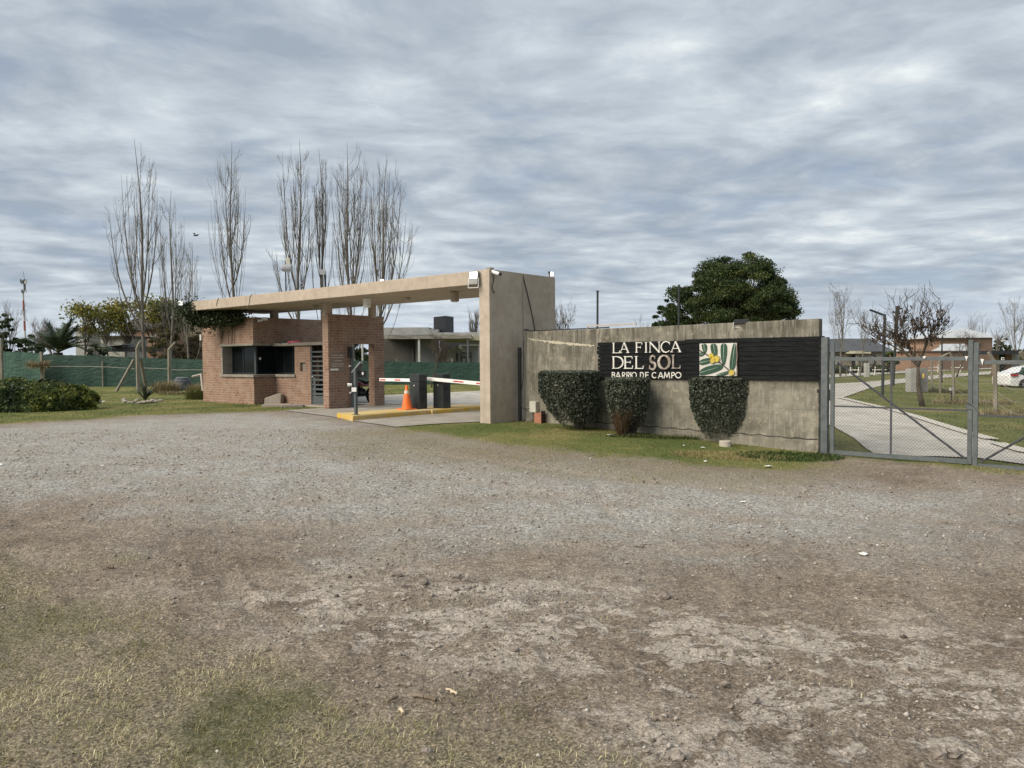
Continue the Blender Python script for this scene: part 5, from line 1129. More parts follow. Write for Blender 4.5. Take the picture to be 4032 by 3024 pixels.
def bare(lab, px, pyb, pyt, hw, Y, seed, mat=M_bark, name='bare_tree', group=None, depth=5, spread=.62, pods=0, kids=3, fork=.28, base=None, lean=0, r0=None, updraft=.35, dz0=None, podmat=None):
    rg = random.Random(seed); b = np.array(base) if base is not None else at(px, pyb, Y); 
    if base is None: b[2] = gz(b[0], b[1])
    H = at(px, pyt, Y)[2] - b[2]; W = hw * Y / F_PX; o = thing(name, lab, 'tree', b, group); tr = MB(); br = MB(); podp = []
    r0 = r0 or H * .022
    segs = []
    def grow(p, d, ln, r, k):
        pts = [p]; q = p.copy(); dd = d.copy(); ns = 4
        for i in range(ns):
            dd = dd + np.array([rg.gauss(0, .13), rg.gauss(0, .13), updraft * .22]); dd /= np.linalg.norm(dd); q = q + dd * ln / ns; pts.append(q.copy())
        segs.append((pts, [r * (1 - .5 * i / ns) for i in range(ns + 1)], k))
        if k >= depth: return
        for j in range(kids + (1 if k == 1 else 0)):
            s = 1 + int(rg.random() * 3.6) if k > 0 else ns - (0 if j < 3 else 1); q0 = pts[min(s, ns)]
            a = rg.random() * 6.28; sp_ = spread * (.6 + .7 * rg.random()) * (1 if k else 1.0)
            ax = np.cross(dd, [math.cos(a), math.sin(a), .2]); ax /= np.linalg.norm(ax) + 1e-9
            nd_ = dd * math.cos(sp_) + ax * math.sin(sp_); nd_[2] = nd_[2] * .9 + .05; grow(q0, nd_ / np.linalg.norm(nd_), ln * rg.uniform(.62, .88), r * .58, k + 1)
    grow(b.copy(), np.array([lean, 0, 1.]), H * fork, r0, 0)
    allp = np.array([p for s in segs for p in s[0]]); zx = allp[:, 2].max() - b[2]; ex = np.percentile(np.abs(allp[:, 0] - b[0]), 98)
    kz = H / zx; kx = W / ex
    first = segs[0][0][-1]
    for pts, rs, k in segs:
        Q = [np.array([b[0] + (p[0] - b[0]) * (kx if p[2] - b[2] > H * .1 else 1), b[1] + (p[1] - b[1]) * kx, b[2] + (p[2] - b[2]) * kz]) for p in pts]
        (tr if k == 0 else br).tube([tuple(x) for x in Q], [max(x, .006) for x in rs], 7 if k < 2 else 3, cap=(k == 0))
        if pods and k in (2, 3) and rg.random() < .8: podp += [Q[i] for i in (1, 2, 3)]
    tr.build('trunk', mat, o, smooth=True); br.build('branches', mat, o, smooth=True)
    if pods and podp:
        rn = np.random.default_rng(seed); A = np.array(podp); sel = rn.random(len(A)) < .5; A = A[sel]; A = A[(A[:, 2] > b[2] + H * .38) & (A[:, 2] < b[2] + H * .80)]
        P = np.repeat(A, pods, 0) + rn.normal(size=(len(A) * pods, 3)) * .085 - np.array([0, 0, .10]); V, Fq = leaves(P, .055, up=3, aspect=2.8, quad=True, rg=rn)
        rawmesh('seed_pods', V, Fq, podmat or M_pod, o, rn.random(len(P)))['kind'] = 'stuff'
    return o
M_pod = leafmat('seed_pod', [(.03, .022, .018), (.07, .05, .04), (.13, .10, .08)], .8, .1)
q = gp(3632, 1600); Y = q[1]
bare('spreading bare tree hung with dark seed pods on the lawn behind the left gate leaf', 3629, 1600, 1112, 215, Y, 17, M_barkd, pods=16, depth=5, kids=3, spread=.70, fork=.26, base=q, lean=-.12, r0=.11, updraft=.5)
poplar('thin pale bare tree standing before the grey roofed house, left of the other', 3314, 1497, (3307, 1112), 62, 62, 61, .20, 30, [(.3, 15, .97), (.3, -20, .9)], M_barkg, 'young trees before the grey house', 6, .011, 'young_tree')
poplar('smaller thin bare tree before the house porch', 3392, 1490, (3394, 1228), 42, 66, 62, .22, 22, [(.4, 14, .95)], M_barkg, 'young trees before the grey house', 6, .010, 'young_tree')
poplar('thin short stem tree beside the left young tree before the grey house', 3331, 1492, (3325, 1300), 24, 64, 63, .5, 8, [], M_barkg, 'young trees before the grey house', 4, .010, 'young_tree')
poplar('pale bare poplar far right over the shelter roof', 4000, 1470, (3992, 1165), 62, 72, 64, .14, 34, [(.25, 40, .92), (.3, -30, .85)], M_barkg, 'bare trees beyond the brick houses', 6, .011)
poplar('pair of faint bare poplars behind the white roof, left one', 3822, 1440, (3818, 1222), 36, 120, 65, .2, 26, [(.3, 20, .9)], M_barkg, 'bare trees beyond the brick houses', 5, .008)
poplar('pair of faint bare poplars behind the white roof, right one', 3862, 1440, (3868, 1230), 34, 118, 66, .2, 26, [(.3, -20, .9)], M_barkg, 'bare trees beyond the brick houses', 5, .008)
bare('slender bare tree in front of the brown brick wall left of the shelter', 3905, 1455, 1285, 38, 66, 67, M_barkg, depth=4, kids=3, spread=.45, fork=.4, group='bare trees beyond the brick houses')
bare('dark many branched bare tree in front of the low white roof', 3768, 1440, 1290, 62, 60, 68, M_barkd, depth=5, kids=3, spread=.5, fork=.18, r0=.07, group='bare trees beyond the brick houses')
bare('bare young tree with dark pods just beyond the pillar over the wall', 2225, 1500, 1172, 62, 40, 69, M_barkd, pods=4, depth=5, kids=3, spread=.5, fork=.4, r0=.06, group='bare trees behind the portal')
bare('small bare tree in the gap just left of the pillar above the beige wall', 1872, 1500, 1190, 24, 75, 70, M_barkg, depth=5, kids=3, spread=.35, fork=.45, group='bare trees behind the portal')
bare('tiny leafless twiggy tree before the carport posts', 1700, 1500, 1285, 66, 46, 71, M_barkd, depth=5, kids=3, spread=.7, fork=.35, r0=.05, group='bare trees behind the portal')
bare('bare shrub between the carport posts, right of the twiggy tree', 1762, 1500, 1345, 40, 58, 73, M_barkd, depth=5, kids=3, spread=.7, fork=.3, r0=.05, group='bare trees behind the portal')
poplar('wispy bare saplings far off behind the wall left of the evergreen', 2525, 1420, (2527, 1238), 26, 90, 74, .2, 20, [(.2, -14, .9), (.2, 12, .85)], M_barkg, 'bare trees behind the portal', 5, .006)
# left background vegetation
M_ylw = leafmat('yellowing_leaf', [(.06, .075, .02), (.13, .14, .035), (.22, .20, .045), (.30, .26, .06)], .6, .25)
M_lgr = leafmat('left_green_leaf', [(.03, .05, .025), (.065, .09, .045), (.12, .145, .07)], .6, .35)
M_twig = mk('twig_brown', (.11, .095, .075), 6, .95)
for i, (px, pyt, hw, Y, lab) in enumerate([(345, 1192, 42, 62, 'yellow leaved airy tree left of the brick house'), (440, 1182, 42, 64, 'yellow green airy tree at the left corner of the brick house'), (505, 1176, 46, 66, 'yellow green airy tree above the brick house roof'), (610, 1168, 50, 66, 'yellow green airy tree behind the second poplar'), (690, 1180, 40, 66, 'yellow green airy tree nearest the vine')]):
    rt0 = bare(lab, px, 1490, pyt + 8, hw, Y, 80 + i, M_twig, 'yellowing_tree', 'yellowing trees by the brick house', depth=5, kids=3, spread=.42, fork=.3, r0=.10)
    rn = np.random.default_rng(90 + i); n = 1500; W = hw * Y / F_PX; z1 = at(px, pyt, Y)[2]
    K = np.stack([rn.normal(size=16) * W * .5, rn.normal(size=16) * .8, z1 - .5 - rn.random(16) ** 1.5 * 1.9], 1); kk = rn.integers(0, 16, n)
    P = np.array([rt0.location[0], rt0.location[1], 0]) + K[kk] + rn.normal(size=(n, 3)) * np.array([.42, .42, .28]); V, Fq = leaves(P, .14, quad=True, rg=rn)
    rawmesh('foliage', V, Fq, M_ylw if i < 4 else M_lgr, rt0, np.clip(rn.normal(.55, .25, n), 0, 1))
bare('bare grey scrub between the mast and the palm', 150, 1500, 1232, 62, 64, 87, M_twig, 'bare_shrub', depth=6, kids=3, spread=.6, fork=.15, r0=.06, group='bare scrub on the left')
bare('bare grey scrub right of the mast behind the palm fronds', 215, 1500, 1236, 55, 66, 88, M_twig, 'bare_shrub', depth=6, kids=3, spread=.6, fork=.15, r0=.06, group='bare scrub on the left')
bare('bare upright twigs above the green tree at the left edge', 25, 1500, 1165, 50, 60, 89, M_barkd, 'bare_shrub', depth=5, kids=3, spread=.4, fork=.25, r0=.06, group='bare scrub on the left')
for i, (px, pyt, hw, Y, lab) in enumerate([(30, 1235, 60, 58, 'green leafy tree at the left edge of the picture behind the fence'), (130, 1315, 75, 58, 'dark low leafy tree under the red and white mast'), (390, 1345, 50, 58, 'dark low bush between palm and brick house')]):
    c = at(px, 1450, Y); leafy_tree(lab, c, hw * Y / F_PX, 1.2, at(px, pyt, Y)[2], 30 + i, 40, 110, .11, M_lgr, name='leafy_tree', group='leafy trees behind the left fence', cl=.24, rt_=.1)
# brown thicket filling behind small poplars by the guard house
for i, (px, pyt, hw) in enumerate([(640, 1225, 60), (700, 1240, 60), (760, 1262, 50)]):
    c = at(px, 1450, 60 + i); leafy_tree(['brown olive thicket behind the bent post', 'brown olive thicket behind the water barrel', 'brown olive thicket touching the guard house corner'][i], c, hw * 60 / F_PX, .6, at(px, pyt, 60)[2], 50 + i, 46, 70, .10, leafmat('thicket_leaf', [(.05, .045, .022), (.10, .09, .04), (.16, .145, .06)], .8, .3), M_twig, 'thicket', 'brown thickets behind the left fence', cl=.26, rt_=.08)
# palm
q = at(232, 1500, 54); q[2] = 0; pm = thing('palm_tree', 'low date palm spreading dark fronds over the green fence', 'palm', q)
mb = MB(); crown = np.array([q[0], q[1], at(232, 1388, 54)[2]]); mb.tube([(q[0], q[1], -.1), (q[0], q[1], crown[2] * .6), tuple(crown)], [.35, .4, .3], 9); mb.build('trunk', M_barkd, pm)
M_frond = leafmat('palm_leaf', [(.02, .036, .02), (.045, .07, .036), (.085, .11, .055)], .5, .1); M_rach = mk('frond_stem', (.07, .075, .035), 6, .7)
rg = random.Random(21); fr_tips = [(285, 1257, 0), (190, 1275, 0), (70, 1340, 0), (100, 1390, 0), (400, 1335, 0), (470, 1398, 0), (350, 1385, 0), (308, 1285, 0), (235, 1300, .5), (150, 1310, .5), (330, 1330, -.8), (120, 1365, -1), (440, 1372, -.6), (260, 1275, 1.2), (205, 1330, -1), (300, 1360, -1)]
for i, (x, y, dy) in enumerate(fr_tips):
    tip = at(x, y, 54 + dy * 1.5); mid = (crown + tip) / 2 + np.array([0, 0, .45 + .25 * abs(tip[0] - crown[0])]) * (.8 if y > 1300 else .25)
    pts = []; k = 12
    for j in range(k + 1): s = j / k; pts.append(crown * (1 - s) ** 2 + 2 * mid * s * (1 - s) + tip * s * s)
    m_ = MB(); m_.tube([tuple(p) for p in pts], [.035 * (1 - .8 * j / k) for j in range(k + 1)], 4); fr = m_.build('frond', M_rach, pm)
    P = []; 
    V = []; 
    for j in range(70):
        s = .12 + .88 * j / 70; a = s * k; i0 = min(int(a), k - 1); p = pts[i0] + (pts[i0 + 1] - pts[i0]) * (a - i0); t = pts[i0 + 1] - pts[i0]; t = t / np.linalg.norm(t)
        sd_ = np.cross(t, [0, 0, 1.]); sd_ /= np.linalg.norm(sd_) + 1e-6; l_ = .72 * math.sin(min(1, .15 + s) * 2.6) + .12
        for sg in (-1, 1):
            d = t * .75 + sd_ * sg * .75 + np.array([0, 0, .12 * rg.uniform(-1, 1.6)]); d /= np.linalg.norm(d); w_ = t * .038; V.append([p - w_, p + w_, p + d * l_])
    V = np.array(V).reshape(-1, 3); rawmesh('leaflets', V, np.arange(len(V)).reshape(-1, 3), M_frond, fr, RNG.random(len(V) // 3))
# ------------------------------------------------------------------ green shade cloth fence
def clothmat(name, c1, c2, rough=.7):
    mt, n, bs = newmat(name); gm = nd(n, 'ShaderNodeNewGeometry').outputs['Position']
    s = nd(n, 'ShaderNodeSeparateXYZ'); lk(n, gm, s.inputs[0])
    a = mth(n, 'SINE', mth(n, 'MULTIPLY', mth(n, 'ADD', s.outputs[0], s.outputs[2]), 38)); b = mth(n, 'SINE', mth(n, 'MULTIPLY', mth(n, 'SUBTRACT', s.outputs[0], s.outputs[2]), 38))
    w_ = mth(n, 'MAXIMUM', a, b); f = noise(n, mapping(n, gm, scale=(1, 1, 3)), 1.1, 6, .6)
    c = mixc(n, ramp(n, f, [(.35, 0.), (.65, 1.)]), c1, c2); c = mixc(n, ramp(n, w_, [(.80, 0.), (.98, .35)]), c, tuple(x * 1.7 for x in c2))
    lk(n, c, bs.inputs['Base Color']); bs.inputs['Roughness'].default_value = rough
    addbump(n, bs, mth(n, 'ADD', noise(n, mapping(n, gm, scale=(1, 1, 2)), 3, 5), mth(n, 'MULTIPLY', w_, .05)), .8, .08); return mt
M_cloth = clothmat('green_shade_cloth', (.006, .030, .021), (.010, .045, .031)); M_clothp = clothmat('pale_shade_cloth', (.03, .085, .062), (.055, .12, .09))
def cloth(par, x0, x1, top, Y0, Y1, zb, mat, nm='shade_cloth'):
    m_ = MB(); k = max(4, int((x1 - x0) / 12)); T = []; B = []; xs = [p[0] for p in top]; ys = [p[1] for p in top]
    for i in range(k + 1):
        x = x0 + (x1 - x0) * i / k; Y = Y0 + (Y1 - Y0) * i / k; p = at(x, np.interp(x, xs, ys), Y); T.append(np.array([p[0], Y + .012 * math.sin(i * 1.3), p[2] + .015 * math.sin(i * 2.3)])); B.append(np.array([p[0], Y + .02 * math.sin(i * .9), zb + .02 * math.sin(i * 1.1)]))
    for i in range(k): t = np.array([0, .02, 0]); m_.box8([B[i], B[i + 1], B[i + 1] + t, B[i] + t, T[i], T[i + 1], T[i + 1] + t, T[i] + t])
    return m_.build(nm, mat, par)
fe = thing('shade_cloth_fence', 'long low dark green shade cloth fence running behind the lawn', 'fence', at(900, 1500, 51) * (1, 1, 0))
cloth(fe, 172, 800, [(172, 1396), (400, 1401), (540, 1408), (800, 1415)], 51.5, 51, -.06, M_cloth)
cloth(fe, 801, 1960, [(800, 1415), (1380, 1419), (1513, 1423), (1960, 1428)], 51, 51, .02, M_cloth)
for px in (395, 640, 800, 1100, 1395, 1560, 1780): p = at(px, 1500, 50.9); mb = MB(); mb.tube([(p[0], 51.2, -.1), (p[0], 51.2, 1.75)], .05, 5); mb.build('post', M_post, fe)
mb = MB(); mb.tube([tuple(at(x, y, 50.2)) for x, y in [(175, 1443), (350, 1443), (420, 1445), (530, 1452)]], .02, 4); mb.tube([tuple(at(x, y, 50.2)) for x, y in [(560, 1449), (640, 1452), (700, 1457), (800, 1456)]], .02, 4); mb.build('wire', M_gcab, fe)
fp = thing('shade_cloth_fence', 'paler faded green shade cloth fence bay at the left edge with weathered posts', 'fence', at(60, 1500, 50) * (1, 1, 0))
cloth(fp, -400, 168, [(-400, 1385), (0, 1383), (100, 1388), (168, 1392)], 50, 50.5, -.05, M_clothp)
for px, yt in ((8, 1335), (166, 1385), (-150, 1370)): p = at(px, 1500, 49.6); mb = MB(); mb.tube([(p[0], 49.6, -.1), (p[0], 49.6, at(px, yt, 49.6)[2])], .11, 5); mb.build('post', M_post, fp)
clump('brown dead creeper hanging on the fence post at the end of the pale cloth', 150, 1545, 800, .55, .75, .15, 1.5, M_weed, 'dead_creeper', .02, 31, 'creeper'); bpy.data.objects['dead_creeper'].location.z = 1.45; bpy.data.objects['dead_creeper'].location.y = 49.3; bpy.data.objects['dead_creeper'].location.x = at(150, 1450, 49.3)[0]
# ------------------------------------------------------------------ background buildings
M_wwhite = mk('white_render', [(.35, (.40, .40, .38)), (.65, (.52, .52, .50))], .8, .9, .1, speck=(1.5, (.25, .25, .23), .4))
M_wgrey = mk('grey_render', [(.35, (.28, .28, .27)), (.65, (.38, .38, .365))], .8, .9, .1, speck=(1.2, (.2, .2, .19), .4))
M_beige = mk('beige_render', [(.35, (.36, .345, .25)), (.65, (.45, .43, .33))], .6, .9, .1)
M_beam = mk('concrete_beam', [(.35, (.13, .12, .105)), (.5, (.24, .225, .20)), (.65, (.36, .34, .31))], 1.2, .9, .1, 20, stretch=(1, 1, 6))
M_dgrey = mk('dark_grey_render', [(.35, (.085, .08, .075)), (.65, (.13, .125, .115))], .6, .9)
M_roofg = mk('grey_sheet_roof', [(.35, (.060, .065, .072)), (.65, (.085, .09, .098))], .7, .7)
M_rooft = mk('old_roof', [(.35, (.06, .055, .052)), (.65, (.11, .10, .095))], 2.5, .9, .3, 8, stretch=(3, 1, 1))
M_roofw = mk('white_sheet_roof', [(.35, (.36, .385, .40)), (.65, (.47, .49, .50))], 1.5, .5, .1, stretch=(4, 1, 1))
M_fbrick = brickmat('far_brick', (.27, .15, .10), (.33, .19, .13), (.36, .26, .19), .3, .12); M_dbrick = brickmat('far_dark_brick', (.15, .10, .075), (.18, .12, .09), (.2, .15, .12), .3, .12)
M_tank = mk('black_cladding', (.022, .024, .028), 2, .5)
def pxbox(m_, x0, x1, yt, yb, Y, dep, z0=None, z1=None):
    a = at(x0, yt, Y); b = at(x1, yt, Y); zt = a[2] if z1 is None else z1; zb = at(x0, yb, Y)[2] if z0 is None else z0
    m_.box((a[0], Y, zb), (b[0], Y + dep, zt)); return m_
def part(name, mat, par, *boxes, bevel=0):
    m_ = MB()
    for b in boxes: pxbox(m_, *b)
    return m_.build(name, mat, par, bevel=bevel)
# carport house
cp = thing('carport_house', 'flat roofed grey house with long carport beam behind the green fence, seen through the portal', 'house', at(1600, 1400, 60) * (1, 1, 0))
part('parapet', M_wwhite, cp, (1500, 1689, 1290, 1325, 60, 9), (1690, 1724, 1297, 1325, 60, 9), (1725, 1895, 1309, 1325, 60, 9))
part('carport_beam', M_beam, cp, (1500, 1856, 1319, 1335, 57.5, .6))
part('carport_roof', M_dgrey, cp, (1501, 1852, 1321, 1333, 58.15, 4.4))
part('back_wall', M_dgrey, cp, (1500, 1725, 1325, 1500, 62.6, .3, 0)); part('side_wall', M_wgrey, cp, (1636, 1724, 1325, 1500, 61.5, 1.0, 0))
part('beige_wall', M_beige, cp, (1726, 1895, 1325, 1341, 60.01, 8.9))
for x in (1645, 1838): part('column', mk('col_paint', (.42, .42, .40), 3, .8) if x == 1645 else M_gate, cp, (x, x + 8 - 2 * (x > 1700), 1336, 1500, 57.6, .3, 0))
pa = part('wall_door', mk('door_pale', (.16, .155, .145), 3, .8), cp, (1622, 1628, 1372, 1500, 62.5, .08, 0))
tk = part('roof_tank_box', M_tank, cp, ); bpy.data.objects.remove(tk)
mb = MB(); a = at(1709, 1244, 63); b_ = at(1754, 1244, 61); c_ = at(1786, 1244, 62.6); zt = at(1754, 1243.5, 61)[2]; mb.prism([(a[0], 62.6, 3.6), (b_[0], 61, 3.6), (c_[0], 62.6, 3.6), (c_[0] - 1.0, 64.4, 3.6), (a[0] + .2, 64.6, 3.6)], (0, 0, zt - 3.6)); mb.build('water_tank_box', M_tank, cp)
h2 = thing('white_house', 'white flat roofed house with air conditioner and dark window beyond the carport', 'house', at(1800, 1400, 66) * (1, 1, 0))
part('wall', M_wwhite, h2, (1738, 1884, 1379, 1500, 70, 6, 0), (1810, 1884, 1358, 1379, 70, 6)); part('roof_slab', M_wwhite, h2, (1740, 1812, 1371, 1379, 69.2, 3), (1808, 1886, 1357, 1362, 69.5, 6))
part('dark_band', M_tank, h2, (1730, 1812, 1342, 1371, 72.5, 3), (1812, 1884, 1342, 1357, 72.5, 3))
ac = part('air_conditioner', M_white, h2, (1788, 1809, 1362, 1371, 69, .4)); mb = MB(); p = at(1798, 1366.5, 68.99); mb.lathe(p, [(.075, 0), (.075, .02)], 14, axis=(0, -1, 0)); mb.build('fan', M_black, ac)
wn = part('window', M_tank, h2, (1815, 1856, 1388, 1440, 69.93, .06)); part('pane', mk('blind', (.42, .42, .41), 3, .5), wn, (1820, 1834, 1410, 1436, 69.88, .04), (1838, 1853, 1410, 1436, 69.88, .04)); part('door', M_tank, h2, (1797, 1802, 1390, 1500, 69.93, .06), )
part('wall_strip', M_wgrey, h2, (1816, 1852, 1391, 1406, 69.85, .05))
for x in (1428, 1462): 
    q = at(x, 1420, 57); mb = MB(); mb.tube([(q[0], 57, -.1), (q[0], 57, 3.1)], .075, 8); tag(mb.build('white_post', M_wwhite), 'white post standing behind the fence seen through the brick doorway, %s' % ('left one' if x == 1428 else 'right one'), 'post')
c = at(1405, 1450, 63); leafy_tree('dark green tree seen through the brick doorway above the fence', c, 2.0, 1.0, 4.6, 77, 60, 150, .12, M_lgr, name='leafy_tree', cl=.24, rt_=.1)
# brick house on the left
bh_ = thing('brick_house', 'two storey brick house with dark grey pitched roof on the left behind the poplars', 'house', at(560, 1400, 70) * (1, 1, 0))
Yb = 72
def gable(m_, x0, x1, ye, yr, Y, dep, ov=0.3):
    a = at(x0, ye, Y); b = at(x1, ye, Y); zr = at(x0, yr, Y + dep / 2)[2]; ze = a[2]; t = .12
    P = lambda x, y, z: (x, y, z)
    m_.prism([P(a[0] - ov, Y - ov, ze), P(a[0] - ov, Y + dep / 2, zr), P(a[0] - ov, Y + dep / 2, zr + t), P(a[0] - ov, Y - ov, ze + t)], (b[0] - a[0] + 2 * ov, 0, 0))
    m_.prism([P(a[0] - ov, Y + dep + ov, ze), P(a[0] - ov, Y + dep + ov, ze + t), P(a[0] - ov, Y + dep / 2 + .001, zr + t), P(a[0] - ov, Y + dep / 2 + .001, zr)], (b[0] - a[0] + 2 * ov, 0, 0))
part('wall', M_fbrick, bh_, (492, 640, 1298, 1500, Yb, 5, 0)); mb = MB(); gable(mb, 490, 640, 1298, 1258, Yb, 5); mb.build('roof', M_rooft, bh_)
w1 = part('window', M_tank, bh_, (498, 505, 1311, 1340, Yb - .05, .06)); part('window', M_wwhite, bh_, (590, 625, 1318, 1345, Yb - .05, .06))
bh2 = thing('brown_roof_house', 'low house with big brown roof half hidden by thicket left of the guard house', 'house', at(720, 1400, 76) * (1, 1, 0))
part('wall', M_dbrick, bh2, (645, 860, 1330, 1500, 78, 6, 0)); mb = MB(); gable(mb, 636, 870, 1332, 1262, 78, 6); mb.build('roof', mk('brown_roof', [(.35, (.065, .052, .035)), (.65, (.10, .08, .055))], 2, .9), bh2)
sh = thing('white_shed', 'low white shed with dark flat roof between palm and brick house', 'shed', at(450, 1400, 66) * (1, 1, 0))
part('wall', M_wwhite, sh, (396, 492, 1328, 1500, 66, 4, 0)); part('roof', M_rooft, sh, (390, 496, 1322, 1329, 65.6, 5))
part('awning', M_tank, sh, (420, 600, 1365, 1385, 63, 2)); mb = MB(); a = at(345, 1372, 62.5); b_ = at(480, 1358, 62.5); mb.prism([a, b_, b_ + (0, 0, .12), a + (0, 0, .12)], (0, 2, 0)); mb.build('sloping_roof', M_wgrey, sh)
s2 = thing('white_shed', 'tall pale grey gabled shed wall just right of the palm top', 'shed', at(320, 1400, 75) * (1, 1, 0))
mb = MB(); A = [at(296, 1345, 75), at(345, 1345, 75), at(345, 1308, 75), at(325, 1300, 75), at(298, 1303, 75)]; A[0][2] = 0; A[1][2] = 0; mb.prism(A, (0, 4, 0)); mb.build('wall', M_wgrey, s2)
mb = MB(); mb.prism([A[2] + (0, -.1, 0), A[3] + (0, -.1, 0), A[4] + (0, -.1, 0), A[4] + (0, -.1, .1), A[3] + (0, -.1, .1), A[2] + (0, -.1, .1)], (0, 4.2, 0)); mb.build('roof', M_rooft, s2)
# telecom mast
Yt_ = 260; q = at(103, 1412, Yt_); q[2] = 0; tw = thing('telecom_mast', 'red and white telecom mast with antennas far off at the left', 'mast', q)
M_rdp = mk('mast_red', (.26, .075, .06), 3, .7); M_wtp = mk('mast_white', (.40, .41, .43), 3, .7); zz_ = lambda y: at(99, y, Yt_)[2]
for y0_, y1_, m__ in ((1412, 1224, M_wtp), (1223.9, 1184, M_rdp), (1183.9, 1150, M_wtp), (1302, 1264, M_rdp)):
    mb = MB(); x0 = q[0] + (97 - 103) * Yt_ / F_PX * (1412 - y0_) / 310; x1 = q[0] + (97 - 103) * Yt_ / F_PX * (1412 - y1_) / 310; rr_ = .30 if y0_ != 1302 else .33
    mb.tube([(x0, q[1], zz_(y0_)), (x1, q[1], zz_(y1_))], rr_, 8); mb.build('mast_section', m__, tw)
mb = MB(); x1 = at(97, 1130, Yt_)[0]; mb.tube([(x1, q[1], zz_(1149)), (x1, q[1], zz_(1100))], .36, 8); mb.tube([(x1, q[1], zz_(1100)), (x1 - .3, q[1], zz_(1068))], .07, 4); mb.build('mast_top', M_gate, tw)
for dy_, k_ in ((1103, .9), (1109, .7), (1144, .6)):
    for j, (dx, w_) in enumerate([(-.95, .35), (.85, .3), (-.3, .3), (.4, .25)]):
        m_ = MB(); m_.obox((x1 + dx * k_ * 1.2, q[1] - .4), 0, w_, .3, zz_(dy_ + 9), zz_(dy_ - 4) - .2 * j); m_.build('antenna_panel', M_wtp if j % 2 else M_gate, tw)
# houses on the right
def hiproof(m_, x0, x1, ye, yr, xr0, xr1, Y, dep, ov=.5):
    a = at(x0, ye, Y); b = at(x1, ye, Y); z0_ = a[2]; r0_ = at(xr0, yr, Y + dep / 2); r1_ = at(xr1, yr, Y + dep / 2)
    P = [(a[0] - ov, Y - ov, z0_), (b[0] + ov, Y - ov, z0_), (b[0] + ov, Y + dep + ov, z0_), (a[0] - ov, Y + dep + ov, z0_), (r0_[0], Y + dep / 2, r0_[2]), (max(r1_[0], r0_[0] + .02), Y + dep / 2, r0_[2])]
    m_.add(P, [(0, 3, 2, 1), (0, 1, 5, 4), (1, 2, 5), (2, 3, 4, 5), (3, 0, 4)])
gh2 = thing('grey_house', 'low beige house with dark grey hipped roof and porch beyond the left gate leaf', 'house', at(3370, 1400, 80) * (1, 1, 0))
M_bw = mk('house_beige', [(.35, (.24, .215, .18)), (.65, (.30, .27, .23))], .6, .9)
part('wall', M_bw, gh2, (3180, 3478, 1385, 1480, 79, 9, -.2)); mb = MB(); hiproof(mb, 3170, 3490, 1386, 1334, 3225, 3425, 79, 9, .6); mb.build('roof', M_roofg, gh2)
for x0, x1, y0_, y1_ in ((3285, 3312, 1399, 1437), (3421, 3448, 1399, 1436)): f = part('window', M_tank, gh2, (x0, x1, y0_, y1_, 78.9, .1)); part('pane', M_wgrey, f, (x0 + 2, x1 - 7, y0_ + 3, y1_ - 2, 78.85, .04))
part('door', M_tank, gh2, (3355, 3373, 1398, 1447, 78.9, .1)); part('porch_roof', M_beige, gh2, (3366, 3430, 1386, 1392, 76.5, 2.5), (3368, 3402, 1382, 1385, 77, 1.5)); part('porch_column', M_bw, gh2, (3374, 3381, 1392, 1470, 77, .3, -.2)); part('porch_column', M_bw, gh2, (3421, 3425, 1392, 1470, 77, .2, -.2))
gg = thing('grey_house', 'small grey garage with white fascia behind the small bushy tree', 'garage', at(3530, 1400, 95) * (1, 1, 0))
part('wall', M_wgrey, gg, (3475, 3590, 1378, 1460, 96, 6, -.2)); part('fascia', M_roofw, gg, (3483, 3582, 1368, 1377.9, 95.6, 6)); part('garage_door', M_tank, gg, (3497, 3545, 1388, 1452, 95.9, .1)); mb = MB(); a = at(3560, 1392, 92); b_ = at(3592, 1392, 92); mb.prism([a, b_, at(3586, 1375, 93) , at(3560, 1375, 93)], (0, 3, .3)); mb.build('white_roof', M_roofw, gg)
bb = thing('brick_house', 'tall brown brick house with white pyramid roof on the far right', 'house', at(3800, 1400, 100) * (1, 1, 0))
part('wall', M_fbrick, bb, (3705, 3820, 1332, 1470, 100, 10, 0)); part('wall', M_dbrick, bb, (3820.5, 3908, 1330, 1470, 99.5, 10, 0)); mb = MB(); hiproof(mb, 3705, 3892, 1331, 1292, 3794, 3797, 100, 10, .8); mb.build('roof', M_roofw, bb)
bl = thing('brick_house', 'long low brick house with shining white sheet roof before the tall one', 'house', at(3740, 1400, 88) * (1, 1, 0))
part('wall', M_fbrick, bl, (3586, 3708, 1386, 1460, 88, 6, 0), (3640, 3698, 1356, 1386, 91, 4)); part('wall', M_dbrick, bl, (3708.5, 3836, 1386, 1460, 88, 6, 0)); part('coping', M_rooft, bl, (3583, 3838, 1382, 1386, 87.8, 6.4)); mb = MB(); hiproof(mb, 3698, 3822, 1384, 1354, 3716, 3800, 89, 5, .1); mb.build('roof', M_roofw, bl)
for x in (3730, 3750, 3792): part('window', M_tank, bl, (x, x + 7, 1396, 1400, 87.9, .08))
part('far_wall', M_wgrey, bl, (3500, 3640, 1345, 1350, 140, 3))
fh = thing('white_building', 'far white flat building glimpsed left of the brick houses', 'building', at(3680, 1400, 130) * (1, 1, 0)); part('wall', M_wwhite, fh, (3655, 3702, 1338, 1352, 130, 5), (3655, 3702, 1352, 1420, 130, 5, 0)); part('roof', M_tank, fh, (3650, 3700, 1333, 1337, 129.5, 6))
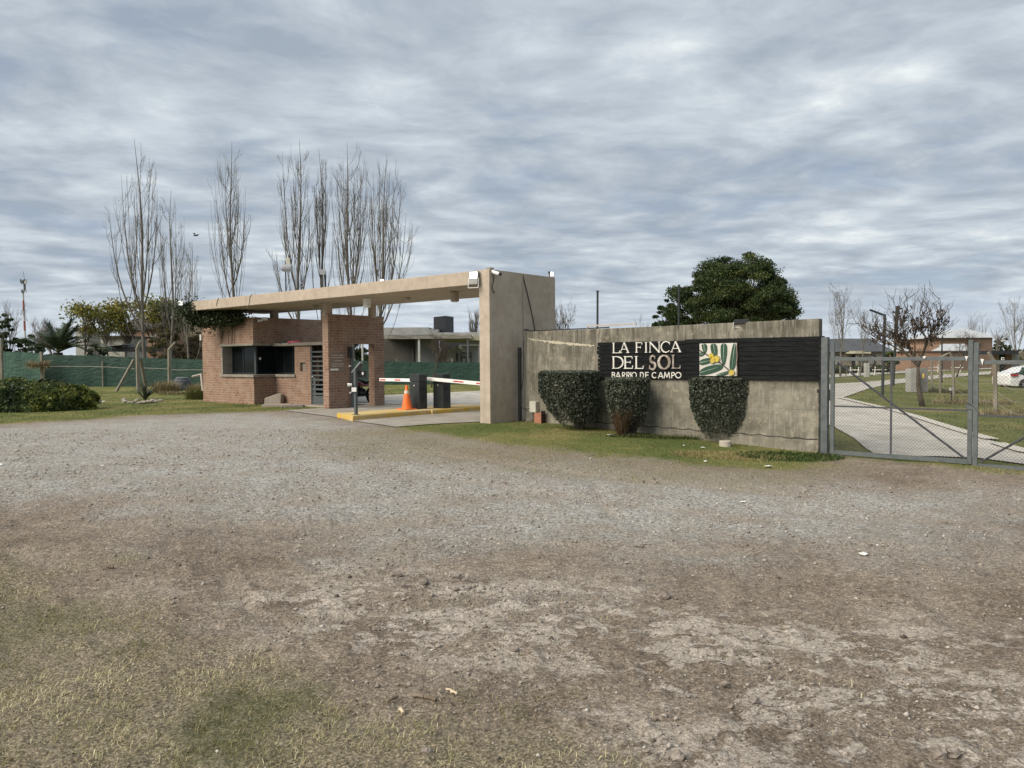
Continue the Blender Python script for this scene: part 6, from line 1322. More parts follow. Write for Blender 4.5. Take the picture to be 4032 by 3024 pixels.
# shelter with sign
st_ = thing('shelter', 'dark flat canopied shelter with brick piers at the far right', 'shelter', at(3980, 1400, 62) * (1, 1, 0))
part('roof', M_tank, st_, (3908, 4120, 1381, 1395, 61, 4)); part('pier', M_fbrick, st_, (3918, 3931, 1395, 1470, 62, .4, -.2)); part('pier', M_fbrick, st_, (3962, 3984, 1395, 1470, 63, .4, -.2)); part('pier', M_fbrick, st_, (4050, 4062, 1395, 1470, 62, .4, -.2))
part('back_panel', mk('green_panel', (.02, .045, .04), 3, .8), st_, (3938, 3961, 1396, 1470, 63.2, .1, -.2)); part('wall', M_wwhite, st_, (3990, 4015, 1396, 1470, 64.5, .2, -.2))
sg = thing('square_sign', 'small white square sign with round black mark under the shelter roof', 'sign', at(3948, 1412, 60.5)); part('board', M_white, sg, (3943, 3954, 1407, 1418, 60.5, .03)); part('post', M_black, sg, (3947.5, 3949.5, 1418.1, 1500, 60.51, .02, -.2))
mb = MB(); p = at(3948.5, 1411.5, 60.49); mb.lathe(p, [(.065, 0), (.065, .01)], 14, axis=(0, -1, 0)); mb.lathe(p + (0, 0, -.09), [(.04, 0), (.04, .01)], 10, axis=(0, -1, 0)); mb.build('round_mark', M_black, sg)
for i, (px, yt, hw, Y, lab) in enumerate([(3925, 1335, 18, 80, 'dense dark olive conifer right of the tall brick house'), (3955, 1333, 26, 90, 'dark umbrella shaped tree beyond the shelter'), (3505, 1382, 30, 70, 'small round light green tree beside the grey house')]):
    c = at(px, 1450, Y); leafy_tree(lab, c, hw * Y / F_PX, .9, at(px, yt, Y)[2], 60 + i, 40, 120, .12, M_ever if i < 2 else leafmat('light_green_leaf', [(.04, .06, .02), (.09, .12, .035), (.16, .18, .06)], .6, .2), name='leafy_tree', cl=.26, rt_=.08)
for i, (x0, x1, yt, yb, Y, lab) in enumerate([(3285, 3355, 1442, 1466, 76, 'low dark hedge under the left window of the grey house'), (3350, 3410, 1441, 1466, 76, 'low dark hedge by the door of the grey house'), (3428, 3500, 1441, 1457, 77, 'low dark hedge under the right window of the grey house')]):
    mound(lab, 'low_hedge', x0, x1, yt, yb, 70 + i, 1800, M_ever, .16, .8, 'hedge', 'low hedges at the grey house', Y=Y, dome=.3)
# utility items on the right lawn
q = gp(3605, 1546); bx_ = thing('meter_pillar', 'grey masonry meter pillar on the lawn behind the seed pod tree', 'meter pillar', q); Y = q[1]
mb = MB(); a = at(3586, 1452, Y); b_ = at(3625, 1452, Y); mb.box((a[0], Y, -.1), (b_[0], Y + .5, a[2])); mb.build('pillar_body', M_wgrey, bx_, bevel=.01); mb = MB(); c_ = at(3640, 1452, Y + .6); mb.box((b_[0] + .002, Y + .25, -.1), (c_[0], Y + .8, a[2] + .02)); mb.build('pillar_body', mk('pillar_side', (.20, .20, .19), 2, .9), bx_)
mb = MB(); q = at(3636, 1480, Y - .1); mb.lathe((q[0], q[1], q[2] - .1), [(.05, 0), (.05, .22)], 10); mb.build('yellow_cap', M_yel, bx_)
q = gp(3422, 1466); mb = MB(); a = at(3410, 1430, 62); b_ = at(3424, 1430, 62); mb.box((a[0], 62, -.1), (b_[0], 62.4, a[2])); mb.box((b_[0] + .01, 62.2, -.1), (b_[0] + .13, 62.5, a[2] - .05)); tag(mb.build('white_meter_pillar', M_wwhite), 'white masonry meter pillar in front of the right window of the grey house', 'meter pillar')
M_pole = mk('dark_pole', (.022, .028, .03), 6, .5)
q = gp(3474, 1562); Y = q[1]; pl1 = thing('lamp_post', 'dark pole with slanting arm at its top, nearer of the two behind the gate', 'lamp post', q)
mb = MB(); mb.tube([(q[0], q[1], q[2] - .1), tuple(at(3484, 1241, Y))], [.065, .055], 10); mb.build('pole', M_pole, pl1); mb = MB(); mb.tube([tuple(at(3487, 1243, Y)), tuple(at(3425, 1220, Y))], .045, 4); mb.build('arm', M_pole, pl1)
q = gp(3517, 1519); Y = q[1]; pl2 = thing('utility_pole', 'dark pole with short crossarms, farther of the two behind the gate', 'utility pole', q)
mb = MB(); mb.tube([(q[0], q[1], q[2] - .1), tuple(at(3526, 1330, Y))], .07, 10); mb.tube([tuple(at(3526, 1330, Y)), tuple(at(3534, 1205, Y))], .10, 10); mb.build('pole', M_pole, pl2); mb = MB(); mb.tube([tuple(at(3526, 1215, Y)), tuple(at(3552, 1215, Y))], .05, 4); mb.tube([tuple(at(3515, 1228, Y)), tuple(at(3545, 1234, Y))], .05, 4); mb.build('crossarm', M_pole, pl2)
for (px, yb_, yt_, Y, tilt, lab) in ((2351, 1500, 1147, 33, 5, 'thin black pole sticking up behind the left part of the concrete wall'), (2670, 1500, 1124, 34, 8, 'thin dark pole standing in front of the big evergreen behind the wall'), (3709, 1500, 1330, 50, 0, 'thin dark pole before the low brick house')):
    p = at(px, yb_, Y); mb = MB(); mb.tube([(p[0], Y, -.1), tuple(at(px + tilt * .4, yt_, Y))], .045, 8); mb.lathe(at(px + tilt * .4, yt_, Y), [(.055, -.05), (.055, .03), (.0, .04)], 8); tag(mb.build('thin_pole', M_pole), lab, 'pole')
for px, yt_, Y, lab in ((3500, 1352, 85, 'small street lamp with white head between the two dark poles'), (3930, 1346, 84, 'round white street lamp head above the shelter')):
    p = at(px, 1500, Y); o = thing('street_lamp', lab, 'street lamp', (p[0], Y, 0), 'far street lamps'); mb = MB(); t_ = at(px, yt_, Y); mb.tube([(p[0], Y, 0), tuple(t_)], .05, 6); mb.tube([tuple(t_), (t_[0] + .5, Y, t_[2] + .1)], .035, 5); mb.build('pole', M_pole, o); mb = MB(); mb.blob((t_[0] + .55, Y, t_[2] + .08), (.28, .16, .12), 4, 9, 6, .05); mb.build('lamp_head', M_white, o, smooth=True)
# wire fence with cranked concrete posts
wf = thing('wire_fence', 'old wire fence with cranked concrete posts crossing the right lawn', 'fence', gp(3760, 1560))
tops = []
for (x, yb_, yt_, cx1, cy1, r) in ((3671, 1541, 1423, 3671, 1423, .06), (3703, 1548, 1408, 3733, 1392, .06), (3756, 1563, 1406, 3738, 1388, .07), (3921, 1631, 1425, 3892, 1387, .075), (4060, 1690, 1430, 4018, 1385, .08)):
    q = gp(x, yb_); Y = q[1]; mb = MB(); mb.tube([(q[0], q[1], q[2] - .2), tuple(at(x - 4, yt_, Y)), tuple(at(cx1, cy1, Y))], [r * 1.1, r, r * .8], 4); mb.build('post', M_post, wf); tops.append((q, Y, at(x, yt_, Y)[2]))
for h in (.35, .7, 1.05):
    mb = MB(); pts = []
    for (q0, Y0_, zt0), (q1, Y1_, zt1) in zip(tops[:-1], tops[1:]):
        for k in range(6): s = k / 6; pts.append(tuple(q0 + (q1 - q0) * s + np.array([0, -.06, h * 1.1 - .10 * math.sin(s * math.pi) * (1 + h)])))
    mb.tube(pts, .009, 4); mb.build('wire', M_gcab, wf)
mb = MB(); q = gp(3746, 1576); mb.tube([(q[0], q[1], q[2]), (q[0], q[1], q[2] + .42)], .03, 8); o = thing('small_stake', 'short black stake with pale box on top at the foot of the wire fence', 'stake', q); mb.build('stake', M_black, o); mb = MB(); mb.obox(q, .2, .14, .1, q[2] + .42, q[2] + .54); mb.build('pale_box', M_wwhite, o)
clump('dry brown weeds along the foot of the wire fence', 3830, 1590, 800, .32, 1.6, .9, .8, M_weed, 'dry_weeds', .02, 41, 'weeds'); clump('dry weeds at the right edge under the wire fence', 4000, 1640, 700, .35, 1.2, .7, .8, M_weed, 'dry_weeds', .018, 42, 'weeds'); clump('dark grassy weeds behind the meter pillar', 3700, 1545, 600, .3, 1.5, .9, .7, leafmat('dark_weed', [(.03, .04, .02), (.07, .07, .035), (.12, .11, .06)], .9, .1), 'weeds', .018, 43, 'weeds')
gq_ = at(4030, 1462, 27); mb = MB(); mb.blob(gq_, (.11, .08, .14), 4, 10, 7, .25); tag(mb.build('green_cloth', M_cloth, smooth=True), 'crumpled green cloth caught on the fence at the right edge above the white sedan', 'cloth')
# white sawhorses
M_saw = mk('white_timber', (.60, .58, .54), 6, .8)
for i, (x, y, Y) in enumerate(((3366, 1483, 66), (3463, 1481, 66), (3770, 1466, 75), (3683, 1462, 78))):
    p = at(x, y, Y); p[2] = gz(p[0], p[1]); o = thing('sawhorse', ['white timber trestle before the left young trees', 'white timber trestle near the first dark pole', 'white H shaped trestle right of the fence post by the far road', 'white timber trestle left of the H shaped one by the far road'][i], 'trestle', p, 'white trestles on the far verge')
    for s in (-1, 1): mb = MB(); mb.tube([(p[0] + s * .35 - .12, Y, p[2]), (p[0] + s * .35 + .04, Y + .1, p[2] + .75)], .035, 4); mb.tube([(p[0] + s * .35 + .25, Y + .4, p[2]), (p[0] + s * .35 + .04, Y + .2, p[2] + .75)], .035, 4); mb.build('leg', M_saw, o)
    mb = MB(); mb.tube([(p[0] - .55, Y + .15, p[2] + .5), (p[0] + .65, Y + .15, p[2] + .5)], .045, 4); mb.build('cross_bar', M_saw, o)
mb = MB(); mb.prism([at(3385, 1488, 64), at(3462, 1480, 66.5), at(3462, 1478, 66.5), at(3385, 1486, 64)], (0, .15, 0)); tag(mb.build('white_plank', M_saw), 'long white plank lying between the two left trestles', 'plank')
# ------------------------------------------------------------------ vehicles
M_carw = mk('car_white', (.62, .63, .64), 2, .25, spec=.5); M_tyre = mk('tyre', (.014, .014, .015), 8, .8); M_rim = mk('alloy', (.45, .46, .47), 8, .3, metal=.6); M_carg = mk('car_glass', (.018, .022, .026), 2, .08, spec=.6)
def car(lab, name, c, head, scale, prof, wheels, lamps, wr=.32):
    """prof: (x, z_low, z_belt, z_roof, half_width_roof); head: unit 2-vector of the car's +x"""
    o = thing(name, lab, 'car', c); hx = np.array([head[0], head[1], 0.]); sx = np.array([-head[1], head[0], 0.])
    T_ = lambda x, y, z: np.array(c) + (hx * x + sx * y) * scale + np.array([0, 0, z * scale])
    m_ = MB(); n = len(prof); WL = .88
    for (x, zl, zb_, zr, wr_) in prof:
        e = .1 * (abs(x) / 2.2) ** 4; m_.v += [tuple(T_(x, s * w_, z)) for s, w_, z in ((-1, WL - e - .04, zl), (-1, WL - e, (zl + zb_) / 2), (-1, WL - e - .03, zb_), (-1, wr_, zr), (1, wr_, zr), (1, WL - e - .03, zb_), (1, WL - e, (zl + zb_) / 2), (1, WL - e - .04, zl))]
    m_.n = len(m_.v)
    for i in range(n - 1):
        for j in range(8): a = i * 8 + j; b = i * 8 + (j + 1) % 8; m_.f.append((a, b, b + 8, a + 8))
    m_.f.append(tuple(range(8))[::-1]); m_.f.append(tuple(range((n - 1) * 8, n * 8))); body = m_.build('body', M_carw, o, bevel=.02)
    for s in (-1, 1):
        for x in wheels:
            w_ = MB(); w_.lathe(T_(x, s * .73, wr), [(wr * .62 * scale, 0), (wr * .95 * scale, .0), (wr * scale, .03), (wr * scale, .15), (wr * .95 * scale, .19), (wr * .62 * scale, .19)], 26, axis=sx * s); ty = w_.build('tyre', M_tyre, o)
            w_ = MB(); w_.lathe(T_(x, s * .745, wr), [(wr * .60 * scale, 0), (wr * .60 * scale, .15)], 20, axis=sx * s); w_.build('arch_gap', M_black, ty)
            w_ = MB(); cc_ = T_(x, s * .915, wr)
            for k in range(9):
                an = k * 2 * math.pi / 9; e_ = hx * math.cos(an) + np.array([0, 0, math.sin(an)]); t_ = (-hx * math.sin(an) + np.array([0, 0, math.cos(an)])) * .03; w_.prism([cc_ - t_, cc_ + t_, cc_ + e_ * wr * .6 * scale + t_ * .7, cc_ + e_ * wr * .6 * scale - t_ * .7], sx * s * .02)
            w_.build('rim', M_rim, ty)
    # windows: side glass between belt and roof, front and rear screens
    for s in (-1, 1):
        w_ = MB()
        for i in range(n - 1):
            a, b = prof[i], prof[i + 1]
            if a[3] - a[2] > .12 or b[3] - b[2] > .12:
                ha = .86 if a[3] - a[2] > .12 else .5; hb_ = .86 if b[3] - b[2] > .12 else .5
                def pt(p_, f_): return T_(p_[0], s * ((.85) * (1 - f_) + p_[4] * f_ + .012), p_[2] * (1 - f_) + p_[3] * f_)
                if b[0] - a[0] > .25: w_.prism([pt(a, .12), pt(b, .12), pt(b, hb_), pt(a, ha)], sx * s * .006)
        if w_.n: w_.build('side_window', M_carg, o)
    for (nm, mt_, x, s, z0_, z1_, dx, dy) in lamps:
        w_ = MB(); p = T_(x, s * .80, z0_); w_.prism([p - hx * dx, p + hx * dx, p + hx * dx * .8 + np.array([0, 0, z1_ - z0_]), p - hx * dx * 1.3 + np.array([0, 0, z1_ - z0_])], sx * s * dy); w_.build(nm, mt_, o)
    return o
SEDAN = [(-2.25, .35, .75, .80, .70), (-2.2, .25, .85, .98, .72), (-1.75, .22, .92, 1.05, .70), (-1.1, .2, .92, 1.33, .58), (-.4, .2, .92, 1.44, .56), (.4, .2, .92, 1.42, .56), (1.1, .2, .90, 1.02, .68), (1.9, .22, .78, .86, .70), (2.2, .3, .6, .66, .68)]
HATCH = [(-1.95, .35, .8, .95, .68), (-1.9, .22, .90, 1.2, .62), (-1.5, .2, .92, 1.42, .58), (-.6, .2, .92, 1.50, .57), (.3, .2, .92, 1.42, .57), (1.1, .2, .92, 1.02, .68), (1.75, .22, .78, .84, .72), (1.95, .3, .6, .66, .68)]
M_tail = mk('tail_lamp', (.35, .02, .03), 4, .25)
c = at(3990, 1531, 46); c[2] = gz(c[0], c[1]); wx = c[0]; hd = (.998, .06)
car('white sedan parked nose right, cut by the right edge, rear red lamp showing', 'white_sedan', (wx + 1.45 * hd[0], 46 + 1.45 * hd[1], at(3990, 1533, 46)[2]), hd, 1.0, SEDAN, (-1.4, 1.4), [('tail_lamp', M_tail, -2.0, -1, .82, .94, .2, .10)], .33)
c = at(3580, 1453, 96); car('small white hatchback parked far off behind the seed pod tree', 'white_hatchback', (c[0], 96, 0), (-1, .05), 1.0, HATCH, (-1.25, 1.2), [('headlight', mk('headlamp', (.5, .52, .55), 3, .2), 1.72, 1, .6, .72, .12, .1)], .31)
c = at(1620, 1425, 58.6); car('dark car parked under the carport with only its roof above the fence', 'dark_car', (c[0], 59.4, 0), (1, .02), 1.0, SEDAN, (-1.4, 1.4), [], .31); 
for ch in bpy.data.objects['dark_car'].children:
    if ch.name.startswith('body'): ch.data.materials[0] = M_tank
c = at(1786, 1425, 64); car('dark car behind the fence beyond the last carport column', 'dark_car', (c[0], 64, 0), (.3, .95), 1.0, HATCH, (-1.25, 1.2), [], .31)
for o_ in bpy.data.objects:
    if o_.name == 'dark_car.001':
        for ch in o_.children:
            if ch.name.startswith('body'): ch.data.materials[0] = M_tank
# motorcycle
r_ = gp(1462, 1587); fdir = np.array([-.72, .69, 0]); fdir /= np.linalg.norm(fdir); sdir_ = np.array([-fdir[1], fdir[0], 0])
mo = thing('motorcycle', 'dark motorcycle with red and silver tank panel parked behind the brick doorway', 'motorcycle', r_)
TM = lambda x, y, z: np.array(r_) + fdir * x + sdir_ * y + np.array([0, 0, z])
for x in (0, 1.32):
    mb = MB(); R0 = .31; pts = [TM(x + R0 * .88 * math.cos(a), 0, R0 + R0 * .88 * math.sin(a)) for a in np.linspace(0, 2 * math.pi, 29)]; mb.tube([tuple(p) for p in pts], .052, 8, cap=False); wh = mb.build('wheel', M_tyre, mo, smooth=True)
    mb = MB(); 
    for k in range(12): a = k * math.pi / 6; mb.tube([tuple(TM(x, .03 * (-1) ** k, R0)), tuple(TM(x + .25 * math.cos(a), 0, R0 + .25 * math.sin(a)))], .005, 3)
    mb.lathe(TM(x, -.06, R0), [(.06, 0), (.06, .12)], 12, axis=sdir_); mb.build('spokes', M_rim, wh)
mb = MB(); mb.blob(TM(.72, 0, .80), (.26, .17, .15), 3, 14, 8, .05); mb.build('fuel_tank', M_cab, mo, smooth=True)
mb = MB(); mb.prism([TM(.95, -.17, .72), TM(.92, -.17, .92), TM(.62, -.17, .84), TM(.25, -.15, .74), TM(.30, -.15, .64), TM(.7, -.17, .66)], sdir_ * .34); mb.build('side_panel', mk('bike_red', [(.4, (.32, .10, .10)), (.6, (.50, .42, .42))], 3, .4), mo, bevel=.02)
mb = MB(); mb.prism([TM(.55, -.12, .80), TM(.5, -.12, .88), TM(.1, -.12, .86), TM(-.28, -.10, .95), TM(-.3, -.1, .88), TM(.1, -.12, .76)], sdir_ * .24); mb.build('seat', M_black, mo, bevel=.03)
mb = MB(); mb.blob(TM(.66, 0, .42), (.20, .15, .17), 5, 10, 7, .12); mb.lathe(TM(.62, -.19, .36), [(.12, 0), (.13, .38)], 14, axis=sdir_); mb.lathe(TM(.80, 0, .45), [(.085, 0), (.08, .22)], 10, axis=fdir * .3 + np.array([0, 0, 1])); mb.build('engine', M_rim if False else mk('engine_metal', (.06, .06, .065), 20, .4, metal=.5), mo)
mb = MB(); 
for s in (-.09, .09): mb.tube([tuple(TM(1.32, s, .31)), tuple(TM(1.05, s, .98))], .024, 8)
mb.build('front_fork', M_rim, mo)
mb = MB(); mb.tube([tuple(TM(1.02, -.38, 1.05)), tuple(TM(1.05, -.15, 1.0)), tuple(TM(1.05, .15, 1.0)), tuple(TM(1.0, .38, 1.05))], .018, 8)
for s in (-1, 1): mb.tube([tuple(TM(1.04, s * .2, 1.02)), tuple(TM(1.02, s * .28, 1.2))], .007, 5); mb.blob(TM(1.0, s * .3, 1.23), (.05, .06, .04), 3, 8, 6, .05)
mb.build('handlebar', M_black, mo)
mb = MB(); mb.blob(TM(1.14, 0, .88), (.1, .1, .12), 6, 10, 7, .05); mb.prism([TM(1.18, -.1, .92), TM(1.2, -.09, 1.1), TM(1.12, -.08, 1.14)], sdir_ * .18); mb.build('headlight_cowl', M_black, mo, smooth=False)
mb = MB(); mb.prism([TM(1.0, -.05, .60), TM(1.15, -.05, .70), TM(1.5, -.05, .66), TM(1.68, -.05, .5), TM(1.5, -.05, .69), TM(1.15, -.05, .74)], sdir_ * .10); mb.build('front_fender', M_black, mo)
mb = MB(); mb.prism([TM(.15, -.08, .72), TM(-.2, -.08, .78), TM(-.42, -.08, .62), TM(-.36, -.08, .6), TM(-.1, -.08, .7)], sdir_ * .16); mb.build('rear_fender', M_black, mo)
mb = MB(); mb.tube([tuple(TM(.0, -.13, .31)), tuple(TM(.5, -.14, .34)), tuple(TM(.9, -.1, .72))], .025, 6); mb.tube([tuple(TM(.0, .13, .31)), tuple(TM(.5, .14, .34)), tuple(TM(.9, .1, .72))], .025, 6); mb.tube([tuple(TM(.06, -.13, .36)), tuple(TM(.15, -.12, .72))], .03, 8); mb.build('frame', M_black, mo)
mb = MB(); mb.tube([tuple(TM(.75, -.16, .3)), tuple(TM(.4, -.2, .3)), tuple(TM(-.2, -.22, .45))], [.025, .035, .05], 10); mb.build('exhaust', M_rim, mo, smooth=True)
mb = MB(); mb.tube([tuple(TM(.42, -.14, .3)), tuple(TM(.36, -.3, 0))], .013, 6); mb.build('kickstand', M_black, mo)
mb = MB(); mb.blob(TM(-.42, 0, 1.08), (.24, .24, .20), 9, 14, 9, .04); mb.tube([tuple(TM(-.42, 0, .9)), tuple(TM(-.2, 0, .85))], .03, 5); mb.build('top_case', mk('helmet_grey', (.07, .085, .085), 4, .35), mo, smooth=True)
# bird, litter, sticks, stones
p = at(771, 927, 45); mb = MB(); mb.blob(p, (.16, .05, .045), 3, 8, 6, .05); mb.prism([p, p + (.10, .3, .10), p + (-.05, .32, .12)], (0, 0, .012)); mb.prism([p, p + (.08, -.3, .08), p + (-.06, -.3, .09)], (0, 0, .012)); tag(mb.build('bird', M_black), 'tiny dark bird flying between the poplars', 'bird')
M_litter = mk('litter_white', (.62, .62, .60), 12, .8)
def litter(i, px, py, s, lab):
    rg = random.Random(i); q = gp(px, py); P = [q + (s * math.cos(k) * rg.uniform(.5, 1.2), s * math.sin(k) * rg.uniform(.5, 1.2), .01 + s * .5 * rg.random()) for k in np.linspace(0, 5.6, 7)]; c_ = q + (0, 0, s * .55)
    m_ = MB(); m_.add(P + [c_] + [p_ - (0, 0, .006) for p_ in P] + [c_ - (0, 0, .006)], [(k, (k + 1) % 7, 7) for k in range(7)] + [(8 + (k + 1) % 7, 8 + k, 15) for k in range(7)] + [(k, 8 + k, 8 + (k + 1) % 7, (k + 1) % 7) for k in range(7)]); tag(m_.build('litter', M_litter), lab, 'litter')
for i, (x, y, s, lab) in enumerate([(2403, 1717, .09, 'crumpled white plastic litter left of the brown grass clump'), (2525, 1703, .05, 'small white litter scrap right of the brown grass clump'), (2767, 1765, .05, 'white scrap on the yellow grass left of the concrete ring'), (3026, 1842, .09, 'white torn paper at the green tuft edge near the gate'), (2694, 1756, .04, 'small dark edged scrap on grass between bushes'), (2777, 1819, .035, 'tiny white scrap at the dirt edge below the concrete ring'), (410, 1584, .10, 'white scrap on the left lawn near the agave'), (57, 1624, .12, 'pale scrap in front of the round hedge'), (6, 1832, .05, 'white scrap on the gravel at the left edge'), (404, 1836, .035, 'white scrap on the left gravel'), (3398, 2188, .05, 'pale flat scrap on the dirt at the right'), (2925, 1980, .04, 'white scrap on the gravel right of centre')]): litter(i, x, y, s, lab)
M_stick = mk('dead_stick', [(.4, (.14, .11, .08)), (.6, (.24, .20, .15))], 9, .9, .3); M_stickp = mk('pale_stick', (.45, .38, .27), 9, .9)
for i, (a, b, r, mt_, lab) in enumerate([((1622, 2739), (1668, 2743), .011, M_stick, 'left piece of the broken stick near the bottom centre'), ((1672, 2744), (1716, 2756), .011, M_stick, 'right piece of the broken stick near the bottom centre'), ((1523, 2767), (1563, 2744), .010, M_stick, 'short dark stick left of the broken one'), ((1757, 2714), (1785, 2722), .007, M_stickp, 'short brownish twig piece right of the broken stick'), ((1775, 2724), (1800, 2731), .008, M_stickp, 'short pale twig piece right of the broken stick'), ((1576, 2791), (1588, 2808), .010, M_stickp, 'short fat pale twig below the dark stick'), ((405, 2233), (447, 2234), .013, M_stick, 'thin dark stick on the dirt at the left')]):
    p0 = gp(*a, .012); p1 = gp(*b, .012); mb = MB(); mb.tube([tuple(p0), tuple((p0 + p1) / 2 + (0, 0, .006)), tuple(p1)], [r, r * .9, r], 7); tag(mb.build('stick', mt_), lab, 'stick')
M_rk = mk('field_stone', [(.3, (.12, .10, .085)), (.55, (.22, .19, .165)), (.7, (.30, .27, .24))], 18, .95, .7, 60)
def nm(i): return ['pale rounded stone in the pair left of centre', 'larger pale stone with sharp edge in the middle dirt', 'flat pale stone, widest in the middle dirt', 'small dark stone touching the flat pale one', 'brown stone of the little heap left of centre', 'grey pointed stone on the cracked dirt', 'dark stone below the flat pale one', 'small grey stone on the pale patch', 'white edged stone beside the cracks right of centre', 'dark flat stone near the bottom centre', 'pale rock lump in the right dirt', 'dark brown clod in the right dirt', 'grey stone near the bottom right', 'pair of grey stones at the lower right, left one', 'pair of grey stones at the lower right, right one', 'dark stone at the bottom centre right', 'pale stone near the tyre marks on the right'][i]
for i, (x, y, s) in enumerate([(1552, 2268, .040), (1668, 2300, .050), (1807, 2286, .062), (1830, 2292, .035), (1571, 2270, .035), (1592, 2315, .030), (1846, 2319, .025), (1797, 2325, .028), (2028, 2563, .030), (1680, 2968, .030), (2970, 2770, .035), (2620, 2355, .045), (2855, 2703, .030), (3695, 2980, .045), (3750, 2975, .040), (2670, 2990, .040), (2545, 2450, .028)]): rock(x, y, (s, s * .8, s * .62), 200 + i, nm(i), M_rk, 'field_stone', 'stone', 'larger stones on the dirt yard', .28, .3)
rw = np.random.default_rng(77); n = 36000; az = np.radians(rw.uniform(-60, 60, n)); hh = 2.2 + 3.4 * fbm(az * 14 + 9, az * 3, 4) ** 1.3; dd = 235 + 12 * fbm(az * 9, az, 2) + rw.random(n) * 10
P = np.stack([dd * np.sin(az), dd * np.cos(az), hh * rw.random(n) ** .8 - .3], 1); V, Fq = leaves(P, .75, quad=True, aspect=1.4, rg=rw)
tag(rawmesh('far_wood', V, Fq, leafmat('far_wood_leaf', [(.045, .05, .035), (.08, .085, .055), (.13, .13, .09)], .8, .1), None, rw.random(n)), 'low hazy belt of far trees along the horizon', 'trees', None, 'stuff')
# ------------------------------------------------------------------ gravel and grass as counted-by-nobody stuff
def scatter(n, y0, y1, half=.74, pw=1.0, rg=RNG):
    u_ = rg.random(n); Y = (y0 ** (2 - pw) + u_ * (y1 ** (2 - pw) - y0 ** (2 - pw))) ** (1 / (2 - pw)); X = (rg.random(n) * 2 - 1) * half * Y; return X, Y
def stones(n):
    X, Y = scatter(n, 2.3, 19, pw=1.35); lawn, gr, dr, pa, gs = masks(X, Y)
    big = fbm(X * 1.4 + 3, Y * 1.4, 3); dens = (.20 + .85 * gr + .25 * pa) * (1 - lawn) * (1 - .75 * dr) * np.clip((big - .3) * 3, .15, 1); k = RNG.random(n) < dens; X, Y, gr = X[k], Y[k], gr[k]; n = len(X)
    s = (.003 + .0065 * RNG.random(n) ** 2.0 + .015 * RNG.random(n) ** 18) * (1 + .03 * Y)
    base = np.array([[1, 0, 0], [0, 1, 0], [-1, 0, 0], [0, -1, 0], [0, 0, .75], [0, 0, -.5]], float); V = base[None] * (1 + .45 * (RNG.random((n, 6, 3)) - .5)) + (RNG.random((n, 6, 3)) - .5) * .5
    a = RNG.random(n) * 6.28; ca, sa = np.cos(a)[:, None], np.sin(a)[:, None]; x = V[..., 0] * ca - V[..., 1] * sa; y = V[..., 0] * sa + V[..., 1] * ca; V = np.stack([x, y * .8, V[..., 2]], -1) * s[:, None, None]
    z = terr(X, Y) + (fbm(X * 13, Y * 13, 3) - .5) * .022 * (1 - sstep(Y, 9, 16)); V += np.stack([X, Y, z + s * .25], 1)[:, None]
    tri = np.array([[0, 1, 4], [1, 2, 4], [2, 3, 4], [3, 0, 4], [1, 0, 5], [2, 1, 5], [3, 2, 5], [0, 3, 5]]); Fq = (np.arange(n)[:, None, None] * 6 + tri[None]).reshape(-1, 3)
    t = np.clip(RNG.normal(.36 + .10 * gr, .15, n) + (RNG.random(n) < .002) * .4, 0, 1); o = rawmesh('gravel', V.reshape(-1, 3), Fq, leafmat('gravel_stone', [(.08, .065, .053), (.20, .168, .138), (.33, .302, .265), (.48, .45, .41), (.72, .70, .65)], .95, 0), None, np.repeat(t, 8)); o['kind'] = 'stuff'
stones(190000)
def grass(name, n, y0, y1, ln, wd, lean, mat, fn, half=.74, pw=1., tint=lambda X, Y: .5, bend=.5, tn=.2):
    X, Y = scatter(n, y0, y1, half, pw); d = fn(X, Y); k = RNG.random(n) < d; X, Y = X[k], Y[k]; z = terr(X, Y)
    V, Fq = blades(np.stack([X, Y, z - .003], 1), ln, wd, lean, RNG, bend); t = np.clip(tint(X, Y) + RNG.normal(0, tn, len(X)), 0, 1); o = rawmesh(name, V, Fq, mat, None, np.repeat(t, 3)); o['kind'] = 'stuff'; return o
M_gdry = leafmat('dry_grass_blade', [(.09, .10, .038), (.19, .18, .085), (.36, .32, .19), (.62, .56, .37)], .9, .2)
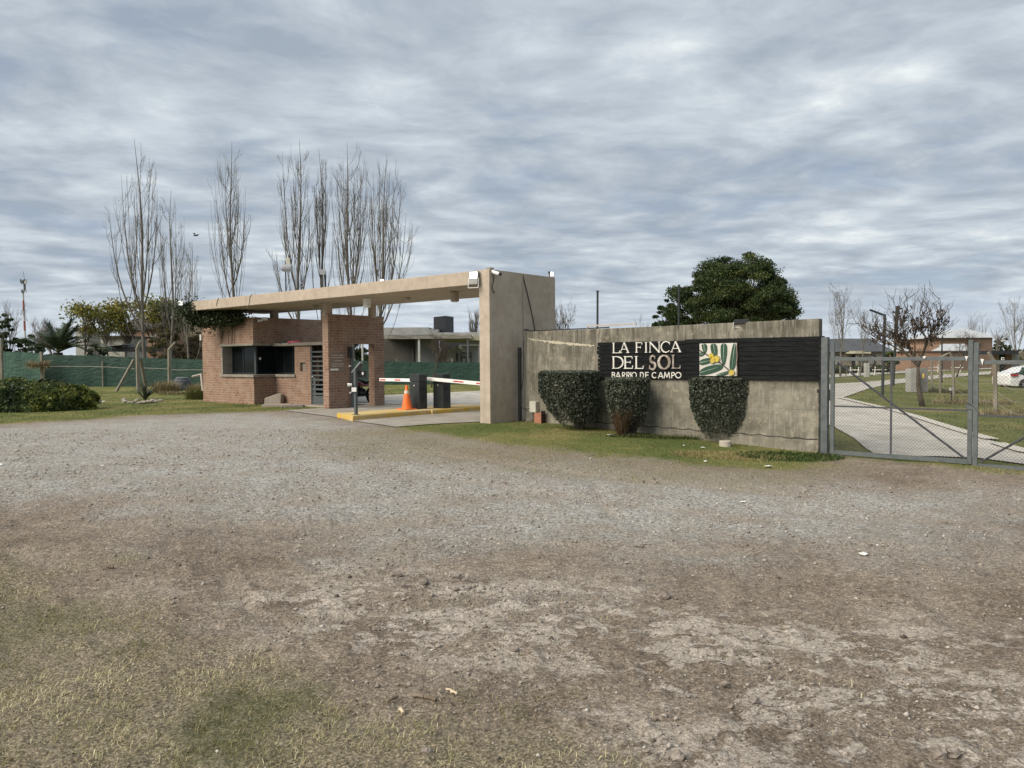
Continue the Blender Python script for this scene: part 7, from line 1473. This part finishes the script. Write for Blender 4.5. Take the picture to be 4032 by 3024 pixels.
M_ggrn = leafmat('green_grass_blade', [(.045, .075, .018), (.09, .125, .03), (.15, .18, .05), (.30, .26, .10), (.42, .36, .18)], .9, .25)
def fdry(X, Y): l_, g, d, p_, s = masks(X, Y); return np.clip(d * np.clip((fbm(X * 3.5, Y * 3.5, 4) - .38) * 5, .06, 1) + s * .8, 0, 1) * (1 - l_) + .012 * (1 - l_)
def tdry(X, Y): l_, g, d, p_, s = masks(X, Y); return .60 - .50 * s + (fbm(X * 1.5, Y * 1.5, 3) - .5) * 1.1
grass('dry_grass', 230000, 2.3, 9.5, .036, .0042, 1.12, M_gdry, fdry, tint=tdry, bend=.4, pw=1.)
def flawn(X, Y): l_, g, d, p_, s = masks(X, Y); iso = np.clip(d - .1, 0, 1) * .6; return np.clip(l_ * np.clip((fbm(X * 2, Y * 2, 3) - .2) * 3, .3, 1) + iso * np.clip((fbm(X * 3.5, Y * 3.5, 3) - .4) * 5, 0, 1), 0, 1)
def tlawn(X, Y):
    sy = sdf(YARD, X, Y); e = 1 - sstep(sy, -.2, 1.6); return .22 + .5 * e + (fbm(X * .9 + 3, Y * .9, 3) - .5) * 1.2
def notroad(X, Y):
    c_ = (X - O0[0]) * VX[0] + (Y - O0[1]) * VX[1]; u_ = (X - O0[0]) * UX[0] + (Y - O0[1]) * UX[1]; f_ = ~((u_ > .3) & (u_ < 8.6) & (c_ > -1.2)) & ~((u_ > .3) & (u_ < 14) & (c_ > 4))
    r_ = sdf([gq(*p) for p in ROAD], X, Y) > .0; dw = sdf([gq(1120, 1618), gq(1290, 1640), gq(1430, 1665), gq(1560, 1683), gq(1700, 1672), gq(1900, 1662), L(.6, .4), L(.5, 5)], X, Y) > -.05
    isl_u = (u_ < 0.3) | (u_ > 9); return f_ & r_ & dw
def flawn2(X, Y): return flawn(X, Y) * notroad(X, Y)
grass('lawn_grass', 170000, 11, 22, .036, .0065, .75, M_ggrn, flawn2, half=.72, tint=tlawn, pw=.9)
grass('lawn_grass_far', 120000, 20, 45, .05, .014, .8, M_ggrn, flawn2, half=.72, tint=tlawn, pw=.9)
